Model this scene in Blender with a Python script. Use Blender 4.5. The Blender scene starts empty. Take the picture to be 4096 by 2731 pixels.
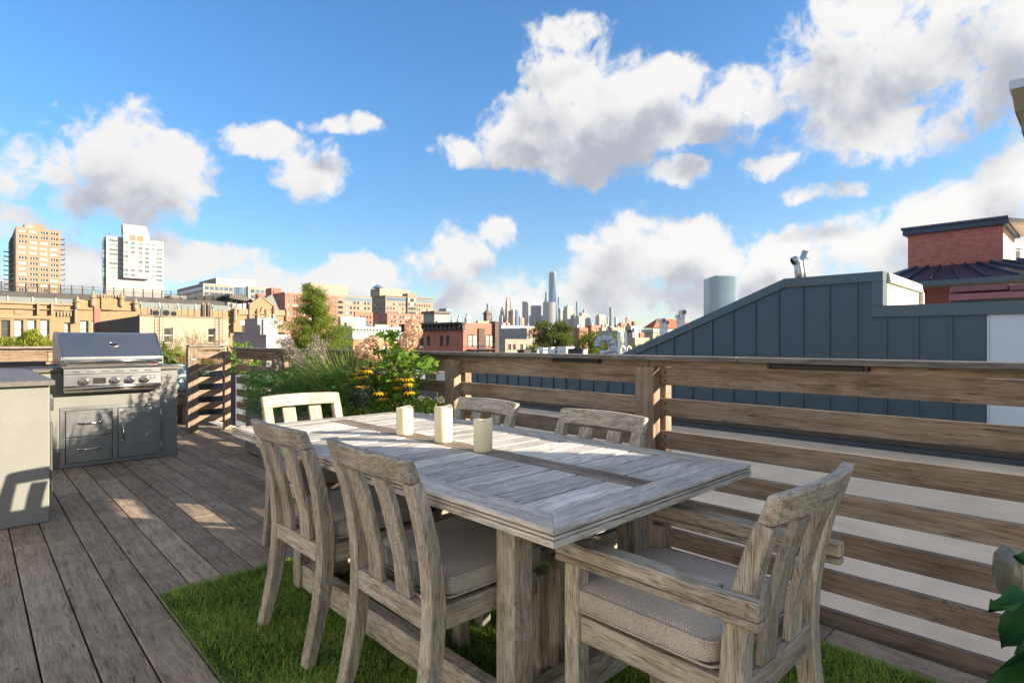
import bpy, bmesh, math, random
import numpy as np
from mathutils import Vector, Matrix
R = math.radians
random.seed(11)
RNG = np.random.default_rng(7)
sc = bpy.context.scene
col = sc.collection

# ---------------------------------------------------------------- camera
# World: X runs across the deck towards the long fence, Y runs along the deck boards, Z up, deck top at z = 0.
FPX, CX, CY, EYE = 2278.0, 2048.0, 1369.0, 1.15
YAW = math.atan2(2178, 2278)
cam_d = bpy.data.cameras.new('camera')
cam = bpy.data.objects.new('camera', cam_d)
col.objects.link(cam)
cam.location = (0, 0, EYE)
cam.rotation_euler = (R(90), 0, -YAW)
cam_d.sensor_width = 36.0
cam_d.lens = 36.0 * FPX / 4096.0
cam_d.shift_y = (1365.5 - CY) / 4096.0 * -1.0
cam_d.clip_start = 0.02
cam_d.clip_end = 60000
sc.camera = cam

# ---------------------------------------------------------------- sun, sky, exposure
SUN_EL = R(16.3)
SUN_H = Vector((0.59, -0.807)).normalized()          # horizontal direction towards the sun
SKY_STRENGTH = 0.14
sun_d = bpy.data.lights.new('sun', 'SUN')
sun_d.energy = 4.3
sun_d.angle = R(0.5)
sun_d.color = (1.0, 0.84, 0.64)
sun = bpy.data.objects.new('sun', sun_d)
col.objects.link(sun)
sv = Vector((SUN_H.x * math.cos(SUN_EL), SUN_H.y * math.cos(SUN_EL), math.sin(SUN_EL)))
sun.rotation_euler = sv.to_track_quat('Z', 'Y').to_euler()
sun.location = (10, -14, 8)
sc.view_settings.view_transform = 'Standard'
sc.view_settings.look = 'None'
sc.view_settings.gamma = 1
sc.view_settings.exposure = 1.8
sc.cycles.use_denoising = True
sc.cycles.max_bounces = 6
sc.cycles.diffuse_bounces = 3
sc.cycles.glossy_bounces = 3
sc.cycles.transmission_bounces = 3
sc.cycles.transparent_max_bounces = 4
sc.cycles.caustics_reflective = False
sc.cycles.caustics_refractive = False
sc.cycles.sample_clamp_indirect = 6

world = bpy.data.worlds.new('World')
sc.world = world
world.use_nodes = True


def azel(px, py):
    """azimuth (from +Y towards +X) and elevation of a direction measured in the photograph"""
    q, v = (px - CX) / FPX, (CY - py) / FPX
    return math.atan2(q, 1) + YAW, math.atan2(v, math.hypot(q, 1))


def N(nt, typ, **kw):
    n = nt.nodes.new(typ)
    for k, v in kw.items():
        if k == 'inp':
            for i, val in v.items():
                n.inputs[i].default_value = val
        else:
            setattr(n, k, v)
    return n


def build_world():
    nt = world.node_tree
    nt.nodes.clear()
    L = nt.links.new
    # --- cloud density group: direction -> density
    g = bpy.data.node_groups.new('cloud_density', 'ShaderNodeTree')
    g.interface.new_socket('Dir', in_out='INPUT', socket_type='NodeSocketVector')
    g.interface.new_socket('Density', in_out='OUTPUT', socket_type='NodeSocketFloat')
    g.interface.new_socket('Soft', in_out='OUTPUT', socket_type='NodeSocketFloat')
    gi, go = g.nodes.new('NodeGroupInput'), g.nodes.new('NodeGroupOutput')
    GL = g.links.new
    nz = N(g, 'ShaderNodeTexNoise', inp={'Scale': 7.0, 'Detail': 2.0, 'Roughness': 0.5})
    GL(gi.outputs[0], nz.inputs['Vector'])
    w1 = N(g, 'ShaderNodeVectorMath', operation='MULTIPLY_ADD')
    w1.inputs[1].default_value = (0.10, 0.10, 0.08)
    w1.inputs[2].default_value = (-0.05, -0.05, -0.04)
    GL(nz.outputs['Color'], w1.inputs[0])
    w2 = N(g, 'ShaderNodeVectorMath', operation='ADD')
    GL(gi.outputs[0], w2.inputs[0]); GL(w1.outputs[0], w2.inputs[1])
    sx = N(g, 'ShaderNodeSeparateXYZ'); GL(w2.outputs[0], sx.inputs[0])
    az = N(g, 'ShaderNodeMath', operation='ARCTAN2'); GL(sx.outputs[0], az.inputs[0]); GL(sx.outputs[1], az.inputs[1])
    el = N(g, 'ShaderNodeMath', operation='ARCSINE'); GL(sx.outputs[2], el.inputs[0])
    cx = N(g, 'ShaderNodeCombineXYZ'); GL(az.outputs[0], cx.inputs[0]); GL(el.outputs[0], cx.inputs[1])
    K = 4096 / 2352.0
    # cumulus masses (centre and half sizes measured on the photograph, turned into sky directions)
    blobs = [(110, 400, 150, 105), (270, 365, 150, 115), (390, 400, 115, 90), (250, 460, 210, 55),
             (30, 520, 130, 45), (600, 322, 90, 38), (722, 385, 72, 66), (790, 292, 62, 15),
             (1290, 50, 90, 42),
             (1300, 165, 115, 95), (1410, 255, 190, 120), (1205, 285, 105, 95), (1335, 365, 100, 58), (1048, 338, 66, 28), (1530, 190, 85, 75),
             (1715, 235, 120, 95), (1900, 130, 150, 150), (2120, 95, 270, 170), (1980, 290, 230, 95), (2290, 150, 190, 150), (1640, 285, 80, 34), (1790, 370, 80, 36),
             (1560, 392, 62, 34), (1910, 440, 115, 32), (2165, 292, 50, 18), (2290, 345, 70, 24),
             (1152, 548, 62, 44), (1010, 598, 100, 62), (830, 640, 160, 45), (640, 650, 130, 40), (480, 600, 150, 38), (170, 600, 100, 60),
             (1440, 590, 150, 82), (1590, 600, 130, 72), (1350, 690, 300, 62), (1720, 680, 300, 62), (1830, 600, 180, 62),
             (2010, 555, 140, 80), (2150, 490, 130, 78), (2310, 400, 120, 70), (2230, 600, 220, 110), (1020, 700, 220, 40), (200, 690, 400, 40)]
    prev = None
    for bx, by, hw, hh in blobs:
        wisp = 0.0 if min(hw, hh) > 30 else 0.85
        if wisp: hw, hh = hw * 1.7, hh * 1.7
        a0, e0 = azel(bx * K, by * K)
        a1, _ = azel((bx + hw) * K, by * K)
        _, e1 = azel(bx * K, (by - hh) * K)
        ix, iy = 1 / max(1e-3, abs(a1 - a0)), 1 / max(1e-3, abs(e1 - e0))
        m = N(g, 'ShaderNodeVectorMath', operation='MULTIPLY_ADD')
        m.inputs[1].default_value = (ix, iy, 0)
        m.inputs[2].default_value = (-a0 * ix, -e0 * iy, 0)
        GL(cx.outputs[0], m.inputs[0])
        d = N(g, 'ShaderNodeVectorMath', operation='DOT_PRODUCT')
        GL(m.outputs[0], d.inputs[0]); GL(m.outputs[0], d.inputs[1])
        if prev is None:
            prev = d.outputs['Value']
        elif wisp:
            ad = N(g, 'ShaderNodeMath', operation='ADD'); ad.inputs[1].default_value = wisp; GL(d.outputs['Value'], ad.inputs[0])
            mn = N(g, 'ShaderNodeMath', operation='SMOOTH_MIN'); mn.inputs[2].default_value = 0.35
            GL(prev, mn.inputs[0]); GL(ad.outputs[0], mn.inputs[1]); prev = mn.outputs[0]
        else:
            mn = N(g, 'ShaderNodeMath', operation='SMOOTH_MIN'); mn.inputs[2].default_value = 0.35
            GL(prev, mn.inputs[0]); GL(d.outputs['Value'], mn.inputs[1])
            prev = mn.outputs[0]
    # the same kind of cumulus goes on all round the sky
    gn = N(g, 'ShaderNodeTexNoise', inp={'Scale': 2.6, 'Detail': 1.0})
    GL(gi.outputs[0], gn.inputs['Vector'])
    ga = N(g, 'ShaderNodeMapRange', inp={1: 0.38, 2: 0.56, 3: 2.2, 4: 0.0})
    GL(gn.outputs['Fac'], ga.inputs[0])
    da = N(g, 'ShaderNodeMath', operation='SUBTRACT'); da.inputs[1].default_value = YAW; GL(az.outputs[0], da.inputs[0])
    dab = N(g, 'ShaderNodeMath', operation='ABSOLUTE'); GL(da.outputs[0], dab.inputs[0])
    mz = N(g, 'ShaderNodeMath', operation='MAXIMUM'); GL(dab.outputs[0], mz.inputs[0])
    el2 = N(g, 'ShaderNodeMath', operation='MULTIPLY_ADD'); el2.inputs[1].default_value = 1.0; el2.inputs[2].default_value = 0.22
    GL(el.outputs[0], el2.inputs[0]); GL(el2.outputs[0], mz.inputs[1])
    out_f = N(g, 'ShaderNodeMapRange', inp={1: 0.76, 2: 0.92, 3: 3.0, 4: 0.0}); GL(mz.outputs[0], out_f.inputs[0])
    gb = N(g, 'ShaderNodeMath', operation='ADD'); GL(ga.outputs[0], gb.inputs[0]); GL(out_f.outputs[0], gb.inputs[1])
    m2 = N(g, 'ShaderNodeMath', operation='MINIMUM'); GL(prev, m2.inputs[0]); GL(gb.outputs[0], m2.inputs[1])
    fn = N(g, 'ShaderNodeTexNoise', inp={'Scale': 8.0, 'Detail': 5.0, 'Roughness': 0.5})
    GL(gi.outputs[0], fn.inputs['Vector'])
    ds = N(g, 'ShaderNodeMath', operation='MULTIPLY_ADD'); ds.inputs[1].default_value = 4.2; ds.inputs[2].default_value = -2.5
    GL(fn.outputs['Fac'], ds.inputs[0])
    fn2 = N(g, 'ShaderNodeTexNoise', inp={'Scale': 34.0, 'Detail': 5.0, 'Roughness': 0.6})
    GL(w2.outputs[0], fn2.inputs['Vector'])
    ds2 = N(g, 'ShaderNodeMath', operation='MULTIPLY_ADD'); ds2.inputs[1].default_value = 2.9
    GL(fn2.outputs['Fac'], ds2.inputs[0]); GL(ds.outputs[0], ds2.inputs[2])
    sb = N(g, 'ShaderNodeMath', operation='SUBTRACT'); GL(ds2.outputs[0], sb.inputs[0]); GL(m2.outputs[0], sb.inputs[1])
    GL(sb.outputs[0], go.inputs[0])
    so = N(g, 'ShaderNodeMath', operation='SUBTRACT'); GL(ds.outputs[0], so.inputs[0]); GL(m2.outputs[0], so.inputs[1])
    so2 = N(g, 'ShaderNodeMath', operation='MULTIPLY_ADD'); so2.inputs[1].default_value = 0.9; GL(fn2.outputs['Fac'], so2.inputs[0]); GL(so.outputs[0], so2.inputs[2])
    GL(so2.outputs[0], go.inputs[1])
    # --- use it
    tc = N(nt, 'ShaderNodeTexCoord')
    nrm = N(nt, 'ShaderNodeVectorMath', operation='NORMALIZE'); L(tc.outputs['Generated'], nrm.inputs[0])
    d0 = N(nt, 'ShaderNodeGroup', node_tree=g); L(nrm.outputs[0], d0.inputs[0])
    up = N(nt, 'ShaderNodeVectorMath', operation='ADD'); up.inputs[1].default_value = (0.02, -0.012, 0.062)
    L(nrm.outputs[0], up.inputs[0])
    d1 = N(nt, 'ShaderNodeGroup', node_tree=g); L(up.outputs[0], d1.inputs[0])
    mask = N(nt, 'ShaderNodeMapRange', interpolation_type='SMOOTHSTEP', inp={1: -0.5, 2: 0.62, 3: 0.0, 4: 1.0}); L(d0.outputs[0], mask.inputs[0])
    thick = N(nt, 'ShaderNodeMapRange', interpolation_type='SMOOTHSTEP', inp={1: -1.35, 2: 0.55, 3: 0.0, 4: 1.0}); L(d1.outputs[1], thick.inputs[0])
    ccol = N(nt, 'ShaderNodeValToRGB'); L(thick.outputs[0], ccol.inputs[0])
    e = ccol.color_ramp.elements
    e[0].position = 0.0; e[0].color = (0.93, 0.92, 0.91, 1)
    e[1].position = 0.92; e[1].color = (0.43, 0.46, 0.54, 1)
    em = ccol.color_ramp.elements.new(0.45); em.color = (0.74, 0.75, 0.775, 1)
    sky = N(nt, 'ShaderNodeTexSky', sky_type='NISHITA', sun_disc=False)
    sky.sun_elevation = SUN_EL
    sky.sun_rotation = math.atan2(SUN_H.x, SUN_H.y)
    sky.altitude = 20
    sky.air_density = 1.0
    sky.dust_density = 0.15
    sky.ozone_density = 3.5
    sz_ = N(nt, 'ShaderNodeSeparateXYZ'); L(nrm.outputs[0], sz_.inputs[0])
    low = N(nt, 'ShaderNodeMapRange', interpolation_type='SMOOTHSTEP', inp={1: 0.0, 2: 0.45, 3: 0.74, 4: 1.0}); L(sz_.outputs[2], low.inputs[0])
    hs = N(nt, 'ShaderNodeHueSaturation', inp={'Saturation': 1.2, 'Value': 0.545}); L(sky.outputs[0], hs.inputs['Color'])
    lp = N(nt, 'ShaderNodeVectorMath', operation='SCALE'); lp.inputs['Scale'].default_value = CLOUD_GAIN / SKY_STRENGTH
    L(ccol.outputs[0], lp.inputs[0])
    mix = N(nt, 'ShaderNodeMix', data_type='RGBA')
    L(mask.outputs[0], mix.inputs['Factor']); lw_ = N(nt, 'ShaderNodeVectorMath', operation='SCALE'); L(hs.outputs[0], lw_.inputs[0]); L(low.outputs[0], lw_.inputs['Scale']); L(lw_.outputs[0], mix.inputs['A']); L(lp.outputs[0], mix.inputs['B'])
    bg = N(nt, 'ShaderNodeBackground', inp={'Strength': SKY_STRENGTH}); L(mix.outputs['Result'], bg.inputs['Color'])
    ow = N(nt, 'ShaderNodeOutputWorld'); L(bg.outputs[0], ow.inputs[0])


CLOUD_GAIN = 0.287
build_world()
world.cycles.sampling_method = 'MANUAL'
world.cycles.sample_map_resolution = 512

# ---------------------------------------------------------------- helpers
RIGHT = Vector((math.cos(YAW), -math.sin(YAW), 0))
FWD = Vector((math.sin(YAW), math.cos(YAW), 0))


def ray(px, py):
    return RIGHT * ((px - CX) / FPX) + FWD + Vector((0, 0, (CY - py) / FPX))


def at_z(px, py, z):
    r = ray(px, py); return r * ((z - EYE) / r.z) + Vector((0, 0, EYE))


def at_x(px, py, x):
    r = ray(px, py); return r * (x / r.x) + Vector((0, 0, EYE))


def at_y(px, py, y):
    r = ray(px, py); return r * (y / r.y) + Vector((0, 0, EYE))


def at_d(px, py, d):
    return ray(px, py) * d + Vector((0, 0, EYE))


def tag(o, label=None, cat=None, group=None, kind=None):
    if label: o['label'] = label
    if cat: o['category'] = cat
    if group: o['group'] = group
    if kind: o['kind'] = kind
    return o


ORG = {}


def thing(name, label, cat, loc=(0, 0, 0), rz=0.0, group=None, kind=None):
    o = bpy.data.objects.new(name, None)
    col.objects.link(o)
    o.location = loc
    o.rotation_euler = (0, 0, rz)
    o.empty_display_size = 0.1
    ORG[o.name] = Vector(loc)
    return tag(o, label, cat, group, kind)


def origin_of(o):
    return ORG.get(o.name, Vector((0, 0, 0))) if o else Vector((0, 0, 0))


class MB:
    """collects faces for ONE mesh object"""
    def __init__(s):
        s.v, s.f, s.m = [], [], []

    def add(s, vs, fs, mi=0):
        b = len(s.v)
        s.v += [tuple(p) for p in vs]
        for f in fs:
            s.f.append([b + i for i in f]); s.m.append(mi)
        return s

    def box(s, x0, y0, z0, x1, y1, z1, mi=0):
        if x0 > x1: x0, x1 = x1, x0
        if y0 > y1: y0, y1 = y1, y0
        if z0 > z1: z0, z1 = z1, z0
        return s.add([(x0, y0, z0), (x1, y0, z0), (x1, y1, z0), (x0, y1, z0), (x0, y0, z1), (x1, y0, z1), (x1, y1, z1), (x0, y1, z1)],
                     [(0, 3, 2, 1), (4, 5, 6, 7), (0, 1, 5, 4), (1, 2, 6, 5), (2, 3, 7, 6), (3, 0, 4, 7)], mi)

    def hexa(s, p, mi=0):
        """8 points: bottom ring 0-3 and top ring 4-7, counter-clockwise from above"""
        return s.add(p, [(0, 3, 2, 1), (4, 5, 6, 7), (0, 1, 5, 4), (1, 2, 6, 5), (2, 3, 7, 6), (3, 0, 4, 7)], mi)

    def bar(s, a, b, w, h, up=(0, 0, 1), mi=0):
        a, b = Vector(a), Vector(b)
        d = (b - a).normalized(); u = Vector(up)
        if abs(d.dot(u)) > 0.99: u = Vector((1, 0, 0))
        x = d.cross(u).normalized(); u = x.cross(d)
        c = [(-w / 2, -h / 2), (w / 2, -h / 2), (w / 2, h / 2), (-w / 2, h / 2)]
        return s.add([a + x * i + u * j for i, j in c] + [b + x * i + u * j for i, j in c],
                     [(0, 1, 2, 3), (7, 6, 5, 4), (0, 4, 5, 1), (1, 5, 6, 2), (2, 6, 7, 3), (3, 7, 4, 0)], mi)

    def tube(s, pts, r, n=8, mi=0, cap=True):
        pts = [Vector(p) for p in pts]
        rs = r if isinstance(r, (list, tuple)) else [r] * len(pts)
        rings, u = [], None
        for i, p in enumerate(pts):
            t = (pts[min(i + 1, len(pts) - 1)] - pts[max(i - 1, 0)]).normalized()
            if u is None:
                u = t.cross(Vector((0, 0, 1)) if abs(t.z) < 0.9 else Vector((1, 0, 0))).normalized()
            else:
                u = (u - t * u.dot(t)).normalized()
            w = t.cross(u)
            rings.append([p + (u * math.cos(2 * math.pi * k / n) + w * math.sin(2 * math.pi * k / n)) * rs[i] for k in range(n)])
        vs = [v for g in rings for v in g]
        fs = [(i * n + k, i * n + (k + 1) % n, (i + 1) * n + (k + 1) % n, (i + 1) * n + k) for i in range(len(pts) - 1) for k in range(n)]
        if cap:
            fs += [tuple(range(n - 1, -1, -1)), tuple((len(pts) - 1) * n + k for k in range(n))]
        return s.add(vs, fs, mi)

    def lathe(s, prof, n=24, c=(0, 0, 0), axis='z', mi=0):
        """profile of (radius, height) points"""
        vs = []
        for r, h in prof:
            for k in range(n):
                a = 2 * math.pi * k / n
                p = (r * math.cos(a), r * math.sin(a), h)
                if axis == 'y': p = (p[0], -p[2], p[1])
                if axis == 'x': p = (-p[2], p[0], p[1])
                vs.append((c[0] + p[0], c[1] + p[1], c[2] + p[2]))
        fs = [(i * n + k, i * n + (k + 1) % n, (i + 1) * n + (k + 1) % n, (i + 1) * n + k) for i in range(len(prof) - 1) for k in range(n)]
        fs += [tuple(range(n - 1, -1, -1)), tuple((len(prof) - 1) * n + k for k in range(n))]
        return s.add(vs, fs, mi)

    def prism(s, poly, axis, a, b, mi=0):
        """polygon (2D) extruded along an axis from a to b; axis x: poly=(y,z), y: poly=(x,z), z: poly=(x,y)"""
        def P(p, t):
            return {'x': (t, p[0], p[1]), 'y': (p[0], t, p[1]), 'z': (p[0], p[1], t)}[axis]
        n = len(poly)
        vs = [P(p, a) for p in poly] + [P(p, b) for p in poly]
        return s.add(vs, [tuple(range(n)), tuple(range(2 * n - 1, n - 1, -1))] + [(i, n + i, n + (i + 1) % n, (i + 1) % n) for i in range(n)], mi)

    def build(s, name, mats, parent=None, bevel=0.0, smooth=False, seg=1, kind=None, world=True):
        me = bpy.data.meshes.new(name)
        o0 = origin_of(parent) if world else Vector((0, 0, 0))
        me.from_pydata([(p[0] - o0.x, p[1] - o0.y, p[2] - o0.z) for p in s.v], [], s.f)
        if not isinstance(mats, (list, tuple)): mats = [mats]
        for m in mats: me.materials.append(m)
        if any(s.m): me.polygons.foreach_set('material_index', s.m)
        fix_normals(me)
        if smooth: me.polygons.foreach_set('use_smooth', [True] * len(me.polygons))
        me.update()
        return link(name, me, parent, bevel, seg, kind)


def fix_normals(me):
    bm = bmesh.new(); bm.from_mesh(me)
    bmesh.ops.recalc_face_normals(bm, faces=bm.faces)
    bm.to_mesh(me); bm.free()


def link(name, me, parent=None, bevel=0.0, seg=1, kind=None):
    o = bpy.data.objects.new(name, me)
    col.objects.link(o)
    if parent is not None:
        o.parent = parent
        ORG[o.name] = origin_of(parent)
    if bevel:
        b = o.modifiers.new('bevel', 'BEVEL'); b.width = bevel; b.segments = seg; b.limit_method = 'ANGLE'; b.angle_limit = R(40)
        b.harden_normals = False
    if kind: o['kind'] = kind
    return o


def copy_tree(o, parent=None):
    c = o.copy(); col.objects.link(c); c.parent = parent
    for ch in [k for k in KIDS.get(o.name, [])]:
        copy_tree(ch, c)
    return c


KIDS = {}


def index_kids():
    KIDS.clear()
    for o in bpy.data.objects:
        if o.parent: KIDS.setdefault(o.parent.name, []).append(o)


def np_mesh(name, V, F, mat, parent=None, kind=None, smooth=False, world=True):
    """V (n,3), F (m,k) all faces with k corners"""
    V = np.asarray(V, dtype=np.float32).reshape(-1, 3); F = np.asarray(F, dtype=np.int32)
    if world and parent is not None:
        o0 = origin_of(parent); V = V - np.array([o0.x, o0.y, o0.z], dtype=np.float32)
    me = bpy.data.meshes.new(name)
    me.vertices.add(len(V)); me.vertices.foreach_set('co', V.ravel())
    k = F.shape[1]
    me.loops.add(F.size); me.loops.foreach_set('vertex_index', F.ravel())
    me.polygons.add(len(F)); me.polygons.foreach_set('loop_start', np.arange(0, F.size, k, dtype=np.int32))
    me.update(calc_edges=True)
    if smooth: me.polygons.foreach_set('use_smooth', np.ones(len(F), dtype=bool))
    for m in (mat if isinstance(mat, (list, tuple)) else [mat]): me.materials.append(m)
    return link(name, me, parent, kind=kind)


def unit(a):
    return a / np.maximum(1e-9, np.linalg.norm(a, axis=-1, keepdims=True))


def leaf_cards(P, Dir, L, W, fold=0.25, droop=0.0, nrm=None):
    """leaves: base points P, directions Dir, lengths L, widths W -> V, F (each leaf two quads, folded along the rib)"""
    n = len(P)
    Dir = unit(Dir)
    if nrm is None: nrm = RNG.normal(size=(n, 3)) * 0.6 + np.array([0, 0, 0.7])
    S = unit(np.cross(Dir, nrm)); U = unit(np.cross(S, Dir))
    L = np.broadcast_to(L, (n,))[:, None]; W = np.broadcast_to(W, (n,))[:, None]
    mid = P + Dir * L * 0.45 + U * L * 0.06
    tip = P + Dir * L - U * L * droop
    lf = mid + S * W * 0.5 + U * W * fold
    rt = mid - S * W * 0.5 + U * W * fold
    V = np.stack([P, lf, tip, rt, mid], 1).reshape(-1, 3)
    b = (np.arange(n) * 5)[:, None]
    F = np.concatenate([b + np.array([0, 4, 2, 1]), b + np.array([0, 3, 2, 4])], 0)
    return V, F


def blades(P, Dir, L, W, bend, segs=3):
    """arching grass blades; bend is how far the tip falls (fraction of the length)"""
    n = len(P); Dir = unit(Dir)
    hz = Dir.copy(); hz[:, 2] = 0
    hz = unit(hz + RNG.normal(size=(n, 3)) * np.array([0.05, 0.05, 0]))
    S = np.stack([-hz[:, 1], hz[:, 0], np.zeros(n)], 1)
    L = np.broadcast_to(L, (n,))[:, None]; W = np.broadcast_to(W, (n,))[:, None]; bend = np.broadcast_to(bend, (n,))[:, None]
    rows = []
    for i in range(segs + 1):
        t = i / segs
        c = P + Dir * L * t + hz * L * bend * t * t * 0.7 - np.array([0, 0, 1]) * L * bend * t * t * 0.85
        w = W * (1 - t) ** 0.7 * 0.5 if i < segs else W * 0.03
        rows += [c - S * w, c + S * w]
    k = 2 * (segs + 1)
    V = np.stack(rows, 1).reshape(-1, 3)
    b = (np.arange(n) * k)[:, None]
    F = np.concatenate([b + np.array([2 * i, 2 * i + 1, 2 * i + 3, 2 * i + 2]) for i in range(segs)], 0)
    return V, F


# ---------------------------------------------------------------- materials
M = {}


def mat(name):
    m = bpy.data.materials.new(name); m.use_nodes = True
    nt = m.node_tree
    b = nt.nodes['Principled BSDF']
    M[name] = m
    return m, nt, b, nt.links.new


def ramp(nt, fac, stops):
    r = N(nt, 'ShaderNodeValToRGB')
    e = r.color_ramp.elements
    while len(e) < len(stops): e.new(0.5)
    for i, (p, c) in enumerate(stops):
        e[i].position = p; e[i].color = (*c, 1)
    nt.links.new(fac, r.inputs[0])
    return r.outputs[0]


def coords(nt, scale=(1, 1, 1), rnd=20.0):
    tc = N(nt, 'ShaderNodeTexCoord')
    oi = N(nt, 'ShaderNodeObjectInfo')
    a = N(nt, 'ShaderNodeVectorMath', operation='MULTIPLY_ADD')
    a.inputs[1].default_value = (rnd, rnd * 0.7, rnd * 1.3)
    cb = N(nt, 'ShaderNodeCombineXYZ')
    for i in range(3): nt.links.new(oi.outputs['Random'], cb.inputs[i])
    nt.links.new(cb.outputs[0], a.inputs[0]); nt.links.new(tc.outputs['Object'], a.inputs[2])
    s = N(nt, 'ShaderNodeVectorMath', operation='MULTIPLY'); s.inputs[1].default_value = scale
    nt.links.new(a.outputs[0], s.inputs[0])
    return s.outputs[0], oi.outputs['Random'], a.outputs[0]


def noise(nt, vec, scale, detail=4, rough=0.55, dist=0.0):
    n = N(nt, 'ShaderNodeTexNoise', inp={'Scale': scale, 'Detail': detail, 'Roughness': rough, 'Distortion': dist})
    nt.links.new(vec, n.inputs['Vector'])
    return n.outputs['Fac']


def mixc(nt, fac, a, b, mode='MIX'):
    m = N(nt, 'ShaderNodeMix', data_type='RGBA', blend_type=mode)
    for sock, v in (('Factor', fac), ('A', a), ('B', b)):
        if isinstance(v, (int, float)): m.inputs[sock].default_value = v
        elif isinstance(v, tuple): m.inputs[sock].default_value = (*v, 1)
        else: nt.links.new(v, m.inputs[sock])
    return m.outputs['Result']


def bump(nt, b, h, strength, dist=0.01):
    bp = N(nt, 'ShaderNodeBump', inp={'Strength': strength, 'Distance': dist})
    nt.links.new(h, bp.inputs['Height']); nt.links.new(bp.outputs[0], b.inputs['Normal'])


def mathn(nt, op, a, b=None, c=None):
    m = N(nt, 'ShaderNodeMath', operation=op)
    for i, v in enumerate((a, b, c)):
        if v is None: continue
        if isinstance(v, (int, float)): m.inputs[i].default_value = v
        else: nt.links.new(v, m.inputs[i])
    return m.outputs[0]


def wood(name, axis, dark, mid, light, rough=0.75, vary=0.25, fine=1.0, stain=None, spec=0.3):
    """weathered hardwood, grain along the given axis"""
    m, nt, b, L = mat(name)
    sx = {'x': (0.045, 1, 1), 'y': (1, 0.045, 1), 'z': (1, 1, 0.045)}[axis]
    vec, rnd, raw = coords(nt, sx)
    warp = noise(nt, raw, 2.2, 2)
    wv = N(nt, 'ShaderNodeVectorMath', operation='MULTIPLY_ADD')
    wv.inputs[1].default_value = (0.05, 0.05, 0.05); wc = N(nt, 'ShaderNodeCombineXYZ')
    wr = mathn(nt, 'MULTIPLY', warp, mathn(nt, 'MULTIPLY_ADD', mathn(nt, 'FRACT', mathn(nt, 'MULTIPLY', rnd, 17.3)), 4.2, 0.5))
    for i in range(3): L(wr, wc.inputs[i])
    L(wc.outputs[0], wv.inputs[0]); L(vec, wv.inputs[2])
    g1 = noise(nt, wv.outputs[0], 34 * fine, 5, 0.62, 0.25)
    g2 = noise(nt, vec, 210 * fine, 3, 0.65)
    g3 = noise(nt, raw, 5.0, 4, 0.6)
    g = mathn(nt, 'MULTIPLY_ADD', g2, 0.55, mathn(nt, 'MULTIPLY', g1, 0.45))
    c = ramp(nt, g, [(0.36, dark), (0.49, mid), (0.64, light)])
    blot = ramp(nt, g3, [(0.25, (0.60, 0.57, 0.54)), (0.55, (1, 1, 1)), (0.8, (1.14, 1.12, 1.1))])
    c = mixc(nt, 0.8, c, blot, 'MULTIPLY')
    crk = noise(nt, wv.outputs[0], 75 * fine, 2, 0.5)
    ck = N(nt, 'ShaderNodeMapRange', interpolation_type='SMOOTHSTEP', inp={1: 0.27, 2: 0.34, 3: 0.4, 4: 1.0}); L(crk, ck.inputs[0])
    cs = N(nt, 'ShaderNodeVectorMath', operation='SCALE'); L(c, cs.inputs[0]); L(ck.outputs[0], cs.inputs['Scale']); c = cs.outputs[0]
    bri = mathn(nt, 'MULTIPLY_ADD', rnd, 2 * vary, 1 - vary)
    sc_ = N(nt, 'ShaderNodeVectorMath', operation='SCALE'); L(c, sc_.inputs[0]); L(bri, sc_.inputs['Scale'])
    c = sc_.outputs[0]
    if stain:
        s1 = noise(nt, vec, 9, 3, 0.5, 2.0)
        sm = N(nt, 'ShaderNodeMapRange', interpolation_type='SMOOTHSTEP', inp={1: 0.57, 2: 0.72, 3: 0, 4: 0.75}); L(s1, sm.inputs[0])
        c = mixc(nt, sm.outputs[0], c, stain)
    L(c, b.inputs['Base Color'])
    rr = mathn(nt, 'MULTIPLY_ADD', g, -0.25, rough + 0.12); L(rr, b.inputs['Roughness'])
    b.inputs['Specular IOR Level'].default_value = spec
    bump(nt, b, g, 0.55, 0.004)
    return m


def plain(name, c, rough=0.6, metal=0.0, spec=0.4, nscale=6.0, namt=0.15, bmp=0.0, bscale=40, vary=0.0):
    m, nt, b, L = mat(name)
    vec, rnd, raw = coords(nt, rnd=9.0)
    n1 = noise(nt, vec, nscale, 5, 0.6)
    lo = tuple(k * (1 - namt) for k in c); hi = tuple(min(1, k * (1 + namt)) for k in c)
    cc = ramp(nt, n1, [(0.3, lo), (0.7, hi)])
    if vary:
        sc_ = N(nt, 'ShaderNodeVectorMath', operation='SCALE'); L(cc, sc_.inputs[0])
        L(mathn(nt, 'MULTIPLY_ADD', rnd, 2 * vary, 1 - vary), sc_.inputs['Scale']); cc = sc_.outputs[0]
    L(cc, b.inputs['Base Color'])
    L(mathn(nt, 'MULTIPLY_ADD', n1, 0.15, rough - 0.07), b.inputs['Roughness'])
    b.inputs['Metallic'].default_value = metal
    b.inputs['Specular IOR Level'].default_value = spec
    if bmp: bump(nt, b, noise(nt, vec, bscale, 4, 0.6), bmp, 0.01)
    return m


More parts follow.
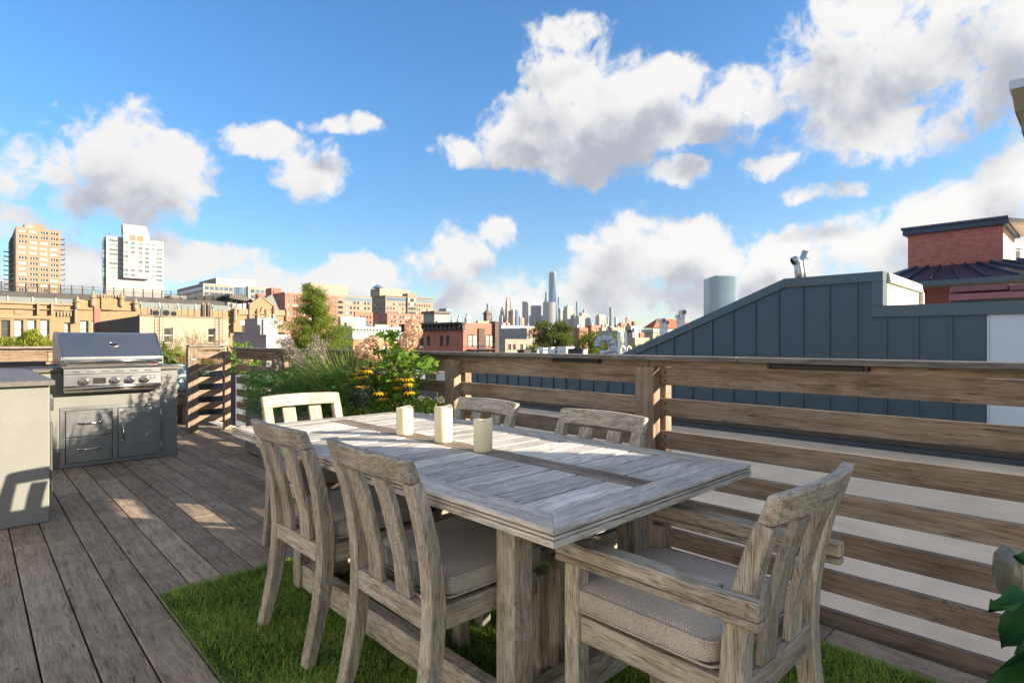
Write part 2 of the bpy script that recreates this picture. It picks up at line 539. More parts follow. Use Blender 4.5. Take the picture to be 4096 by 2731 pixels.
def leafm(name, c1, c2, c3, transl=0.35, rough=0.5, nscale=3.0):
    """foliage: colour varies from leaf to leaf, light passes through"""
    m, nt, b, L = mat(name)
    g = N(nt, 'ShaderNodeNewGeometry')
    vec, rnd, raw = coords(nt, rnd=3.0)
    n1 = noise(nt, raw, nscale, 2)
    f = mathn(nt, 'MULTIPLY_ADD', g.outputs['Random Per Island'], 0.65, mathn(nt, 'MULTIPLY', n1, 0.4))
    c = ramp(nt, f, [(0.12, c1), (0.5, c2), (0.9, c3)])
    L(c, b.inputs['Base Color']); b.inputs['Roughness'].default_value = rough
    b.inputs['Specular IOR Level'].default_value = 0.25
    t = N(nt, 'ShaderNodeBsdfTranslucent'); L(c, t.inputs[0])
    mx = N(nt, 'ShaderNodeMixShader'); mx.inputs[0].default_value = transl
    out = nt.nodes['Material Output']
    L(b.outputs[0], mx.inputs[1]); L(t.outputs[0], mx.inputs[2]); L(mx.outputs[0], out.inputs[0])
    return m


def brickm(name, c1, c2, mortar, bl=0.21, bh=0.07, rough=0.85, soot=0.2):
    m, nt, b, L = mat(name)
    tc = N(nt, 'ShaderNodeTexCoord'); sx = N(nt, 'ShaderNodeSeparateXYZ'); L(tc.outputs['Object'], sx.inputs[0])
    u = mathn(nt, 'ADD', sx.outputs[0], sx.outputs[1]); cb = N(nt, 'ShaderNodeCombineXYZ'); L(u, cb.inputs[0]); L(sx.outputs[2], cb.inputs[1])
    br = N(nt, 'ShaderNodeTexBrick', inp={'Scale': 1.0, 'Mortar Size': 0.008, 'Brick Width': bl, 'Row Height': bh, 'Bias': 0.0})
    L(cb.outputs[0], br.inputs['Vector'])
    br.inputs['Color1'].default_value = (*c1, 1); br.inputs['Color2'].default_value = (*c2, 1); br.inputs['Mortar'].default_value = (*mortar, 1)
    n1 = noise(nt, tc.outputs['Object'], 0.7, 5, 0.65)
    dirt = ramp(nt, n1, [(0.3, (1 - soot, 1 - soot, 1 - soot)), (0.65, (1.05, 1.05, 1.05))])
    L(mixc(nt, 1.0, br.outputs['Color'], dirt, 'MULTIPLY'), b.inputs['Base Color'])
    b.inputs['Roughness'].default_value = rough
    return m


def glassm(name, dark, blind, share=0.3, rough=0.08, metal=0.0):
    """window panes: dark reflecting glass, some with a pale blind behind (fixed for each window)"""
    m, nt, b, L = mat(name)
    oi = N(nt, 'ShaderNodeObjectInfo')
    r = ramp(nt, oi.outputs['Random'], [(0.0, dark), (1 - share - 0.02, tuple(k * 1.8 for k in dark)), (1 - share, tuple(k * 0.6 for k in blind)), (1.0, blind)])
    L(r, b.inputs['Base Color']); b.inputs['Roughness'].default_value = rough; b.inputs['Metallic'].default_value = metal
    b.inputs['Specular IOR Level'].default_value = 0.8
    return m


def steel(name, c, rough, axis='x', amount=0.5):
    m, nt, b, L = mat(name)
    vec, rnd, raw = coords(nt, {'x': (2, 300, 300), 'y': (300, 2, 300), 'z': (300, 300, 2)}[axis], rnd=3.0)
    n1 = noise(nt, vec, 1.0, 3, 0.6)
    n2 = noise(nt, raw, 3.0, 5, 0.65)
    c_ = ramp(nt, n2, [(0.3, tuple(k * 0.82 for k in c)), (0.7, c)])
    L(c_, b.inputs['Base Color']); b.inputs['Metallic'].default_value = 1.0
    L(mathn(nt, 'MULTIPLY_ADD', n2, 0.12, mathn(nt, 'MULTIPLY_ADD', n1, 0.15, rough - 0.1)), b.inputs['Roughness'])
    bump(nt, b, n1, 0.05 * amount, 0.002)
    return m


# wood
for ax in 'xyz':
    wood('teak_' + ax, ax, (0.115, 0.096, 0.076), (0.375, 0.33, 0.265), (0.60, 0.55, 0.465), vary=0.18, fine=2.0)
    wood('fence_' + ax, ax, (0.15, 0.108, 0.078), (0.28, 0.21, 0.152), (0.39, 0.315, 0.245), vary=0.25, stain=(0.12, 0.045, 0.02))
wood('teak_dark_y', 'y', (0.10, 0.08, 0.06), (0.24, 0.195, 0.15), (0.36, 0.30, 0.24), vary=0.1, fine=1.3)
wood('table_x', 'x', (0.19, 0.18, 0.165), (0.52, 0.495, 0.45), (0.76, 0.73, 0.67), vary=0.26, fine=2.0)
wood('table_y', 'y', (0.18, 0.16, 0.135), (0.49, 0.445, 0.38), (0.71, 0.66, 0.575), vary=0.12, fine=2.0)
wood('deck_y', 'y', (0.14, 0.106, 0.078), (0.30, 0.238, 0.178), (0.42, 0.35, 0.275), vary=0.30, rough=0.7)
wood('cap_y', 'y', (0.08, 0.075, 0.07), (0.17, 0.155, 0.14), (0.28, 0.26, 0.24), vary=0.15)
wood('cap_x', 'x', (0.08, 0.075, 0.07), (0.20, 0.175, 0.15), (0.30, 0.27, 0.24), vary=0.15)
wood('bench_x', 'x', (0.10, 0.065, 0.045), (0.22, 0.15, 0.105), (0.32, 0.24, 0.18))
# the rest
plain('bounce_white', (0.76, 0.74, 0.70), 0.85, namt=0.05, nscale=1.0, bmp=0.1)
plain('dark_void', (0.02, 0.018, 0.016), 0.9)
plain('black_metal', (0.025, 0.025, 0.027), 0.45, metal=0.6)
plain('bronze_metal', (0.05, 0.042, 0.036), 0.5, metal=0.4)
plain('stucco', (0.20, 0.208, 0.198), 0.9, bmp=0.3, bscale=150, namt=0.08, nscale=4)
plain('counter_stone', (0.11, 0.10, 0.092), 0.5, spec=0.5, nscale=30, namt=0.2)
plain('candle_wax', (0.83, 0.73, 0.50), 0.5, spec=0.3, namt=0.03)
plain('parapet_cream', (0.66, 0.55, 0.44), 0.85, namt=0.07, nscale=2.0, bmp=0.08)
plain('coping_brown', (0.085, 0.075, 0.068), 0.45, metal=0.3)
plain('coping_blue', (0.07, 0.085, 0.105), 0.4, metal=0.3)
plain('siding', (0.060, 0.098, 0.130), 0.40, metal=0.25, namt=0.08, nscale=1.2, bmp=0.12, bscale=1.6)
plain('siding_trim', (0.082, 0.125, 0.158), 0.40, metal=0.25, namt=0.05, nscale=1.5)
plain('white_panel', (0.62, 0.70, 0.76), 0.5, namt=0.03)
plain('stone_block', (0.60, 0.57, 0.50), 0.9, namt=0.14, nscale=4, bmp=0.3)
plain('cream_membrane', (0.88, 0.68, 0.485), 0.85, namt=0.16, nscale=1.6, bmp=0.05)
plain('roof_membrane', (0.42, 0.42, 0.41), 0.85, namt=0.2, nscale=0.8)
plain('roof_white', (0.72, 0.72, 0.70), 0.8, namt=0.12, nscale=0.8)
plain('roof_dark', (0.07, 0.068, 0.066), 0.85, namt=0.25, nscale=0.6)
plain('pvc', (0.78, 0.78, 0.74), 0.4, namt=0.05)
plain('zinc', (0.45, 0.49, 0.53), 0.32, metal=0.9, namt=0.25, nscale=9)
plain('blue_metal_roof', (0.055, 0.075, 0.125), 0.38, metal=0.4, namt=0.2, nscale=2.5)
plain('mauve_paint', (0.30, 0.135, 0.15), 0.6, namt=0.1)
plain('ground', (0.10, 0.10, 0.095), 0.95, namt=0.3, nscale=0.05)
plain('planter_grey', (0.20, 0.205, 0.20), 0.8, namt=0.15, nscale=8, bmp=0.15)
plain('planter_blue', (0.085, 0.115, 0.135), 0.75, namt=0.12, nscale=4)
plain('planter_pale', (0.45, 0.45, 0.42), 0.8, namt=0.12, nscale=9, bmp=0.15)
plain('soil', (0.035, 0.026, 0.018), 0.95, namt=0.3, nscale=30, bmp=0.6)
plain('pink_fabric', (0.62, 0.07, 0.22), 0.9, namt=0.12, nscale=20)
plain('plaid_fabric', (0.30, 0.42, 0.42), 0.9, namt=0.5, nscale=22)
plain('lamp_plastic', (0.30, 0.27, 0.19), 0.3, namt=0.06)
plain('lamp_clear', (0.17, 0.165, 0.12), 0.25, namt=0.08, spec=0.8)
plain('hose', (0.03, 0.03, 0.03), 0.5)
plain('rug_backing', (0.02, 0.045, 0.012), 0.95, namt=0.3, nscale=40)
steel('steel_x', (0.36, 0.38, 0.40), 0.32, 'x')
steel('steel_z', (0.35, 0.37, 0.39), 0.36, 'z')
steel('steel_polished', (0.58, 0.555, 0.51), 0.16, 'x', 0.1)
leafm('turf', (0.06, 0.15, 0.015), (0.20, 0.36, 0.04), (0.48, 0.56, 0.14), 0.3, 0.55, 4)
leafm('leaf_hydrangea', (0.055, 0.15, 0.015), (0.13, 0.27, 0.028), (0.28, 0.40, 0.06), 0.45, 0.4, 6)
leafm('leaf_mid', (0.045, 0.12, 0.018), (0.10, 0.21, 0.03), (0.20, 0.31, 0.055), 0.4)
leafm('leaf_fern', (0.035, 0.125, 0.022), (0.075, 0.205, 0.035), (0.16, 0.29, 0.045), 0.4)
leafm('leaf_yellow', (0.10, 0.15, 0.015), (0.22, 0.27, 0.03), (0.36, 0.36, 0.06), 0.4)
leafm('leaf_silver', (0.10, 0.115, 0.11), (0.19, 0.205, 0.19), (0.30, 0.32, 0.29), 0.2)
leafm('leaf_squash', (0.015, 0.085, 0.03), (0.035, 0.14, 0.05), (0.07, 0.20, 0.07), 0.3, 0.45, 9)
leafm('blade_green', (0.06, 0.14, 0.02), (0.15, 0.25, 0.04), (0.38, 0.40, 0.12), 0.45)
leafm('blade_straw', (0.20, 0.16, 0.07), (0.36, 0.28, 0.13), (0.52, 0.42, 0.22), 0.35)
leafm('spike_mauve', (0.15, 0.115, 0.12), (0.30, 0.225, 0.235), (0.44, 0.36, 0.36), 0.25)
leafm('spike_brown', (0.06, 0.04, 0.04), (0.13, 0.08, 0.08), (0.22, 0.15, 0.14), 0.2)
leafm('bloom_pink', (0.52, 0.28, 0.19), (0.76, 0.52, 0.37), (0.90, 0.78, 0.58), 0.4, 0.6, 12)
leafm('bloom_mauve', (0.28, 0.14, 0.17), (0.44, 0.25, 0.29), (0.58, 0.40, 0.42), 0.35, 0.6, 12)
leafm('petal_gold', (0.55, 0.22, 0.005), (0.80, 0.40, 0.01), (0.90, 0.55, 0.03), 0.35)
plain('flower_eye', (0.03, 0.012, 0.006), 0.9)
plain('stem_brown', (0.16, 0.10, 0.065), 0.8, namt=0.25, nscale=20)
plain('stem_green', (0.08, 0.14, 0.03), 0.7)
plain('bark', (0.11, 0.085, 0.065), 0.95, namt=0.3, nscale=12, bmp=0.5)
leafm('tree_round', (0.045, 0.08, 0.012), (0.105, 0.15, 0.022), (0.21, 0.23, 0.045), 0.4)
leafm('tree_light', (0.07, 0.12, 0.015), (0.13, 0.19, 0.022), (0.23, 0.27, 0.045), 0.35)
leafm('tree_cypress', (0.08, 0.14, 0.014), (0.15, 0.22, 0.022), (0.27, 0.32, 0.04), 0.45)


def fabric():
    m, nt, b, L = mat('cushion_fabric')
    tc = N(nt, 'ShaderNodeTexCoord')
    sx = N(nt, 'ShaderNodeSeparateXYZ'); L(tc.outputs['Object'], sx.inputs[0])
    k = 900.0
    wx = mathn(nt, 'SINE', mathn(nt, 'MULTIPLY', sx.outputs[0], k))
    wy = mathn(nt, 'SINE', mathn(nt, 'MULTIPLY', mathn(nt, 'ADD', sx.outputs[1], sx.outputs[2]), k))
    wv = mathn(nt, 'MULTIPLY', wx, wy)
    n1 = noise(nt, tc.outputs['Object'], 260, 2)
    n2 = noise(nt, tc.outputs['Object'], 6, 3)
    f = mathn(nt, 'MULTIPLY_ADD', wv, 0.16, mathn(nt, 'MULTIPLY_ADD', n1, 0.7, mathn(nt, 'MULTIPLY', n2, 0.3)))
    c = ramp(nt, f, [(0.28, (0.22, 0.20, 0.175)), (0.5, (0.46, 0.42, 0.37)), (0.76, (0.68, 0.63, 0.565))])
    L(c, b.inputs['Base Color']); b.inputs['Roughness'].default_value = 0.95
    b.inputs['Specular IOR Level'].default_value = 0.15
    b.inputs['Sheen Weight'].default_value = 0.25
    bump(nt, b, f, 0.5, 0.003)


fabric()

# ================================================================ setting: ground, own roof, deck
GROUND_Z = -14.0
mb = MB()
mb.add([(-9000, -9000, GROUND_Z), (9000, -9000, GROUND_Z), (9000, 9000, GROUND_Z), (-9000, 9000, GROUND_Z)], [(0, 1, 2, 3)])
tag(mb.build('ground', M['ground']), kind='structure')
# our own building under the deck
mb = MB(); mb.box(-6.0, -8.0, GROUND_Z, 2.98, 12.5, -0.16)
tag(mb.build('roof', M['roof_membrane']), kind='structure')

deck = thing('deck', None, None, (0, 0, 0), kind='structure')
PITCH, PW, PT = 0.1462, 0.1405, 0.025
JOINTS = {2: 5.45, 3: 5.07, 5: 5.07, 7: 5.07, 4: 3.035, 0: 4.25}
mb = MB()
for j in range(-4, 26):
    mb.box(-2.2, j * 0.41 - 0.02, -0.14, 2.56, j * 0.41 + 0.02, -PT - 0.002)
mb.build('joist', M['dark_void'], deck, kind='stuff')
row = 0
x = 0.1835 - PITCH * 15
while x + PITCH < 2.62:
    k = int(round((x - 0.1835) / PITCH))
    y0, y1 = -2.2, 9.7
    cuts = [y0]
    yy = JOINTS.get(k, None)
    base = yy if yy is not None else random.uniform(-1.5, 1.5)
    js = [base + i * 2.75 for i in range(-4, 5)]
    if k == 15: js.append(0.76)
    for j in sorted(js):
        if y0 + 0.3 < j < y1 - 0.3: cuts.append(j)
    cuts.append(y1)
    xa, xb = x + 0.003, min(x + PITCH - 0.003, 2.565)
    for a, b in zip(cuts, cuts[1:]):
        dz = random.uniform(-0.0012, 0.0012)
        m_ = MB(); m_.box(xa, a + 0.0015, -PT + dz, xb, b - 0.0015, dz)
        m_.build('plank', M['deck_y'], deck, bevel=0.0035)
    x += PITCH

# ================================================================ artificial grass rug
rx0, rx1, ry0, ry1 = 0.63, 2.345, -0.9, 2.965
rug = thing('grass_rug', 'bright green artificial grass rug under the dining table', 'rug', (1.49, 1.0, 0))
mb = MB(); mb.box(rx0, ry0, 0.001, rx1, ry1, 0.009)
mb.build('backing', M['rug_backing'], rug)
nb = 185000
P = np.stack([RNG.uniform(rx0 - .004, rx1 + .004, nb), RNG.uniform(-0.45, ry1 + .004, nb), np.full(nb, 0.006)], 1)
# rounded near-left corner of the rug is off frame; round the far corners
cr = 0.05
def keep(cx_, cy_, sx_, sy_):
    ix = (P[:, 0] - cx_) * sx_ > 0; iy = (P[:, 1] - cy_) * sy_ > 0
    return ~(ix & iy & (np.hypot(P[:, 0] - cx_, P[:, 1] - cy_) > cr))
P = P[keep(rx0 + cr, ry1 - cr, -1, 1) & keep(rx1 - cr, ry1 - cr, 1, 1)]
nb = len(P)
lean = np.stack([np.sin(P[:, 0] * 9 + 3 * np.sin(P[:, 1] * 5)), np.cos(P[:, 1] * 11 + 2 * np.sin(P[:, 0] * 7)), np.zeros(nb)], 1) * 0.35
Dr = lean + RNG.normal(size=(nb, 3)) * np.array([0.55, 0.55, 0]) + np.array([0, 0, 1.0])
edge = np.minimum(np.minimum(P[:, 0] - rx0, rx1 - P[:, 0]), ry1 - P[:, 1])
out = np.zeros((nb, 3)); out[:, 0] = np.where(P[:, 0] - rx0 < .03, -.8, np.where(rx1 - P[:, 0] < .03, .8, 0)); out[:, 1] = np.where(ry1 - P[:, 1] < .03, .8, 0)
V, F = blades(P, Dr + out, RNG.uniform(0.022, 0.042, nb), RNG.uniform(0.0022, 0.004, nb), RNG.uniform(0.1, 0.5, nb), segs=2)
np_mesh('blades', V, F, M['turf'], rug, kind='stuff')
for i, (lx, ly) in enumerate(((1.0, 2.62), (0.98, 1.55), (1.07, 1.25), (0.80, 2.25), (0.83, 1.75))):
    V, F = leaf_cards(np.array([[lx, ly, 0.043]]), np.array([[random.uniform(-1, 1), random.uniform(-1, 1), 0.25]]), 0.028, 0.014)
    o = np_mesh('fallen_leaf', V, F, M['blade_straw'])
    tag(o, 'small curled dry leaf lying on the green artificial grass', 'leaf', 'dry leaves fallen on the grass rug')

# ================================================================ fence with rails, posts and capping
FX = 2.60                       # inner face of the boards
BOTS = [-0.055, 0.109, 0.272, 0.436, 0.603, 0.770, 0.931]
fence = thing('wooden_fence', 'long weathered wooden fence with wide horizontal boards and flat cap beside the table', 'fence', (FX, 1.0, 0))
post_y = [-1.60, 1.66, 3.31, 4.95, 6.6]
ends = [-3.2] + post_y + [8.06]
for a, b in zip(ends, ends[1:]):
    for k, z in enumerate(BOTS):
        m_ = MB(); jit = random.uniform(-0.002, 0.002)
        m_.box(FX, a + 0.002, z + jit, FX + 0.026, b - 0.002, z + 0.0905 + jit)
        m_.build('board', M['fence_y'], fence, bevel=0.003)
for y in post_y:
    m_ = MB(); m_.box(FX - 0.068, y - 0.056, 0.001, FX - 0.001, y + 0.056, 1.026)
    m_.build('post', M['fence_z'], fence, bevel=0.004)
    m_ = MB(); m_.box(FX + 0.027, y - 0.07, -0.1, FX + 0.085, y + 0.03, 1.03)
    m_.build('outer_post', M['fence_z'], fence, bevel=0.003)
    for z in BOTS[1:]:
        for dz in (0.025, 0.065):
            m_ = MB(); m_.lathe([(0.0052, 0), (0.0052, 0.0015), (0.003, 0.002)], 8, (FX - 0.0005, y - 0.085, z + dz), 'x')
            m_.build('screw', M['black_metal'], fence)
for a, b in ((-3.2, 1.16), (1.164, 3.9), (3.904, 6.2), (6.204, 8.02)):
    m_ = MB(); m_.box(FX - 0.085, a, 1.057, FX + 0.075, b, 1.081)
    m_.build('cap', M['cap_y'], fence, bevel=0.004)
for a, b in ((-3.2, 1.66), (1.662, 4.95), (4.952, 8.02)):
    m_ = MB(); m_.box(FX - 0.022, a, 1.024, FX - 0.0005, b, 1.0565)
    m_.build('sub_rail', M['fence_y'], fence, bevel=0.002)
for i, (y0, y1, w) in enumerate(((0.66, 1.02, 'right-hand'), (1.98, 2.30, 'left-hand'))):
    t = thing('strip_light', ('black strip light under the fence cap nearer the camera', 'black strip light under the fence cap above the fence-side chairs')[i], 'light', (FX - 0.05, (y0 + y1) / 2, 1.03))
    m_ = MB(); m_.box(FX - 0.06, y0, 1.036, FX - 0.024, y1, 1.0555); m_.build('body', M['black_metal'], t, bevel=0.003)
    for ye in (y0 - 0.014, y1 + 0.001):
        m_ = MB(); m_.box(FX - 0.062, ye, 1.034, FX - 0.0235, ye + 0.013, 1.056); m_.build('end_bracket', M['bronze_metal'], t, bevel=0.002)

# short return of the fence at its far end, with its wide end post
ret = thing('fence_return', 'short slatted wooden fence return with wide end post past the grill', 'fence', (2.3, 8.08, 0))
RY = 8.06
for z in BOTS[1:]:
    m_ = MB(); m_.box(2.13, RY, z + 0.012, 2.445, RY + 0.026, z + 0.1); m_.build('board', M['fence_x'], ret, bevel=0.003)
m_ = MB(); m_.box(2.035, RY - 0.03, 0.001, 2.135, RY + 0.05, 0.925); m_.build('post', M['fence_z'], ret, bevel=0.004)
m_ = MB(); m_.box(2.03, RY - 0.012, 0.945, 2.128, RY + 0.03, 1.066); m_.build('post_head', M['fence_z'], ret, bevel=0.004)
m_ = MB(); m_.box(2.05, RY - 0.02, 0.9255, 2.12, RY + 0.03, 0.9445); m_.build('hinge_plate', M['zinc'], ret)
m_ = MB(); m_.box(2.012, RY - 0.035, 0.02, 2.0345, RY + 0.055, 1.09); m_.build('edge_board', M['cap_x'], ret, bevel=0.003)
m_ = MB(); m_.box(2.447, RY - 0.03, 0.001, 2.522, RY + 0.045, 1.03); m_.build('post', M['fence_z'], ret, bevel=0.004)
m_ = MB(); m_.box(2.02, RY - 0.05, 1.091, 2.51, RY + 0.09, 1.115); m_.build('cap', M['cap_x'], ret, bevel=0.004)
m_ = MB(); m_.box(2.04, RY - 0.02, 1.067, 2.44, RY - 0.002, 1.0905); m_.build('sub_rail', M['fence_x'], ret, bevel=0.002)
t = thing('deck_light', 'tiny round recessed light in the boards at the fence corner', 'light', (2.47, 7.92, 0))
m_ = MB(); m_.lathe([(0.022, 0.0), (0.022, 0.004), (0.017, 0.0045)], 16, (2.47, 7.92, 0.001)); m_.build('ring', M['steel_polished'], t)

# ================================================================ dining table
TX0, TX1, TY0, TY1, TZ = 0.934, 1.936, 0.842, 2.958, 0.735
table = thing('dining_table', 'long weathered grey teak dining table with moulded edge on the grass rug', 'table', (1.435, 1.9, 0))
prof = [(0.095, TZ), (0.007, TZ), (0.002, TZ - 0.003), (0.0, TZ - 0.008), (0.002, TZ - 0.0115), (0.011, TZ - 0.012), (0.011, TZ - 0.0155), (0.002, TZ - 0.016), (0.0, TZ - 0.0185), (0.001, TZ - 0.0215), (0.009, TZ - 0.022), (0.009, TZ - 0.0245), (0.0, TZ - 0.025), (0.0, TZ - 0.040), (0.095, TZ - 0.040)]
def ring_pt(c, i, z):
    return [(TX0 + i, TY0 + i, z), (TX1 - i, TY0 + i, z), (TX1 - i, TY1 - i, z), (TX0 + i, TY1 - i, z)][c]
for c in range(4):
    m_ = MB(); n = len(prof); e = 0.0006
    A = [Vector(ring_pt(c, i, z)) for i, z in prof]; B = [Vector(ring_pt((c + 1) % 4, i, z)) for i, z in prof]
    d = (B[0] - A[0]).normalized() * e
    m_.add([a + d for a in A] + [b - d for b in B], [tuple(range(n)), tuple(range(2 * n - 1, n - 1, -1))] + [(i, (i + 1) % n, n + (i + 1) % n, n + i) for i in range(n)])
    m_.build('frame_board', M['table_x' if c in (0, 2) else 'table_y'], table)
ix0, ix1, iy0, iy1 = TX0 + 0.098, TX1 - 0.098, TY0 + 0.098, TY1 - 0.098
m_ = MB(); m_.box(1.388, iy0, TZ - 0.028, 1.488, iy1, TZ - 0.0008); m_.build('centre_board', M['teak_dark_y'], table, bevel=0.0015)
ns = 18; pit = (iy1 - iy0) / ns
for sd in ((ix0, 1.387), (1.489, ix1)):
    for k in range(ns):
        m_ = MB(); dz = random.uniform(-0.0012, 0.0)
        m_.box(sd[0], iy0 + k * pit + 0.005, TZ - 0.024, sd[1], iy0 + (k + 1) * pit - 0.005, TZ - 0.0006 + dz)
        m_.build('slat', M['table_x'], table, bevel=0.0012)
m_ = MB(); m_.box(ix0 + 0.01, iy0, TZ - 0.036, ix1 - 0.01, iy1, TZ - 0.0285); m_.build('underboard', M['dark_void'], table)
LXs, LYs, LW = (1.104, 1.69), (1.146, 2.565), 0.076
for x in LXs:
    for y in LYs:
        m_ = MB()
        inw = 1 if x < 1.4 else -1
        m_.box(x, y, 0.012, x + LW, y + LW, TZ - 0.0405)
        m_.box(x + LW if inw > 0 else x - 0.012, y + 0.012, 0.012, x + LW + 0.012 if inw > 0 else x, y + LW - 0.012, TZ - 0.0405)
        m_.build('leg', M['teak_z'], table, bevel=0.003)
for y in (LYs[0] + 0.008, LYs[1] + 0.008):
    m_ = MB(); m_.box(LXs[0] + LW + 0.013, y, 0.62, LXs[1] - 0.013, y + 0.03, TZ - 0.041); m_.build('apron', M['teak_x'], table, bevel=0.002)
    m_ = MB(); m_.box(LXs[0] + LW + 0.013, y, 0.02, LXs[1] - 0.013, y + 0.06, 0.125); m_.build('floor_rail', M['teak_x'], table, bevel=0.004)
for x in (LXs[0] + 0.01, LXs[1] + 0.01):
    m_ = MB(); m_.box(x, LYs[0] + LW + 0.001, 0.62, x + 0.03, LYs[1] - 0.001, TZ - 0.041); m_.build('apron', M['teak_y'], table, bevel=0.002)
    m_ = MB(); m_.box(x, LYs[0] + LW + 0.001, 0.02, x + 0.056, LYs[1] - 0.001, 0.125); m_.build('floor_rail', M['teak_y'], table, bevel=0.004)

# candles
def candle(x, y, h, r, label, ph):
    t = thing('pillar_candle', label, 'candle', (x, y, TZ), group='cream pillar candles in a row on the table')
    n = 40; V, F = [], []
    def rim(a): return h + 0.0035 * math.sin(2 * a + ph) + 0.002 * math.sin(3 * a + 1.3 * ph)
    prof = [(0.96, 0.0), (1.0, 0.003), (1.0, None), (0.975, 'top'), (0.90, 'in'), (0.86, 'well'), (0.0, 'well')]
    m_ = MB(); vs = []
    for f, zz in prof:
        for k in range(n):
            a = 2 * math.pi * k / n
            z = zz if isinstance(zz, float) else {None: rim(a) - 0.003, 'top': rim(a), 'in': rim(a) - 0.003, 'well': h - 0.016}[zz]
            vs.append((x + r * f * math.cos(a), y + r * f * math.sin(a), TZ + 0.0005 + z))
    fs = [(i * n + k, i * n + (k + 1) % n, (i + 1) * n + (k + 1) % n, (i + 1) * n + k) for i in range(len(prof) - 1) for k in range(n)]
    m_.add(vs, fs + [tuple(range(n - 1, -1, -1))]); m_.build('wax', M['candle_wax'], t, smooth=True)
    m_ = MB(); m_.tube([(x, y, TZ + h - 0.016), (x + 0.001, y, TZ + h - 0.004)], 0.0012, 6); m_.build('wick', M['dark_void'], t)
candle(1.428, 2.196, 0.122, 0.0375, 'cream pillar candle farthest from the camera of three on the table', 0.4)
candle(1.437, 1.918, 0.148, 0.0372, 'tallest cream pillar candle, middle one of three on the table', 1.2)
candle(1.425, 1.651, 0.121, 0.0365, 'cream pillar candle nearest the camera of three on the table', 2.6)

# ================================================================ chairs (built facing +Y, then copied and turned)
PROF = [(-0.288, 0.0), (-0.262, 0.10), (-0.240, 0.20), (-0.226, 0.30), (-0.220, 0.40), (-0.226, 0.50), (-0.243, 0.60), (-0.266, 0.69), (-0.292, 0.765)]

def sweep(pts, x0, x1, depth, top_cut=None):
    """rectangular section of width x0..x1 swept along a profile in the YZ plane"""
    m_ = MB(); vs = []
    n = len(pts)
    dp = depth if isinstance(depth, (list, tuple)) else [depth] * n
    for i, (y, z) in enumerate(pts):
        a, b = pts[max(0, i - 1)], pts[min(n - 1, i + 1)]
        t = Vector((b[0] - a[0], b[1] - a[1])).normalized(); nn = Vector((t.y, -t.x)) * dp[i] / 2
        if i == 0: nn = Vector((dp[i] / 2, 0))
        vs += [(x0, y - nn.x, z - nn.y), (x1, y - nn.x, z - nn.y), (x1, y + nn.x, z + nn.y), (x0, y + nn.x, z + nn.y)]
    fs = [(i * 4 + k, i * 4 + (k + 1) % 4, i * 4 + 4 + (k + 1) % 4, i * 4 + 4 + k) for i in range(n - 1) for k in range(4)]
    m_.add(vs, fs + [(3, 2, 1, 0), tuple((n - 1) * 4 + k for k in range(4))])
    return m_


def cushion_mesh(w, d, h, z0, yc, e1=0.42, e2=0.22, nu=48, nv=20):
    def sp(v, e): return math.copysign(abs(v) ** e, v)
    V = []
    for j in range(nv + 1):
        ph = -math.pi / 2 + math.pi * j / nv
        for i in range(nu):
            th = 2 * math.pi * i / nu
            cxy = sp(math.cos(ph), e1)
            x = w / 2 * cxy * sp(math.cos(th), e2); y = d / 2 * cxy * sp(math.sin(th), e2)
            zz = h / 2 * sp(math.sin(ph), e1)
            if zz > 0: zz *= 1.0 + 0.22 * (1 - (2 * x / w) ** 2) * (1 - (2 * y / d) ** 2)
            V.append((x, yc + y, z0 + h / 2 + zz))
    m_ = MB()
    m_.add(V, [(j * nu + i, j * nu + (i + 1) % nu, (j + 1) * nu + (i + 1) % nu, (j + 1) * nu + i) for j in range(nv) for i in range(nu)])
    return m_


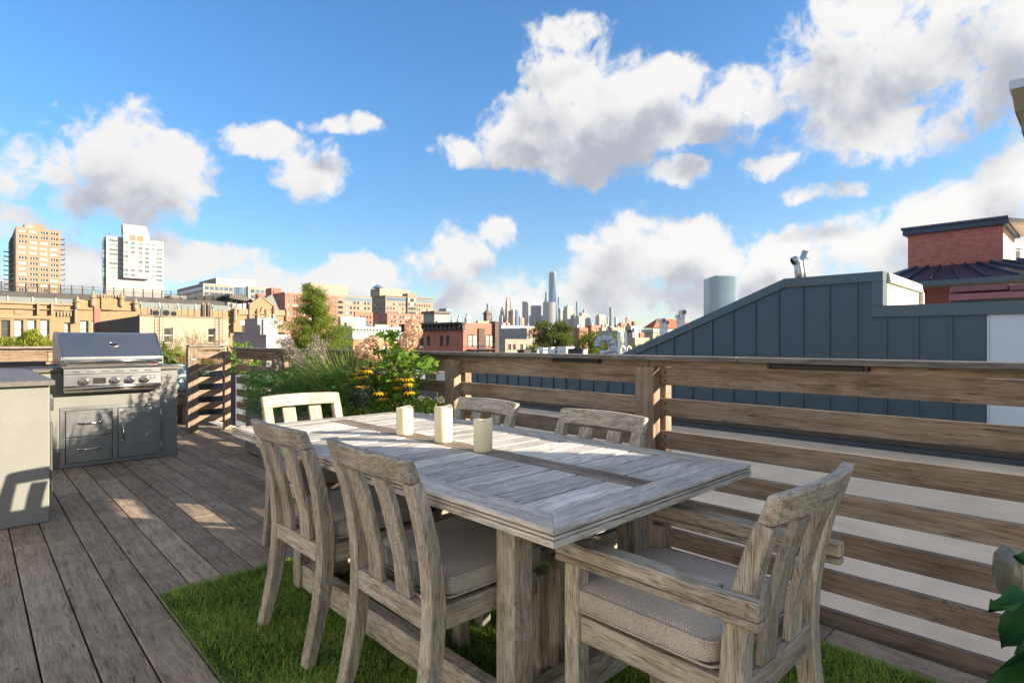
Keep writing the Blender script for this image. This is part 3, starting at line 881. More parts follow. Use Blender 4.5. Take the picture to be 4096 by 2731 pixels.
def make_chair(name, arms):
    t = thing(name, 'chair', 'chair', (0, 0, 0))
    hw = 0.232; fy = 0.245 if arms else 0.215
    dep = [0.036, 0.042, 0.048, 0.052, 0.054, 0.052, 0.047, 0.042, 0.038]
    for s in (-1, 1):
        a, b = (hw - 0.05) * s, hw * s
        sweep(PROF, min(a, b), max(a, b), dep).build('back_leg', M['teak_z'], t, bevel=0.004)
        m_ = MB(); m_.box(min(a, b), fy - 0.048, 0, max(a, b), fy, 0.395 if not arms else 0.557); m_.build('front_leg', M['teak_z'], t, bevel=0.004)
        m_ = MB(); m_.box(s * (hw - 0.036), -0.196, 0.342, s * (hw - 0.010), fy - 0.049, 0.408); m_.build('side_rail', M['teak_y'], t, bevel=0.003)
        if arms:
            def arm(z0, z1, e):
                xo, xi = s * (hw + 0.034 - e), s * (hw - 0.024 + e)
                m_ = MB(); m_.prism([(xo, fy + 0.004 - e), (xi, fy + 0.004 - e), (xi, -0.196), (s * (hw + 0.0015), -0.196), (s * (hw + 0.0015), -0.296 + e), (xo, -0.296 + e)], 'z', z0, z1)
                return m_
            ar = arm(0.577, 0.616, 0.0).build('armrest', M['teak_y'], t, bevel=0.004)
            arm(0.5745, 0.5768, 0.0022).build('groove', M['teak_dark_y'], ar)
            arm(0.5575, 0.5743, 0.0004).build('lower_bead', M['teak_y'], ar, bevel=0.003)
            for dz in (0.588, 0.605):
                m_ = MB(); m_.lathe([(0.006, 0), (0.006, 0.0012)], 10, (s * (hw + 0.0335) if s < 0 else hw + 0.0352, -0.272, dz), 'x'); m_.build('plug', M['teak_dark_y'], t)
    for k, cx_ in enumerate((-0.078, 0.078)):
        pr = [(y - (0.020 if z > 0.5 else 0.012), z) for y, z in PROF if z >= 0.39]
        pr[0] = (pr[0][0], 0.409)
        pr[-1] = (pr[-1][0], 0.758)
        sweep(pr, cx_ - 0.038, cx_ + 0.038, 0.020).build('back_slat', M['teak_z'], t, bevel=0.003)
    # top rail, bowed in plan and leaning with the posts
    m_ = MB(); n = 12; vs = []
    for i in range(n + 1):
        u = -1 + 2 * i / n; x = hw * u; bow = -0.030 * (1 - u * u)
        for (dy, z) in ((-0.020 - 0.292, 0.7655), (0.018 - 0.292, 0.7655), (0.014 - 0.313, 0.836), (-0.018 - 0.313, 0.836)):
            vs.append((x, dy + bow, z - (0.006 * u * u if z > 0.8 else -0.004 * (1 - u * u))))
    fs = [(i * 4 + k, i * 4 + (k + 1) % 4, i * 4 + 4 + (k + 1) % 4, i * 4 + 4 + k) for i in range(n) for k in range(4)]
    m_.add(vs, fs + [(3, 2, 1, 0), tuple(n * 4 + k for k in range(4))])
    m_.build('top_rail', M['teak_x'], t, bevel=0.005)
    m_ = MB(); m_.box(-hw + 0.051, -0.245, 0.345, hw - 0.051, -0.205, 0.408); m_.build('back_rail', M['teak_x'], t, bevel=0.004)
    m_ = MB(); m_.box(-hw + 0.051, fy - 0.040, 0.345, hw - 0.051, fy - 0.010, 0.408); m_.build('front_rail', M['teak_x'], t, bevel=0.004)
    m_ = MB()
    for k in range(5):
        y = -0.15 + k * 0.075; m_.box(-hw + 0.037, y - 0.025, 0.388, hw - 0.037, y + 0.025, 0.404)
    m_.build('seat_slat', M['teak_x'], t, kind='stuff')
    d_ = fy + 0.19
    c_ = cushion_mesh(2 * hw - 0.03 + (0.02 if arms else 0), d_, 0.082, 0.410, (fy - 0.19) / 2 + 0.006).build('cushion', M['cushion_fabric'], t, smooth=True)
    w2, y0, y1 = hw - 0.018 + (0.01 if arms else 0), -0.185, fy + 0.001
    for zz in (0.424, 0.478):
        m_ = MB(); rr = 0.03; pts = []
        for cx_, cy_, a0 in ((w2 - rr, y1 - rr, 0), (-w2 + rr, y1 - rr, 90), (-w2 + rr, y0 + rr, 180), (w2 - rr, y0 + rr, 270)):
            for a in (0, 30, 60, 90): pts.append((cx_ + rr * math.cos(R(a0 + a)), cy_ + rr * math.sin(R(a0 + a)), zz))
        pts.append(pts[0]); m_.tube(pts, 0.003, 6, cap=False); m_.build('piping', M['cushion_fabric'], c_, smooth=True)
    return t

side0 = make_chair('dining_chair', False)
arm0 = make_chair('dining_armchair', True)
index_kids()
def place(src, first, x, y, rz, label):
    o = src if first else copy_tree(src)
    o.location = (x, y, 0.012); o.rotation_euler = (0, 0, R(rz)); o['label'] = label; o['group'] = 'weathered teak chairs around the dining table'
    return o
place(side0, True, 1.152, 2.152, -90, 'grey teak side chair in front of the table, the one farther from the camera')
place(side0, False, 1.150, 1.482, -91, 'grey teak side chair in front of the table, the one nearer the camera')
place(side0, False, 1.690, 2.285, 90, 'grey teak side chair by the fence, left one of two, behind the candles')
place(side0, False, 1.692, 1.535, 89, 'grey teak side chair by the fence, right one of two, nearer the fence post')
place(arm0, True, 1.402, 0.775, 0, 'grey teak armchair with pale cushion at the near table end')
place(arm0, False, 1.428, 2.985, 180, 'sunlit teak chair at the far end of the table by the planter')

# ================================================================ outdoor kitchen
def panel_box(name, x0, x1, y0, y1, z0, z1, m, parent, bevel=0.0, seg=1):
    mb = MB(); mb.box(x0, y0, z0, x1, y1, z1); return mb.build(name, m, parent, bevel=bevel, seg=seg)

GY = 6.56
kit = thing('grill_counter', 'pale stucco counter with steel drawers and door below the grill', 'counter', (1.05, 6.9, 0))
panel_box('body', 0.382, 1.548, GY, 7.25, 0.001, 0.879, M['stucco'], kit, 0.006, 2)
mb = MB()
for x0, x1 in ((0.41, 0.617), (1.381, 1.586)): mb.box(x0, GY - 0.035, 0.880, x1, 7.28, 0.912)
mb.box(0.617, 7.12, 0.880, 1.381, 7.28, 0.912)
mb.build('worktop', M['counter_stone'], kit, bevel=0.003)
fr = MB(); yf = GY - 0.006
for a in ((0.604, 1.432, 0.525, 0.556), (0.604, 1.432, 0.006, 0.043), (0.604, 0.642, 0.043, 0.525), (1.400, 1.432, 0.043, 0.525), (0.998, 1.040, 0.043, 0.525)):
    fr.box(a[0], yf, a[2], a[1], GY + 0.01, a[3])
fr.build('door_frame', M['steel_x'], kit, bevel=0.0015)
def arc_handle(parent, p0, p1, out, r=0.007):
    p0, p1 = Vector(p0), Vector(p1); pts = []
    for i in range(13):
        t = i / 12; s = math.sin(math.pi * t)
        pts.append(p0.lerp(p1, t) + Vector((0, -1, 0)) * out * (s ** 0.55))
    m_ = MB(); m_.tube(pts, [r * (1.0 + 0.12 * math.sin(math.pi * k / 12)) for k in range(13)], 10)
    for p in (p0, p1): m_.lathe([(r * 1.7, 0), (r * 1.7, 0.003), (r * 1.2, 0.005)], 12, p, 'y')
    m_.build('handle', M['steel_polished'], parent, smooth=True)
for z0, z1, hz in ((0.283, 0.522, 0.404), (0.046, 0.279, 0.164)):
    d_ = panel_box('drawer', 0.645, 0.995, GY - 0.016, GY + 0.02, z0, z1, M['steel_x'], kit, 0.003)
    arc_handle(d_, (0.742, GY - 0.0165, hz), (0.896, GY - 0.0165, hz), 0.032)
d_ = panel_box('door', 1.043, 1.397, GY - 0.016, GY + 0.02, 0.046, 0.522, M['steel_z'], kit, 0.003)
arc_handle(d_, (1.082, GY - 0.0165, 0.352), (1.082, GY - 0.0165, 0.208), 0.032)
for z in (0.11, 0.43):
    m_ = MB(); m_.tube([(1.4, GY - 0.014, z), (1.4, GY - 0.014, z + 0.06)], 0.005, 8); m_.build('hinge', M['steel_polished'], d_)

bar = thing('side_counter', 'pale stucco bar counter with dark stone top at the left edge of the deck', 'counter', (0.0, 5.6, 0))
panel_box('body', -2.0, 0.380, 4.69, 6.53, 0.001, 0.875, M['stucco'], bar, 0.008, 2)
mb = MB(); mb.box(-2.0, 4.645, 0.876, 0.405, 7.28, 0.908); mb.build('worktop', M['counter_stone'], bar, bevel=0.003)
panel_box('door', 0.381, 0.394, 4.80, 5.5, 0.06, 0.82, M['steel_z'], bar, 0.002)
m_ = MB(); m_.tube([(0.405, 4.86, 0.62), (0.405, 4.86, 0.16)], 0.006, 8); m_.build('handle', M['steel_polished'], bar)
panel_box('latch', 0.3945, 0.41, 4.80, 4.83, 0.70, 0.78, M['steel_polished'], bar, 0.002)

gr = thing('gas_grill', 'stainless steel built-in gas grill with sloped hood and four knobs', 'grill', (1.0, 6.8, 0.7))
# fire box and hood
panel_box('fire_box', 0.622, 1.376, 6.475, 7.10, 0.70, 0.915, M['steel_x'], gr)
hp = [(6.455, 0.943), (6.455, 1.016), (6.735, 1.238), (6.80, 1.246), (7.06, 1.246), (7.12, 1.20), (7.12, 0.943)]
mb = MB(); mb.prism(hp, 'x', 0.612, 1.388); hood = mb.build('hood', M['steel_x'], gr, bevel=0.004, seg=2)
for x0, x1 in ((0.600, 0.6115), (1.3885, 1.400)):
    mb = MB(); mb.prism([(6.452, 0.942), (6.452, 1.018), (6.733, 1.242), (6.80, 1.251), (7.062, 1.251), (7.125, 1.204), (7.125, 0.942)], 'x', x0, x1)
    mb.build('side_panel', M['steel_z'], hood, bevel=0.002)
m_ = MB(); m_.tube([(0.632, 6.395, 0.980), (1.372, 6.395, 0.980)], 0.0135, 16); m_.build('handle', M['steel_polished'], hood, smooth=True)
for x in (0.640, 1.364):
    m_ = MB(); m_.lathe([(0.020, 0.0), (0.020, 0.055), (0.017, 0.06)], 16, (x, 6.454, 0.980), 'y')
    m_.build('handle_bracket', M['steel_polished'], hood)
# emblem on the slope of the hood
sl = Vector((0, 0.28, 0.222)).normalized(); nn = Vector((0, -0.222, 0.28)).normalized()
c0 = Vector((1.012, 6.595, 1.016 + (6.595 - 6.455) * 0.222 / 0.28)) + nn * 0.001
def emb(u, v, h): return c0 + Vector((u, 0, 0)) + sl * v + nn * h
m_ = MB(); n = 32
prof_e = [(1.0, 0.0), (0.97, 0.006), (0.84, 0.008), (0.78, 0.004)]
m_.add([emb(0.050 * f * math.cos(2 * math.pi * k / n), 0.031 * f * math.sin(2 * math.pi * k / n), h) for f, h in prof_e for k in range(n)],
       [(i * n + k, i * n + (k + 1) % n, (i + 1) * n + (k + 1) % n, (i + 1) * n + k) for i in range(3) for k in range(n)])
eb = m_.build('emblem', M['steel_polished'], hood, smooth=True)
m_ = MB(); m_.add([emb(0.039 * math.cos(2 * math.pi * k / n), 0.0243 * math.sin(2 * math.pi * k / n), 0.003) for k in range(n)], [tuple(range(n))])
m_.build('emblem_field', M['black_metal'], eb)
m_ = MB()
m_.add([emb(-0.0015, -0.017, 0.0045), emb(0.0015, -0.017, 0.0045), emb(0.001, 0.004, 0.0045), emb(-0.001, 0.004, 0.0045)], [(0, 1, 2, 3)])
for a in (-65, -35, -5, 25, 55, 85, 115, 145, 175, 205, 235, 245):
    a = R(a * 0.62 + 30); ln = 0.022
    dx, dy = math.cos(a) * ln, math.sin(a) * ln * 0.55
    m_.add([emb(0, 0.002, 0.0045), emb(dx * .55 - dy * .12, 0.004 + dy * .75 + dx * .06, 0.0045), emb(dx, 0.001 + dy * .75, 0.0045), emb(dx * .55 + dy * .12, 0.001 + dy * .6, 0.0045)], [(0, 1, 2, 3)])
m_.build('emblem_tree', M['steel_polished'], eb)
# front sheet with slots, control panel
panel_box('top_lip', 0.606, 1.394, 6.42, 6.476, 0.917, 0.936, M['steel_polished'], gr, 0.004, 2)
panel_box('upper_fascia', 0.620, 1.379, 6.448, 6.474, 0.862, 0.9165, M['steel_x'], gr, 0.002)
for k in range(6):
    x = 0.675 + k * 0.112
    panel_box('slot', x, x + 0.062, 6.4470, 6.4478, 0.878, 0.884, M['dark_void'], gr)
cp = panel_box('control_panel', 0.619, 1.380, 6.440, 6.474, 0.752, 0.8615, M['steel_x'], gr, 0.003)
for x in (0.770, 1.004, 1.122, 1.241):
    m_ = MB(); m_.lathe([(0.038, 0), (0.038, 0.004), (0.033, 0.007)], 28, (x, 6.4395, 0.797), 'y'); kb = m_.build('knob', M['steel_polished'], cp, smooth=False)
    m_ = MB(); m_.lathe([(0.029, 0.006), (0.028, 0.034), (0.026, 0.038), (0.018, 0.0395)], 28, (x, 6.4395, 0.797), 'y'); m_.build('cap', M['steel_polished'], kb)
    m_ = MB(); m_.box(x - 0.0015, 6.3985, 0.800, x + 0.0015, 6.4, 0.822); m_.build('mark', M['black_metal'], kb)
bd = panel_box('badge', 0.832, 0.932, 6.436, 6.4397, 0.768, 0.824, M['steel_polished'], cp, 0.002)
panel_box('badge_field', 0.838, 0.926, 6.4352, 6.4358, 0.774, 0.818, M['black_metal'], bd)
m_ = MB()
for k in range(8):
    x = 0.852 + k * 0.0085; m_.box(x, 6.4342, 0.795 + (0.002 if k % 2 else 0), x + 0.0058, 6.4350, 0.807 + (0.004 if k in (0, 3) else 0))
for k in range(5):
    x = 0.862 + k * 0.0085; m_.box(x, 6.4342, 0.780, x + 0.006, 6.4350, 0.788)
m_.build('badge_lettering', M['steel_polished'], bd)
for x in (1.290, 1.318):
    m_ = MB(); m_.box(x, 6.435, 0.800, x + 0.018, 6.4395, 0.835); sw_ = m_.build('switch', M['black_metal'], cp, bevel=0.002)
    m_ = MB(); m_.box(x + 0.003, 6.4325, 0.805, x + 0.015, 6.4348, 0.830); m_.build('rocker', M['parapet_cream'], sw_, bevel=0.002)
m_ = MB(); m_.tube([(0.618, 6.452, 0.735), (1.381, 6.452, 0.735)], 0.016, 14); m_.build('bull_nose', M['steel_polished'], gr, smooth=True)
panel_box('drip_tray', 0.626, 1.374, 6.455, 6.559, 0.690, 0.716, M['steel_polished'], gr, 0.003)

# ================================================================ next-door roofs and walls
RZ0 = -0.30
mb = MB(); mb.box(2.99, -9, GROUND_Z, 30, 26, RZ0 - .012); tag(mb.build('neighbour_roof', M['roof_membrane']), kind='structure')
cr_ = thing('membrane_roof', None, None, (5, 4, RZ0), kind='structure')
for k in range(6):
    m_ = MB(); m_.box(3.0 + k * .99, -9, RZ0 - .011, 3.0 + k * .99 + .985, 22, RZ0 + .0015 * (k % 2)); m_.build('membrane_sheet', M['cream_membrane'], cr_)
bf_ = thing('roof_upstand', 'dark metal upstand with bolts along the cream roof beyond the fence', 'flashing', (8.9, 4, RZ0))
m_ = MB(); m_.box(8.90, -6, RZ0 + .001, 8.97, 22, RZ0 + .075); m_.build('blue_strip', M['coping_blue'], bf_, bevel=.006)
m_ = MB(); m_.box(8.92, -6, RZ0 + .076, 8.965, 22, RZ0 + .33); m_.build('brown_band', M['coping_brown'], bf_, bevel=.006)
for y in (1.6, 4.35, 6.1, 6.5, 9.5, -.4):
    m_ = MB(); m_.lathe([(0.03, 0), (0.03, 0.006), (0.018, 0.008), (0.014, 0.025)], 12, (8.92, y, RZ0 + .2), 'x'); m_.build('bolt', M['zinc'], bf_)

SX = 9.0
sd = thing('metal_clad_wall', 'dark blue-grey standing seam metal wall with sloping top behind the fence', 'wall', (SX, 4, -0.29))
A, B, C, Dd, E_ = [at_x(*p, SX) for p in ((2500, 1410), (3141, 1115.5), (3535, 1085), (3535, 1222), (4096, 1203))]
slope = (B.z - A.z) / (B.y - A.y)
yl = A.y + (0.78 - A.z) / slope
YL_END = at_x(1862, 1500, SX).y
top = [(YL_END, 0.78), (yl, 0.78), (B.y, B.z), (C.y, C.z), (C.y - 1e-4, Dd.z), (-3.0, Dd.z + (E_.z - Dd.z) * (-3.0 - Dd.y) / (E_.y - Dd.y))]
def top_z(y):
    for (ya, za), (yb, zb) in zip(top, top[1:]):
        if yb <= y <= ya: return za + (zb - za) * (y - ya) / (yb - ya)
    return top[-1][1]
mb = MB()
poly = top + [(-3.0, -0.75), (YL_END, -0.29)]
mb.prism(poly, 'x', SX + 0.02, SX + 0.10); mb.build('core', M['siding'], sd)
seams = [at_x(p, 1400, SX).y for p in (2623.5, 2695, 2771, 2849, 2934, 3022.5, 3115, 3213, 3318, 3429, 3546, 3673, 3808, 3949)]
pt = (seams[0] - seams[-1]) / 13
left = []; y = seams[0]
while y + pt < YL_END: y += pt; left.append(y)
seams = left[::-1] + seams
edges = [YL_END] + seams
TR = 0.135
for a, b in zip(edges, edges[1:]):
    ya, yb = a - 0.006, b + 0.006
    ys = [ya] + [k[0] for k in top if yb < k[0] < ya] + [yb]
    pl = [(y_, top_z(y_) - TR + 0.02) for y_ in ys]
    m_ = MB(); m_.prism(pl + [(yb, -0.29), (ya, -0.29)], 'x', SX, SX + 0.019)
    m_.build('panel', M['siding'], sd)
for y in seams:
    zt = top_z(y) - TR + 0.02
    m_ = MB(); m_.box(SX - 0.026, y - 0.006, -0.29, SX + 0.0185, y + 0.006, zt); m_.build('seam', M['siding_trim'], sd)
def trim(p, q, h, nm='trim'):
    m_ = MB(); (ya, za), (yb, zb) = p, q
    m_.hexa([(SX - 0.045, yb, zb - h), (SX + 0.16, yb, zb - h), (SX + 0.16, ya, za - h), (SX - 0.045, ya, za - h), (SX - 0.045, yb, zb), (SX + 0.16, yb, zb), (SX + 0.16, ya, za), (SX - 0.045, ya, za)])
    return m_.build(nm, M['siding_trim'], sd, bevel=0.004)
trim((YL_END, 0.78), (yl, 0.78), TR)
trim((yl, 0.78), (B.y, B.z), TR)
wv = at_x(3489, 1150, SX).y - C.y
trim((B.y - 0.001, B.z), (C.y, C.z), TR)
trim((C.y + wv, top_z(C.y + wv) - TR - 0.001), (C.y, C.z - TR - 0.001), C.z - TR - Dd.z - 0.002)
trim((C.y + wv, Dd.z), (-3.0, top[-1][1]), TR + 0.02)
m_ = MB(); m_.box(SX - 0.012, -3.0, -0.29, SX + 0.0186, seams[-1] - 0.02, top_z(0.5) - TR); m_.build('white_panel', M['white_panel'], sd)
m_ = MB(); m_.box(SX - 0.03, seams[-1] - 0.018, -0.29, SX - 0.013, seams[-1] - 0.002, top_z(0.5) - TR - 0.03); m_.build('corner_strip', M['white_panel'], sd)
# concrete return of that wall and roof of the stair head behind it
rt = thing('concrete_return', 'pale weathered concrete end wall beside the blue-grey metal wall', 'wall', (10, C.y, 1.4))
m_ = MB(); m_.box(SX + 0.165, C.y - 0.002, -0.7, 11.1, C.y + 0.09, C.z - 0.145); m_.build('wall', M['stone_block'], rt, bevel=0.01)
m_ = MB(); m_.hexa([(SX + 0.165, C.y - 0.05, C.z - 0.14), (11.16, C.y - 0.05, C.z - 0.16), (11.16, C.y + 0.12, C.z - 0.16), (SX + 0.165, C.y + 0.12, C.z - 0.14), (SX + 0.165, C.y - 0.03, C.z - 0.005), (11.16, C.y - 0.03, C.z - 0.03), (11.16, C.y + 0.12, C.z - 0.03), (SX + 0.165, C.y + 0.12, C.z - 0.005)])
m_.build('cap', M['stone_block'], rt, bevel=0.008)
m_ = MB(); m_.box(11.1, C.y - 0.06, C.z - 0.36, 11.17, C.y + 0.1, C.z - 0.165); m_.build('bracket', M['stone_block'], rt, bevel=0.008)
m_ = MB(); m_.prism([(C.y + 0.13, C.z - 0.05), (B.y, B.z - 0.05), (yl, 0.72), (yl, -0.7), (C.y + 0.13, -0.7)], 'x', SX + 0.17, 11.1); m_.build('stair_roof', M['roof_dark'], sd)

# twin metal flues on the stair head
vt = thing('twin_flue', 'pair of bent silver flue pipes on top of the metal clad wall', 'pipe', tuple(at_d(3205, 1110, 9.6)))
def pxd(p, d): return at_d(p[0], p[1], d)
for pts, dd in ((((3217, 1150), (3213, 1090), (3205, 1050), (3217, 1030), (3226, 1008)), 9.6), (((3200, 1150), (3196, 1085), (3191, 1052), (3183, 1040), (3170, 1046)), 9.45)):
    m_ = MB(); m_.tube([pxd(p, dd) for p in pts], [0.066, 0.066, 0.066, 0.066, 0.068], 16); f = m_.build('pipe', M['zinc'], vt, smooth=True)
    for k in (1, 2, 3):
        a, b = pxd(pts[k], dd), pxd(pts[k + 1], dd); dr = (b - a).normalized() * 0.008
        m_ = MB(); m_.tube([a - dr, a + dr], 0.071, 16); m_.build('band', M['zinc'], f)
    e1, e0 = pxd(pts[-1], dd), pxd(pts[-2], dd); dr = (e1 - e0).normalized()
    m_ = MB(); m_.tube([e1 + dr * 0.001, e1 + dr * 0.003], 0.052, 16); m_.build('mouth', M['dark_void'], f)

# white plastic tee vents
def tee_vent(px, py_top, py_bot, d, r, label, rz):
    b = at_d(px, py_bot, d); t_ = at_d(px, py_top, d)
    v = thing('plastic_vent', label, 'pipe', tuple(b), group='white plastic tee vents on the next roof')
    m_ = MB(); m_.tube([b - Vector((0, 0, 1.2)), t_], r, 14); m_.build('riser', M['pvc'], v, smooth=True)
    m_ = MB(); m_.tube([t_ - Vector((0, 0, 0.15)), t_ - Vector((0, 0, 0.10))], r * 1.12, 14); m_.build('coupling', M['pvc'], v, smooth=True)
    h = Vector((math.cos(rz), math.sin(rz), 0))
    m_ = MB(); m_.tube([t_ - h * r * 1.9, t_ + h * r * 1.9], r * 1.08, 14); m_.build('tee', M['pvc'], v, smooth=True)
    m_ = MB(); m_.tube([t_ - h * (r * 1.9 + 0.001), t_ - h * (r * 1.9 + 0.002)], r * 0.9, 14); m_.build('mouth', M['planter_grey'], v)
tee_vent(2647, 1283, 1345, 13.5, 0.055, 'white plastic tee vent above the sloping metal wall, left front one', R(60))
tee_vent(2664, 1290, 1340, 14.4, 0.045, 'slim white plastic tee vent just behind the left front one', R(60))
tee_vent(2729, 1249, 1300, 12.6, 0.052, 'highest white plastic tee vent above the sloping metal wall', R(55))
tee_vent(2713, 1265, 1305, 13.6, 0.045, 'slim white plastic tee vent beside the highest one', R(55))

# roof gooseneck duct and pipes beyond the fence
gd = thing('gooseneck_duct', 'large galvanised metal gooseneck duct curving above the fence cap', 'duct', tuple(at_d(2430, 1420, 20)))
cpts = [(2450, 1440), (2450, 1405), (2449, 1380), (2441, 1361), (2425, 1352), (2408, 1354), (2397, 1363), (2392, 1376), (2391, 1386)]
for i, (a, b) in enumerate(zip(cpts, cpts[1:])):
    m_ = MB(); pa, pb = pxd(a, 20), pxd(b, 20); ex = (pb - pa).normalized() * 0.012
    m_.tube([pa - ex, pb + ex], [0.135 + 0.003 * (i % 2)] * 2, 18); m_.build('segment', M['zinc'], gd, smooth=True)
m_ = MB(); m_.tube([pxd((2400, 1411), 19.2), pxd((2455, 1402), 19.4), pxd((2478, 1396), 19.6)], 0.075, 14); m_.build('side_duct', M['zinc'], gd, smooth=True)
for i, (px, yt) in enumerate(((2476, 1328), (2503, 1326))):
    b, t_ = pxd((px, 1450), 19.0), pxd((px, yt), 19.0)
    m_ = MB(); m_.tube([b, t_], 0.052, 14); o = m_.build('vent_pipe', M['pvc'], None, smooth=True)
    tag(o, ('tall white vent pipe beside the galvanised gooseneck duct', 'tall white vent pipe nearest the foot of the sloping metal wall')[i], 'pipe', 'upright white vent pipes on the next roof')
for i, px in enumerate((2490, 2515)):
    pts = [pxd(p, 18.6) for p in ((px - 9, 1440), (px - 9, 1398), (px - 6, 1389), (px, 1386), (px + 6, 1390), (px + 9, 1400))]
    m_ = MB(); m_.tube(pts, 0.045, 12); o = m_.build('bent_vent', M['pvc'], None, smooth=True)
    tag(o, ('short white bent vent between the two tall vent pipes', 'short white bent vent at the very foot of the sloping metal wall')[i], 'pipe', 'short bent vents on the next roof')

# ---------------------------------------------------------------- brick stair head with metal skirt roof
BX = 22.0
bh = thing('brick_stair_head', 'red brick stair head with blue metal cap and skirt roof', 'building', (BX, 3, 0))
TL, TR_, BL, BR = [at_x(*p, BX) for p in ((3631, 942), (4014, 900), (3631, 1071), (4014, 1048))]
z0, z1 = (BL.z + BR.z) / 2, (TL.z + TR_.z) / 2
ya, yb = TR_.y, TL.y
m_ = MB(); m_.box(BX + 0.03, ya + 0.01, z0 - 3.5, BX + 3.2, yb, z1); m_.build('core_wall', M['parapet_cream'], bh)
brickmats = []
for i, c in enumerate(((0.46, 0.155, 0.135), (0.50, 0.185, 0.16), (0.42, 0.14, 0.125))):
    brickmats.append(plain('face_brick_%d' % i, c, 0.85, namt=0.12, nscale=8))
plain('mortar', (0.62, 0.46, 0.40), 0.9)
m_ = MB(); m_.box(BX + 0.005, ya + 0.005, z0, BX + 0.029, yb - 0.005, z1); m_.build('mortar_bed', M['mortar'], bh)
ncol, nrow = 12, 16
bw, bht = (yb - ya) / ncol, (z1 - z0) / nrow
meshes = []
for fr_ in (1.0, 0.5):
    for i in range(3):
        b_ = MB(); b_.box(0, 0.006, 0.006, 0.012, bw * fr_ - 0.006, bht - 0.006)
        me = bpy.data.meshes.new('brick'); me.from_pydata(b_.v, [], b_.f); me.materials.append(brickmats[i]); fix_normals(me); meshes.append(me)
for r_ in range(nrow):
    y = ya
    cells = [1.0] * ncol if r_ % 2 == 0 else [0.5] + [1.0] * (ncol - 1) + [0.5]
    for cc in cells:
        o = link('brick', meshes[(0 if cc == 1 else 3) + random.randrange(3)], bh)
        o.location = Vector((BX - 0.007, y, z0 + r_ * bht)) - origin_of(bh); y += bw * cc
m_ = MB(); m_.box(BX - 0.12, ya - 0.12, z1, BX + 3.2, yb + 0.12, z1 + 0.17); m_.build('cap', M['blue_metal_roof'], bh, bevel=0.01)
m_ = MB(); m_.box(BX - 0.16, ya - 0.12, z1 + 0.171, BX + 3.3, yb + 0.16, z1 + 0.24); m_.build('cap_edge', M['blue_metal_roof'], bh)
m_ = MB(); m_.hexa([(BX - 0.1, ya - 0.55, z1 - 0.02), (BX + 3.3, ya - 0.55, z1 - 0.02), (BX + 3.3, ya - 0.13, z1 + 0.05), (BX - 0.1, ya - 0.13, z1 + 0.05), (BX - 0.1, ya - 0.55, z1 + 0.07), (BX + 3.3, ya - 0.55, z1 + 0.07), (BX + 3.3, ya - 0.13, z1 + 0.18), (BX - 0.1, ya - 0.13, z1 + 0.18)])
m_.build('eave', M['stone_block'], bh)
m_ = MB(); m_.tube([(BX - 0.02, ya - 0.5, z1), (BX - 0.02, ya - 0.5, z0 - 0.1)], 0.035, 8); m_.build('downpipe', M['black_metal'], bh)
# skirt roof: bays of metal between raised seams
el = at_x(3652, 1128, BX - 1.25); ez = el.z
y_l, y_r = yb + 1.15, -1.6
nb_ = 11
for k in range(nb_):
    u0, u1 = k / nb_, (k + 1) / nb_
    ye0, ye1 = y_l + (y_r - y_l) * u0, y_l + (y_r - y_l) * u1
    yw0, yw1 = (yb + 0.05) + (ya - 0.9 - yb - 0.05) * u0, (yb + 0.05) + (ya - 0.9 - yb - 0.05) * u1
    m_ = MB(); m_.hexa([(BX - 1.3, ye1, ez - 0.03), (BX + 0.0, yw1, z0 - 0.05), (BX + 0.0, yw0, z0 - 0.05), (BX - 1.3, ye0, ez - 0.03), (BX - 1.3, ye1, ez), (BX + 0.0, yw1, z0), (BX + 0.0, yw0, z0), (BX - 1.3, ye0, ez)])
    m_.build('roof_bay', M['blue_metal_roof'], bh)
    m_ = MB(); m_.bar((BX - 1.3, ye1, ez + 0.03), (BX - 0.03, yw1, z0 + 0.03), 0.035, 0.07); m_.build('roof_seam', M['blue_metal_roof'], bh)
m_ = MB(); m_.box(BX - 1.42, y_r, ez - 0.16, BX - 1.305, y_l, ez - 0.005); m_.build('gutter', M['siding_trim'], bh, bevel=0.01)
m_ = MB(); m_.box(BX - 1.3, y_r, ez - 0.14, BX - 0.02, y_l - 0.1, ez - 0.06); m_.build('soffit', M['bench_x'], bh)
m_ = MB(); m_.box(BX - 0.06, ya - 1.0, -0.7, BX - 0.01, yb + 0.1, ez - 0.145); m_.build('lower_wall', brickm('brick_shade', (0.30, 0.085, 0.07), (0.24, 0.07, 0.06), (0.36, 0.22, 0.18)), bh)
# mauve painted pipes / housings in front of it
ms = thing('mauve_housing', 'dusty mauve painted metal roof housing in front of the brick stair head', 'housing', tuple(at_x(3900, 1200, 15)))
def mbox(pl, pr, yt, ybm, x, nm, m, dx=0.5):
    a, b = at_x(pl, yt, x), at_x(pr, yt, x); zb = at_x((pl + pr) / 2, ybm, x).z; zt = at_x((pl + pr) / 2, (yt), x).z
    m_ = MB(); m_.box(x, b.y, zb, x + dx, a.y, zt); return m_.build(nm, m, ms, bevel=0.01)
mbox(3799, 4030, 1142, 1164, 15.2, 'upper_tray', M['mauve_paint'])
mbox(4040, 4200, 1134, 1158, 15.2, 'upper_tray', M['mauve_paint'])
mbox(3795, 4200, 1168, 1192, 15.0, 'lower_tray', M['mauve_paint'], 0.9)
mbox(3805, 4200, 1195, 1300, 15.3, 'case', M['siding_trim'])
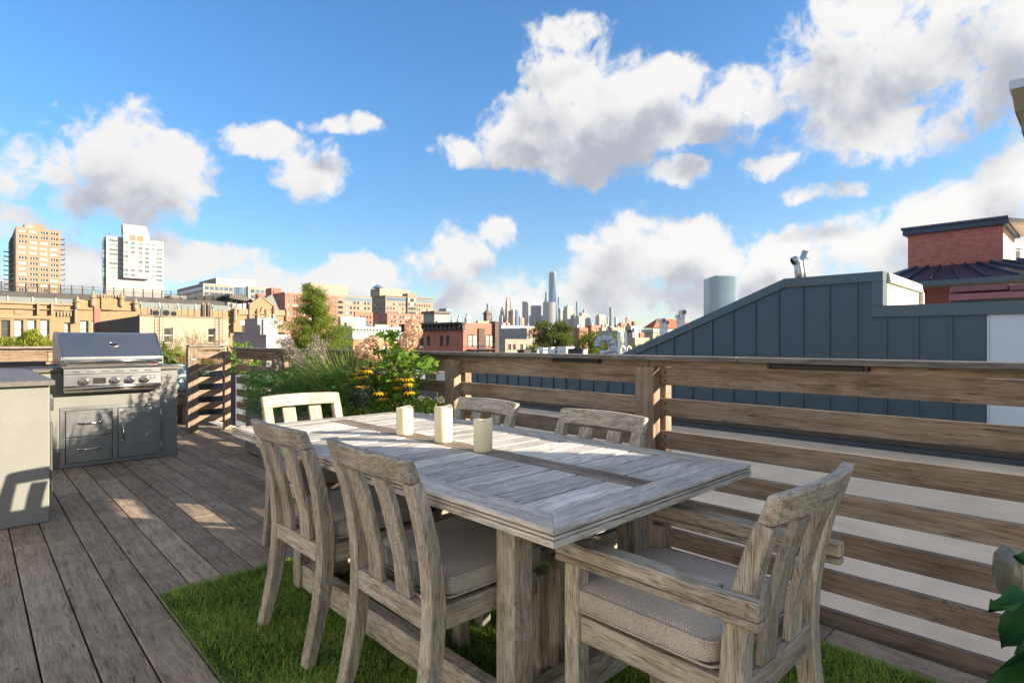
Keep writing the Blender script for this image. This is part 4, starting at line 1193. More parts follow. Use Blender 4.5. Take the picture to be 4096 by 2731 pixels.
# small chimney pot with weather vane far right
cv = thing('chimney_mast', 'slim orange chimney with small weather vanes at the right edge', 'chimney', tuple(at_d(4073, 1050, 24)))
m_ = MB(); a, b = at_d(4068, 1005, 24), at_d(4078, 1055, 24); m_.box(a.x, a.y - 0.1, b.z - 0.6, a.x + 0.1, a.y + 0.05, a.z); m_.build('stack', M['parapet_cream'], cv)
m_ = MB(); p = at_d(4073, 1005, 24); q_ = at_d(4073, 996, 24); m_.bar(p, q_, 0.012, 0.012); m_.bar(q_ - RIGHT * 0.12, q_ + RIGHT * 0.12, 0.03, 0.03); m_.build('vane', M['black_metal'], cv)

# ---------------------------------------------------------------- stair head to the right of the camera (shades the near half of the deck)
sh = thing('stair_bulkhead', 'pale rendered stair bulkhead on the next roof to the right of the camera', 'bulkhead', (3.9, -4, 0))
SBX, SBY = 4.43, -2.40
m_ = MB(); m_.box(3.30, -7.2, -0.29, SBX, SBY, 2.55); m_.build('wall', M['stucco'], sh)
m_ = MB(); m_.box(3.22, -7.3, 2.551, SBX, SBY, 2.63); m_.build('roof', M['roof_dark'], sh)

# unseen penthouse block added left of the camera to bounce sunlight onto the chairs
bounce_block = thing('penthouse', 'unseen white rendered block with glazed door, added left of the camera to bounce sunlight', 'penthouse', (-4.5, 0, 0))
m_ = MB(); m_.box(-7.5, -4.5, -.15, -3.0, 4.2, 2.85); m_.build('wall', M['bounce_white'], bounce_block)
m_ = MB(); m_.box(-7.6, -4.6, 2.851, -2.88, 4.3, 2.97); m_.build('roof', M['siding_trim'], bounce_block, bevel=.01)
m_ = MB(); m_.box(-2.999, -.6, .0, -2.96, .4, 2.1); d_ = m_.build('door', M['siding_trim'], bounce_block, bevel=.004)
m_ = MB(); m_.box(-2.9595, -.48, .2, -2.955, .28, 1.98); m_.build('pane', M['coping_blue'], d_)
m_ = MB(); m_.box(-2.9595, .31, 1.0, -2.92, .34, 1.15); m_.build('handle', M['steel_polished'], d_)

# unseen brick block added at right to shade the cream roof and low boards
rh_ = thing('side_shade_block', 'unseen red brick block added right of view to shade the cream roof', 'building', (12, -9, RZ0))
m_ = MB(); m_.box(9.6, -17, GROUND_Z, 15, -6.5, 3.9); m_.build('wall', brickm('side_brick', (.38, .16, .11), (.33, .13, .09), (.38, .27, .22)), rh_)
m_ = MB(); m_.box(9.5, -17.1, 3.901, 15.1, -6.4, 4.0); m_.build('coping', M['stone_block'], rh_)

# ================================================================ planting along the fence
def tubes(paths, r, m, name, parent, kind=None, n=5):
    mb = MB()
    for p in paths: mb.tube(p, [r] * (len(p) - 1) + [r * 0.6] if not isinstance(r, list) else r, n, cap=False)
    return mb.build(name, m, parent, smooth=True, kind=kind)

pl = thing('planter_box', 'long grey-brown planter box standing along the fence behind the table', 'planter', (2.2, 4.8, 0))
m_ = MB()
for a in ((2.09, 2.125, 3.22, 6.2), (2.465, 2.50, 3.22, 6.2)): m_.box(a[0], a[2], 0.015, a[1], a[3], 0.53)
m_.box(2.1255, 3.22, 0.015, 2.4645, 3.255, 0.53); m_.box(2.1255, 6.165, 0.015, 2.4645, 6.2, 0.53)
m_.build('box', M['planter_grey'], pl, bevel=0.004)
m_ = MB(); m_.box(2.126, 3.256, 0.3, 2.464, 6.164, 0.49); m_.build('soil', M['soil'], pl)
m_ = MB(); m_.box(2.07, 3.19, 0.531, 2.51, 3.27, 0.56); m_.box(2.07, 3.2701, 0.531, 2.14, 6.22, 0.56); m_.build('rim', M['cap_y'], pl, bevel=0.004)

def pts_in(px0, px1, py0, py1, x0, x1, n):
    """random points whose picture lies in the given window, at depth x0..x1 across the planter"""
    out = []
    for _ in range(n):
        out.append(tuple(at_x(random.uniform(px0, px1), random.uniform(py0, py1), random.uniform(x0, x1))))
    return np.array(out)

# pot with hydrangea
hb = at_x(1597, 1622, 2.22)
pot = thing('round_pot', 'pale stone pot rim showing under the hydrangea behind the candles', 'pot', (hb.x, hb.y, 0))
m_ = MB(); zr = hb.z - 0.045
m_.lathe([(0.15, 0.012), (0.20, zr - 0.05), (0.225, zr - 0.045), (0.225, zr), (0.205, zr), (0.195, zr - 0.03), (0.0, zr - 0.03)], 32, (hb.x, hb.y, 0)); m_.build('body', M['planter_pale'], pot, smooth=False)
m_ = MB(); m_.lathe([(0.19, 0), (0.0, 0.004)], 24, (hb.x, hb.y, zr - 0.028)); m_.build('soil', M['soil'], pot)

hy = thing('hydrangea', 'leafy hydrangea with cream and pink flower heads behind the candles', 'shrub', (hb.x, hb.y, zr - 0.02))
base = Vector((hb.x, hb.y, zr - 0.02))
tips = [(1640, 1345), (1475, 1410), (1500, 1372), (1535, 1335), (1590, 1345), (1560, 1400), (1620, 1400), (1700, 1440), (1660, 1470), (1500, 1450), (1545, 1440), (1600, 1450), (1480, 1500), (1650, 1420), (1690, 1480), (1570, 1370)]
paths = []
for i, t_ in enumerate(tips):
    e = at_x(t_[0], t_[1], 2.22 + random.uniform(-0.16, 0.16)); mid = base.lerp(e, 0.5) + Vector((0, 0, -0.04)) + (e - base).cross(Vector((0, 0, 1))) * random.uniform(-0.1, 0.1)
    b0 = base + Vector((random.uniform(-0.03, 0.03), random.uniform(-0.03, 0.03), 0))
    paths.append([b0, b0.lerp(mid, 0.5) + Vector((0, 0, 0.01)), mid, mid.lerp(e, 0.55), e])
tubes(paths, 0.005, M['stem_brown'], 'stems', hy)
P, Dr = [], []
for p in paths:
    for s in range(2, len(p)):
        for k in range(7 if s > 2 else 3):
            t = random.random(); q_ = Vector(p[s - 1]).lerp(Vector(p[s]), t)
            a = random.uniform(0, 6.28); P.append(tuple(q_)); Dr.append((math.cos(a), math.sin(a), random.uniform(-0.15, 0.6)))
for px, py in ((1700, 1455), (1720, 1470), (1690, 1440), (1735, 1450), (1680, 1475), (1640, 1445), (1610, 1430), (1590, 1420), (1570, 1380), (1530, 1350), (1550, 1345), (1585, 1350), (1615, 1425), (1570, 1450), (1545, 1420)):
    for k in range(7):
        P.append(tuple(at_x(px + random.uniform(-14, 14), py + random.uniform(-12, 12), 2.2 + random.uniform(-.1, .1)))); a = random.uniform(0, 6.28); Dr.append((math.cos(a), math.sin(a), random.uniform(-0.5, 0.5)))
P, Dr = np.array(P), np.array(Dr); n = len(P)
V, F = leaf_cards(P, Dr, RNG.uniform(0.06, 0.105, n), RNG.uniform(0.032, 0.052, n), fold=0.12, droop=0.15)
np_mesh('leaves', V, F, M['leaf_hydrangea'], hy, kind='stuff')
def panicle(c, rx, rz, n, m, parent, tilt=(0, 0, 1), name='flower_head'):
    tilt = np.array(Vector(tilt).normalized())
    u = RNG.uniform(-1, 1, n); a = RNG.uniform(0, 6.283, n)
    rr = np.sqrt(np.maximum(0, 1 - u * u)) * (1 - 0.25 * u) * RNG.uniform(0.82, 1.05, n)
    X = np.array(Vector(tilt).orthogonal().normalized()); Y = np.cross(tilt, X)
    nrm = unit((X * np.cos(a)[:, None] + Y * np.sin(a)[:, None]) * rr[:, None] / rx * rz * 0.6 + tilt * u[:, None])
    P = np.array(c) + (X * np.cos(a)[:, None] + Y * np.sin(a)[:, None]) * rr[:, None] * rx + tilt * (u * rz)[:, None]
    nrm = unit(nrm + RNG.normal(size=(n, 3)) * 0.35)
    Vs, Fs, b0 = [], [], 0
    S = unit(np.cross(nrm, RNG.normal(size=(n, 3)))); T = np.cross(nrm, S)
    for k in range(4):
        d = S * math.cos(k * math.pi / 2) + T * math.sin(k * math.pi / 2)
        V_, F_ = leaf_cards(P, d + nrm * 0.35, RNG.uniform(0.008, 0.0125, n), RNG.uniform(0.007, 0.010, n), 0.1, 0.0, nrm)
        Vs.append(V_); Fs.append(F_ + b0); b0 += len(V_)
    return np_mesh(name, np.concatenate(Vs), np.concatenate(Fs), m, parent, kind='stuff')
for px, py, rx, rz, n in ((1652, 1318, 0.058, 0.075, 430), (1632, 1362, 0.062, 0.062, 420), (1455, 1402, 0.062, 0.062, 430), (1492, 1368, 0.062, 0.05, 380), (1500, 1425, 0.042, 0.045, 260)):
    panicle(at_x(px, py, 2.2 + random.uniform(-.05, .05)), rx, rz, n, M['bloom_pink'], hy, (random.uniform(-.3, .3), random.uniform(-.3, .3), 1))

hz = at_x(1752, 1468, 3.0)
t = thing('mauve_hydrangea', 'single dusty mauve hydrangea head seen between fence cap and board', 'flower', tuple(hz - Vector((0, 0, 0.9))))
panicle(hz, 0.085, 0.055, 420, M['bloom_mauve'], t)
tubes([[hz - Vector((0, 0, 0.9)), hz - Vector((0.02, 0, 0.4)), hz]], 0.005, M['stem_brown'], 'stem', t)

# black-eyed coneflowers
rb = thing('coneflower_plant', 'golden yellow coneflowers with dark centres between grass and hydrangea', 'flower', tuple(at_x(1520, 1640, 2.15)))
fl = [(1417, 1490, .05), (1452, 1478, 0), (1470, 1480, -.05), (1436, 1505, 0), (1455, 1502, .1), (1410, 1512, .05), (1442, 1542, -.1), (1471, 1542, .1), (1513, 1568, -.05), (1535, 1566, .1), (1600, 1512, .1), (1635, 1512, .05), (1632, 1532, .0), (1592, 1545, .12), (1530, 1590, 0.02), (1638, 1565, -.05), (1480, 1468, .1), (1523, 1500, .15), (1540, 1515, .2)]
eyem, petm = None, None
m1 = MB(); m1.lathe([(0.012, -0.004), (0.0125, 0.004), (0.008, 0.012), (0.002, 0.015)], 10); eyem = None
b0 = at_x(1520, 1640, 2.15)
stems = []
for i, (px, py, dx) in enumerate(fl):
    c = at_x(px, py, 1.98 + dx)
    n = 13; ang = np.arange(n) * 2 * math.pi / n + random.random()
    P = np.tile(np.array(c), (n, 1)) + np.stack([np.cos(ang), np.sin(ang), 0 * ang], 1) * 0.010
    Dr = np.stack([np.cos(ang), np.sin(ang), RNG.uniform(-0.75, -0.25, n)], 1)
    V, F = leaf_cards(P, Dr, RNG.uniform(0.032, 0.043, n), 0.014, 0.08, 0.1, np.tile(np.array([0, 0, 1.0]), (n, 1)))
    f_ = np_mesh('flower', V, F, M['petal_gold'], rb)
    e = MB(); e.lathe([(0.0115, -0.003), (0.0125, 0.005), (0.009, 0.012), (0.003, 0.016)], 10, c); e.build('eye', M['flower_eye'], f_, smooth=True)
    g = Vector((max(2.15, c.x + random.uniform(0, .12)), c.y + random.uniform(-.08, .08), 0.5)); stems.append([g, g.lerp(c, .5) + Vector((random.uniform(-.02, .02), 0, 0)), c - Vector((0, 0, .004))])
tubes(stems, 0.0022, M['stem_green'], 'stems', rb)
P = pts_in(1390, 1650, 1500, 1650, 2.12, 2.45, 760); n = len(P)
V, F = leaf_cards(P, RNG.normal(size=(n, 3)) * np.array([1, 1, .6]), RNG.uniform(.04, .085, n), RNG.uniform(.018, .034, n), .12, .2)
np_mesh('leaves', V, F, M['leaf_mid'], rb, kind='stuff')

# big arching ornamental grass
ogc = at_x(1425, 1640, 2.26)
og = thing('ornamental_grass', 'large arching green ornamental grass spilling over the planter', 'plant', (ogc.x, ogc.y, 0.5))
n = 1800; a = RNG.uniform(0, 6.283, n); rad = RNG.uniform(0, .16, n)
P = np.stack([ogc.x + np.cos(a) * rad, ogc.y + np.sin(a) * rad * 1.6, np.full(n, .5)], 1)
sp = RNG.uniform(.1, .8, n)
Dr = np.stack([np.cos(a) * sp, np.sin(a) * sp, np.ones(n)], 1)
V, F = blades(P, Dr, RNG.uniform(.5, .92, n), RNG.uniform(.006, .012, n), RNG.uniform(.12, .7, n), segs=5)
np_mesh('blades', V, F, M['blade_green'], og, kind='stuff')

# catmint / Russian sage with mauve spikes
def spikes(name, label, base, tips_px, xr, m, leafmat, nfl=70, rad=0.016, cat='plant', dxr=0.1):
    t = thing(name, label, cat, tuple(base))
    paths, P, Dr = [], [], []
    for px, py in tips_px:
        e = at_x(px, py, xr + random.uniform(-dxr, dxr))
        b = Vector(base) + Vector((random.uniform(-.1, .1), random.uniform(-.15, .15), 0))
        mid = b.lerp(e, .5) + Vector((random.uniform(-.03, .03), random.uniform(-.03, .03), .03))
        paths.append([b, mid, e])
        L_ = (e - mid).length
        for k in range(nfl):
            s = random.random() ** .8; w = rad * (1.15 - s * .75)
            P.append(tuple(mid.lerp(e, s) + Vector((random.gauss(0, w * .6), random.gauss(0, w * .6), random.gauss(0, w * .5))))); Dr.append((random.gauss(0, 1), random.gauss(0, 1), random.gauss(.4, .6)))
    tubes(paths, 0.0022, M['stem_green'], 'stems', t)
    n = len(P); V, F = leaf_cards(np.array(P), np.array(Dr), RNG.uniform(.010, .019, n), RNG.uniform(.008, .014, n), .1)
    np_mesh('flowers', V, F, m, t, kind='stuff')
    P, Dr = [], []
    for p in paths:
        for k in range(70):
            s = random.random() * 1.5; P.append(tuple(p[0].lerp(p[1], s) + Vector((random.gauss(0, .025), random.gauss(0, .025), 0)))); Dr.append((random.gauss(0, 1), random.gauss(0, 1), .5))
    n = len(P); V, F = leaf_cards(np.array(P), np.array(Dr), RNG.uniform(.025, .05, n), RNG.uniform(.009, .017, n), .1)
    np_mesh('leaves', V, F, leafmat, t, kind='stuff')
    return t
sb = at_x(1230, 1600, 2.25)
tp = [(1132, 1362), (1158, 1352), (1172, 1378), (1192, 1398), (1216, 1418), (1232, 1440), (1268, 1350), (1290, 1380), (1098, 1440), (1112, 1460), (1180, 1425), (1202, 1445), (1088, 1482), (1128, 1468), (1150, 1345), (1165, 1365), (1140, 1350), (1180, 1390), (1200, 1405), (1110, 1430), (1120, 1445), (1090, 1455), (1230, 1380), (1260, 1330), (1275, 1345), (1285, 1360), (1300, 1370), (1310, 1355), (1160, 1420), (1170, 1440), (1190, 1450), (1210, 1430), (1130, 1480), (1150, 1490), (1180, 1480), (1100, 1520), (1120, 1510), (1140, 1530), (1155, 1560), (1240, 1410), (1265, 1400), (1295, 1400), (1080, 1470), (1205, 1470)]
spikes('russian_sage', 'hazy mauve-grey flower spikes of sage rising above the fence cap', (sb.x, sb.y, .5), tp, 2.25, M['spike_mauve'], M['leaf_mid'], 170, .030)

# feathery fern-like plant hanging over the planter end
fc = at_x(1120, 1600, 2.1)
fe = thing('feathery_fern', 'feathery dark green fern hanging over the planter behind the far chair', 'plant', (fc.x, fc.y, .5))
P = pts_in(985, 1420, 1485, 1650, 1.92, 2.35, 5200); P = P[P[:, 2] > .3]
P[:, 2] -= np.clip((1.98 - P[:, 0]) * 1.2, 0, .2)
n = len(P); a = RNG.normal(size=(n, 3)) * np.array([1, 1, .5]) + np.array([-.5, .2, -.05])
V, F = leaf_cards(P, a, RNG.uniform(.05, .13, n), RNG.uniform(.005, .012, n), .1, .25)
np_mesh('fronds', V, F, M['leaf_fern'], fe, kind='stuff')
# silver artemisia
P = pts_in(1345, 1480, 1545, 1640, 1.95, 2.25, 1500)
sl_ = thing('silver_artemisia', 'silvery grey fine-leaved plant below the yellow coneflowers', 'plant', tuple(P.mean(0) - np.array([0, 0, .12])))
n = len(P); V, F = leaf_cards(P, RNG.normal(size=(n, 3)), RNG.uniform(.02, .045, n), RNG.uniform(.003, .006, n), .1, .1)
np_mesh('leaves', V, F, M['leaf_silver'], sl_, kind='stuff')
# low yellow-green ground cover and trailing vine
for nm, lab, win, xr, n, ml, sz in (('creeping_jenny', 'small bright lime leaves at the table edge below the silver plant', (1355, 1480, 1628, 1660), (1.9, 2.1), 200, 'leaf_yellow', .02),
                                    ('trailing_vine', 'small-leaved green vine trailing over the pot behind the candles', (1470, 1740, 1598, 1660), (1.98, 2.3), 620, 'leaf_hydrangea', .026),
                                    ('vine_spray', 'thin vine sprays reaching right of the pot towards the fence chair', (1690, 1770, 1590, 1650), (2.1, 2.4), 130, 'leaf_yellow', .022),
                                    ('red_sedum', 'dark pink low plant seen through the far chair back', (1180, 1300, 1640, 1690), (1.95, 2.3), 260, 'bloom_mauve', .018),
                                    ('low_sedum', 'dull green low plant seen through the far chair back', (1080, 1180, 1640, 1690), (1.95, 2.3), 260, 'leaf_yellow', .02)):
    P = pts_in(*win, *xr, n); t = thing(nm, lab, 'plant', tuple(P.mean(0) - np.array([0, 0, .05])))
    V, F = leaf_cards(P, RNG.normal(size=(n, 3)) + np.array([0, 0, .3]), RNG.uniform(sz * .8, sz * 1.5, n), RNG.uniform(sz * .5, sz * .9, n), .12, .15)
    np_mesh('leaves', V, F, M[ml], t, kind='stuff')
m_ = MB(); m_.tube([at_x(1722, 1585, 2.35), at_x(1745, 1600, 2.35), at_x(1765, 1635, 2.35), at_x(1775, 1690, 2.35)], .006, 8); o = m_.build('irrigation_hose', M['hose'], None, smooth=True); tag(o, 'black irrigation hose looping beside the round pot', 'hose')

# ---------------------------------------------------------------- corner beyond the grill: bench, cushions, planters, dry grasses
bn = thing('corner_bench', 'brown wooden bench beyond the passage next to the grill', 'bench', (1.75, 9.2, 0))
for k in range(4):
    m_ = MB(); m_.box(1.15, 8.98 + k * .13, .40, 2.30, 9.10 + k * .13, .43); m_.build('slat', M['bench_x'], bn, bevel=.003)
m_ = MB(); m_.box(1.17, 8.985, .27, 2.28, 9.01, .398); m_.build('apron', M['bench_x'], bn, bevel=.003)
for x in (1.2, 2.2):
    m_ = MB(); m_.box(x, 9.02, 0, x + .07, 9.09, .398); m_.build('leg', M['fence_z'], bn, bevel=.003)
    m_ = MB(); m_.box(x, 9.4, 0, x + .07, 9.47, .398); m_.build('leg', M['fence_z'], bn, bevel=.003)
def pillow(label, m, c, w, h, d, rot):
    mb = cushion_mesh(w, h, d, -d / 2, 0, .8, .35, 32, 12)
    o = mb.build('pillow', m, None, smooth=True); o.location = c; o.rotation_euler = rot; tag(o, label, 'pillow', 'pillows on the corner bench')
pillow('hot pink pillow leaning on the corner bench', M['pink_fabric'], (1.93, 9.36, .62), .46, .46, .14, (R(66), R(34), R(8)))
pillow('pale blue patterned pillow beside the pink one on the corner bench', M['plaid_fabric'], (2.25, 9.36, .63), .42, .42, .14, (R(70), 0, R(-6)))
for i, (x0, x1, y0, y1, h, lab) in enumerate(((1.05, 2.9, 9.56, 10.0, .78, 'tall blue-grey planter behind the corner bench'), (2.65, 3.1, 8.25, 9.45, .70, 'blue-grey planter behind the fence corner'))):
    t = thing('tall_planter', lab, 'planter', ((x0 + x1) / 2, (y0 + y1) / 2, 0))
    m_ = MB(); m_.box(x0, y0, 0, x1, y1, h); m_.build('box', M['planter_blue'], t, bevel=.006)
    m_ = MB(); m_.box(x0 + .03, y0 + .03, h + .0005, x1 - .03, y1 - .03, h + .012); m_.build('soil', M['soil'], t)
    for k in range(1, 4):
        xx = x0 + (x1 - x0) * k / 4; m_ = MB(); m_.box(xx - .004, y0 - .003, .02, xx + .004, y0 + .001, h - .01); m_.build('panel_joint', M['dark_void'], t)
def tuft(name, label, c, n, ln, w, spread, bend, m, r=.15, cat='plant'):
    t = thing(name, label, cat, c)
    a = RNG.uniform(0, 6.283, n); rad = RNG.uniform(0, r, n)
    P = np.stack([c[0] + np.cos(a) * rad, c[1] + np.sin(a) * rad, np.full(n, c[2])], 1); s = RNG.uniform(.05, spread, n)
    V, F = blades(P, np.stack([np.cos(a) * s, np.sin(a) * s, np.ones(n)], 1), RNG.uniform(ln * .6, ln, n), RNG.uniform(w * .6, w, n), RNG.uniform(.05, bend, n), 4)
    np_mesh('blades', V, F, m, t, kind='stuff')
    return t
for i, (px, d) in enumerate(((668, 8.6), (728, 8.9), (790, 9.0), (850, 9.1))):
    p = at_d(px, 1500, d)
    t = tuft('feather_grass', ('straw-coloured feather grass right beside the grill hood', 'straw-coloured feather grass behind the wide fence end post', 'straw-coloured feather grass behind the short fence return', 'straw-coloured feather grass at the fence corner')[i], (p.x, p.y, .78), 420, .42, .006, .5, .4, M['blade_straw'] if i != 1 else M['blade_straw'], .18)
    # plumes
    q = []
    for k in range(16):
        b = Vector((p.x + random.uniform(-.15, .15), p.y + random.uniform(-.15, .15), .95)); e = b + Vector((random.uniform(-.12, .12), random.uniform(-.12, .12), random.uniform(.22, .40)))
        for j in range(26):
            s = random.random(); q.append((tuple(b.lerp(e, .45 + .55 * s) + Vector((random.gauss(0, .008), random.gauss(0, .008), 0))), (random.gauss(0, .4), random.gauss(0, .4), 1)))
    V, F = leaf_cards(np.array([k[0] for k in q]), np.array([k[1] for k in q]), .03, .005, .1); np_mesh('plumes', V, F, M['blade_straw'], t, kind='stuff')
P0 = at_d(770, 1420, 9.2)
t = thing('dried_sage', 'dark dried sage spikes standing against the cream house wall', 'plant', (P0.x, P0.y, .79))
paths, q = [], []
for px, py in ((733, 1311), (747, 1325), (766, 1335), (779, 1316), (795, 1328), (787, 1340), (760, 1350), (742, 1345), (805, 1345)):
    e = at_d(px, py, 9.2); b = Vector((P0.x + random.uniform(-.1, .1), P0.y + random.uniform(-.1, .1), .79)); paths.append([b, b.lerp(e, .5), e])
    for k in range(60):
        s = .6 + .4 * random.random(); q.append((tuple(b.lerp(e, s) + Vector((random.gauss(0, .008), random.gauss(0, .008), 0))), (random.gauss(0, 1), random.gauss(0, 1), .5)))
tubes(paths, .002, M['stem_brown'], 'stems', t)
V, F = leaf_cards(np.array([k[0] for k in q]), np.array([k[1] for k in q]), .014, .009, .1); np_mesh('flowers', V, F, M['spike_brown'], t, kind='stuff')
def bush(name, label, c, r, n, size, ml, cat='shrub', par=None):
    t = par or thing(name, label, cat, (c[0], c[1], c[2] - r[2]))
    d = unit(RNG.normal(size=(n, 3))); rr = RNG.uniform(.45, 1, n) ** .6
    lump = 1 + .25 * np.sin(d[:, :1] * 5 + d[:, 1:2] * 4) * np.cos(d[:, 2:] * 6)
    P = np.array(c) + d * rr[:, None] * np.array(r) * lump
    V, F = leaf_cards(P, d + RNG.normal(size=(n, 3)) * .7, RNG.uniform(size * .7, size * 1.3, n), RNG.uniform(size * .35, size * .6, n), .12, .15)
    np_mesh('leaves', V, F, M[ml], t, kind='stuff')
    return t
hb2 = bush('hydrangea', 'pink-flowered hydrangea seen through the slats of the far fence corner', (2.86, 8.7, .88), (.22, .45, .22), 500, .075, 'leaf_hydrangea')
for px, py, d in ((873, 1435, 8.3), (992, 1437, 8.3), (968, 1498, 8.2), (1030, 1502, 8.2)):
    panicle(at_d(px, py, d), .075, .055, 240, M['bloom_pink'], hb2)
bush('trailing_sedum', 'yellow-green trailing plant hanging down behind the far fence slats', (2.60, 9.35, .60), (.10, .14, .32), 420, .03, 'leaf_yellow')
bush('trailing_sedum', 'yellow-green trailing plant on the planter right of the fence corner post', (2.98, 8.12, .60), (.08, .06, .20), 240, .03, 'leaf_yellow')
bush('agave', 'broad blue-green leaves in the planter between grill and fence post', (1.98, 9.75, .93), (.28, .16, .14), 150, .16, 'leaf_mid')

# wooden screen and shrub behind the counters
bf = thing('rear_fence', 'horizontal brown wooden fence behind the grill and bar counter', 'fence', (0, 7.95, 0))
for z, h in ((.945, .10), (.80, .10), (.64, .10), (.48, .10)):
    for x0, x1 in ((-3.0, .628), (.632, 1.60)):
        m_ = MB(); m_.box(x0, 7.95, z, x1, 7.975, z + h); m_.build('board', M['fence_x'], bf, bevel=.003)
m_ = MB(); m_.box(-3.0, 7.88, 1.083, 1.60, 8.06, 1.108); m_.build('cap', M['cap_x'], bf, bevel=.004)
m_ = MB(); m_.box(-3.0, 7.93, 1.05, 1.60, 7.9485, 1.0825); m_.build('sub_rail', M['fence_x'], bf, bevel=.002)
for x in (-1.2, .615, 1.5):
    m_ = MB(); m_.box(x, 7.976, 0, x + .09, 8.05, 1.05); m_.build('post', M['fence_z'], bf, bevel=.003)
rp = thing('rear_planter', 'low grey planter behind the brown rear fence', 'planter', (.3, 8.5, 0))
m_ = MB(); m_.box(-1.5, 8.25, 0, 1.0, 8.75, .95); m_.build('box', M['planter_grey'], rp, bevel=.005)
sh_ = thing('juniper_shrub', 'bright yellow-green feathery shrub above the fence behind the bar counter', 'shrub', (.45, 8.5, .95))
P = []
for px, py, rr, n in ((120, 1345, 26, 420), (140, 1365, 40, 560), (100, 1372, 34, 420), (170, 1378, 36, 380), (60, 1378, 34, 300), (20, 1376, 30, 300), (190, 1385, 25, 200), (138, 1330, 10, 120)):
    for _ in range(n):
        a, r_ = random.uniform(0, 6.28), rr * math.sqrt(random.random()); P.append(tuple(at_y(px + r_ * math.cos(a), py + r_ * math.sin(a) * .7, 8.5 + random.uniform(-.2, .2))))
P = np.array(P); n = len(P)
V, F = leaf_cards(P, RNG.normal(size=(n, 3)) * .6 + np.array([0, 0, .9]), RNG.uniform(.03, .06, n), RNG.uniform(.006, .012, n), .1); np_mesh('foliage', V, F, M['leaf_yellow'], sh_, kind='stuff')
tubes([[Vector((.45 + dx, 8.5, .94)), Vector((.45 + dx * 2, 8.5, 1.1)), Vector((.45 + dx * 3, 8.52, 1.25))] for dx in (-.1, 0, .08)], .008, M['stem_brown'], 'stems', sh_)

# lamp and squash leaves in the lower right corner
lc = at_d(4060, 2297, 1.5)
lp_ = thing('flood_lamp', 'beige plastic garden flood lamp at the lower right edge', 'lamp', (lc.x, lc.y, 0))
ax_ = Vector((0.35, 0.94, 0)).normalized()        # lens looks this way
sd_ = Vector((-ax_.y, ax_.x, 0))
ax_, sd_ = -RIGHT * 0.96 + FWD * 0.28, None
ax_ = ax_.normalized(); up_ = Vector((0, 0, 1)); sd_ = up_.cross(ax_)
def ring(c, rw, rh, n=28, e=.72):
    def sp(v): return math.copysign(abs(v) ** e, v)
    return [c + sd_ * rw * sp(math.cos(2 * math.pi * k / n)) + up_ * rh * sp(math.sin(2 * math.pi * k / n)) for k in range(n)]
def shell(secs, name, m, parent):
    m_ = MB(); n = 28; vs = [v for off, rw, rh in secs for v in ring(lc + ax_ * off, rw, rh)]
    m_.add(vs, [(i * n + k, i * n + (k + 1) % n, (i + 1) * n + (k + 1) % n, (i + 1) * n + k) for i in range(len(secs) - 1) for k in range(n)] + [tuple(range(n - 1, -1, -1)), tuple((len(secs) - 1) * n + k for k in range(n))])
    return m_.build(name, m, parent, smooth=True)
shell([(-.03, .05, .06), (.002, .056, .066), (.006, .058, .068)], 'housing', M['lamp_plastic'], lp_)
shell([(.007, .0575, .0675), (.018, .056, .066), (.030, .046, .056), (.036, .030, .038)], 'lens', M['lamp_clear'], lp_)
shell([(.004, .061, .071), (.012, .061, .071)], 'rim', M['lamp_plastic'], lp_)
for k, s in enumerate((-.03, .0, .035)):
    m_ = MB(); p = lc + up_ * s - sd_ * .058; m_.bar(p - ax_ * .012, p + ax_ * .014, .008, .018); m_.build('clip', M['lamp_plastic'], lp_, bevel=.002)
m_ = MB(); m_.tube([lc - ax_ * .03, lc - ax_ * .06 - up_ * .03, Vector((lc.x, lc.y, 0)) - ax_ * .06], .010, 10); m_.build('stake', M['black_metal'], lp_)
sq = thing('squash_plant', 'large dark green squash leaves in the lower right corner', 'plant', (lc.x, lc.y - .02, 0))
def big_leaf(c, dirv, nrm, ln, wd, name='leaf'):
    d = Vector(dirv).normalized(); s = d.cross(Vector(nrm)).normalized(); u = s.cross(d)
    nu, nv = 9, 8; m_ = MB(); vs = []
    for i in range(nu + 1):
        t = i / nu; w = wd * (math.sin(math.pi * min(1, t * .92 + .08)) ** .55) * (1 - .35 * t)
        for j in range(nv + 1):
            v = -1 + 2 * j / nv
            rip = .012 * math.sin(t * 9 + abs(v) * 5) * abs(v) + .004 * math.sin(v * 19 + t * 7)
            vs.append(Vector(c) + d * ln * (t - .12 * abs(v) * (1 - t)) + s * w * v * .5 * (1 + .06 * math.sin(t * 21)) + u * (.05 * abs(v) * wd / .12 - .18 * ln * t * t + rip))
    m_.add(vs, [(i * (nv + 1) + j, i * (nv + 1) + j + 1, (i + 1) * (nv + 1) + j + 1, (i + 1) * (nv + 1) + j) for i in range(nu) for j in range(nv)])
    o = m_.build(name, M['leaf_squash'], sq, smooth=True); return o
def lp2(px, py, d): return at_d(px, py, d)
for px, py, d, dv, nv_, ln, wd in ((4112, 2415, 1.40, (-.62, .55, -.05), (0, -.3, 1), .10, .06), (4140, 2300, 1.38, (-.5, .2, .5), (.2, -.8, .6), .09, .07),
                                   (4135, 2440, 1.42, (-.3, .2, -1), (-.6, -.7, .3), .12, .10), (4130, 2520, 1.36, (-.5, .3, -.9), (-.5, -.8, .3), .16, .125),
                                   (4110, 2640, 1.33, (-.75, .45, -.7), (-.4, -.7, .6), .15, .12), (4170, 2580, 1.28, (-.3, .1, -1), (-.5, -.8, .2), .18, .14), (4180, 2460, 1.5, (-.3, .3, -.3), (-.2, -.4, .9), .14, .12), (4120, 2700, 1.3, (-.4, .5, -.6), (-.3, -.6, .7), .13, .11)):
    big_leaf(lp2(px, py, d), dv, nv_, ln, wd)
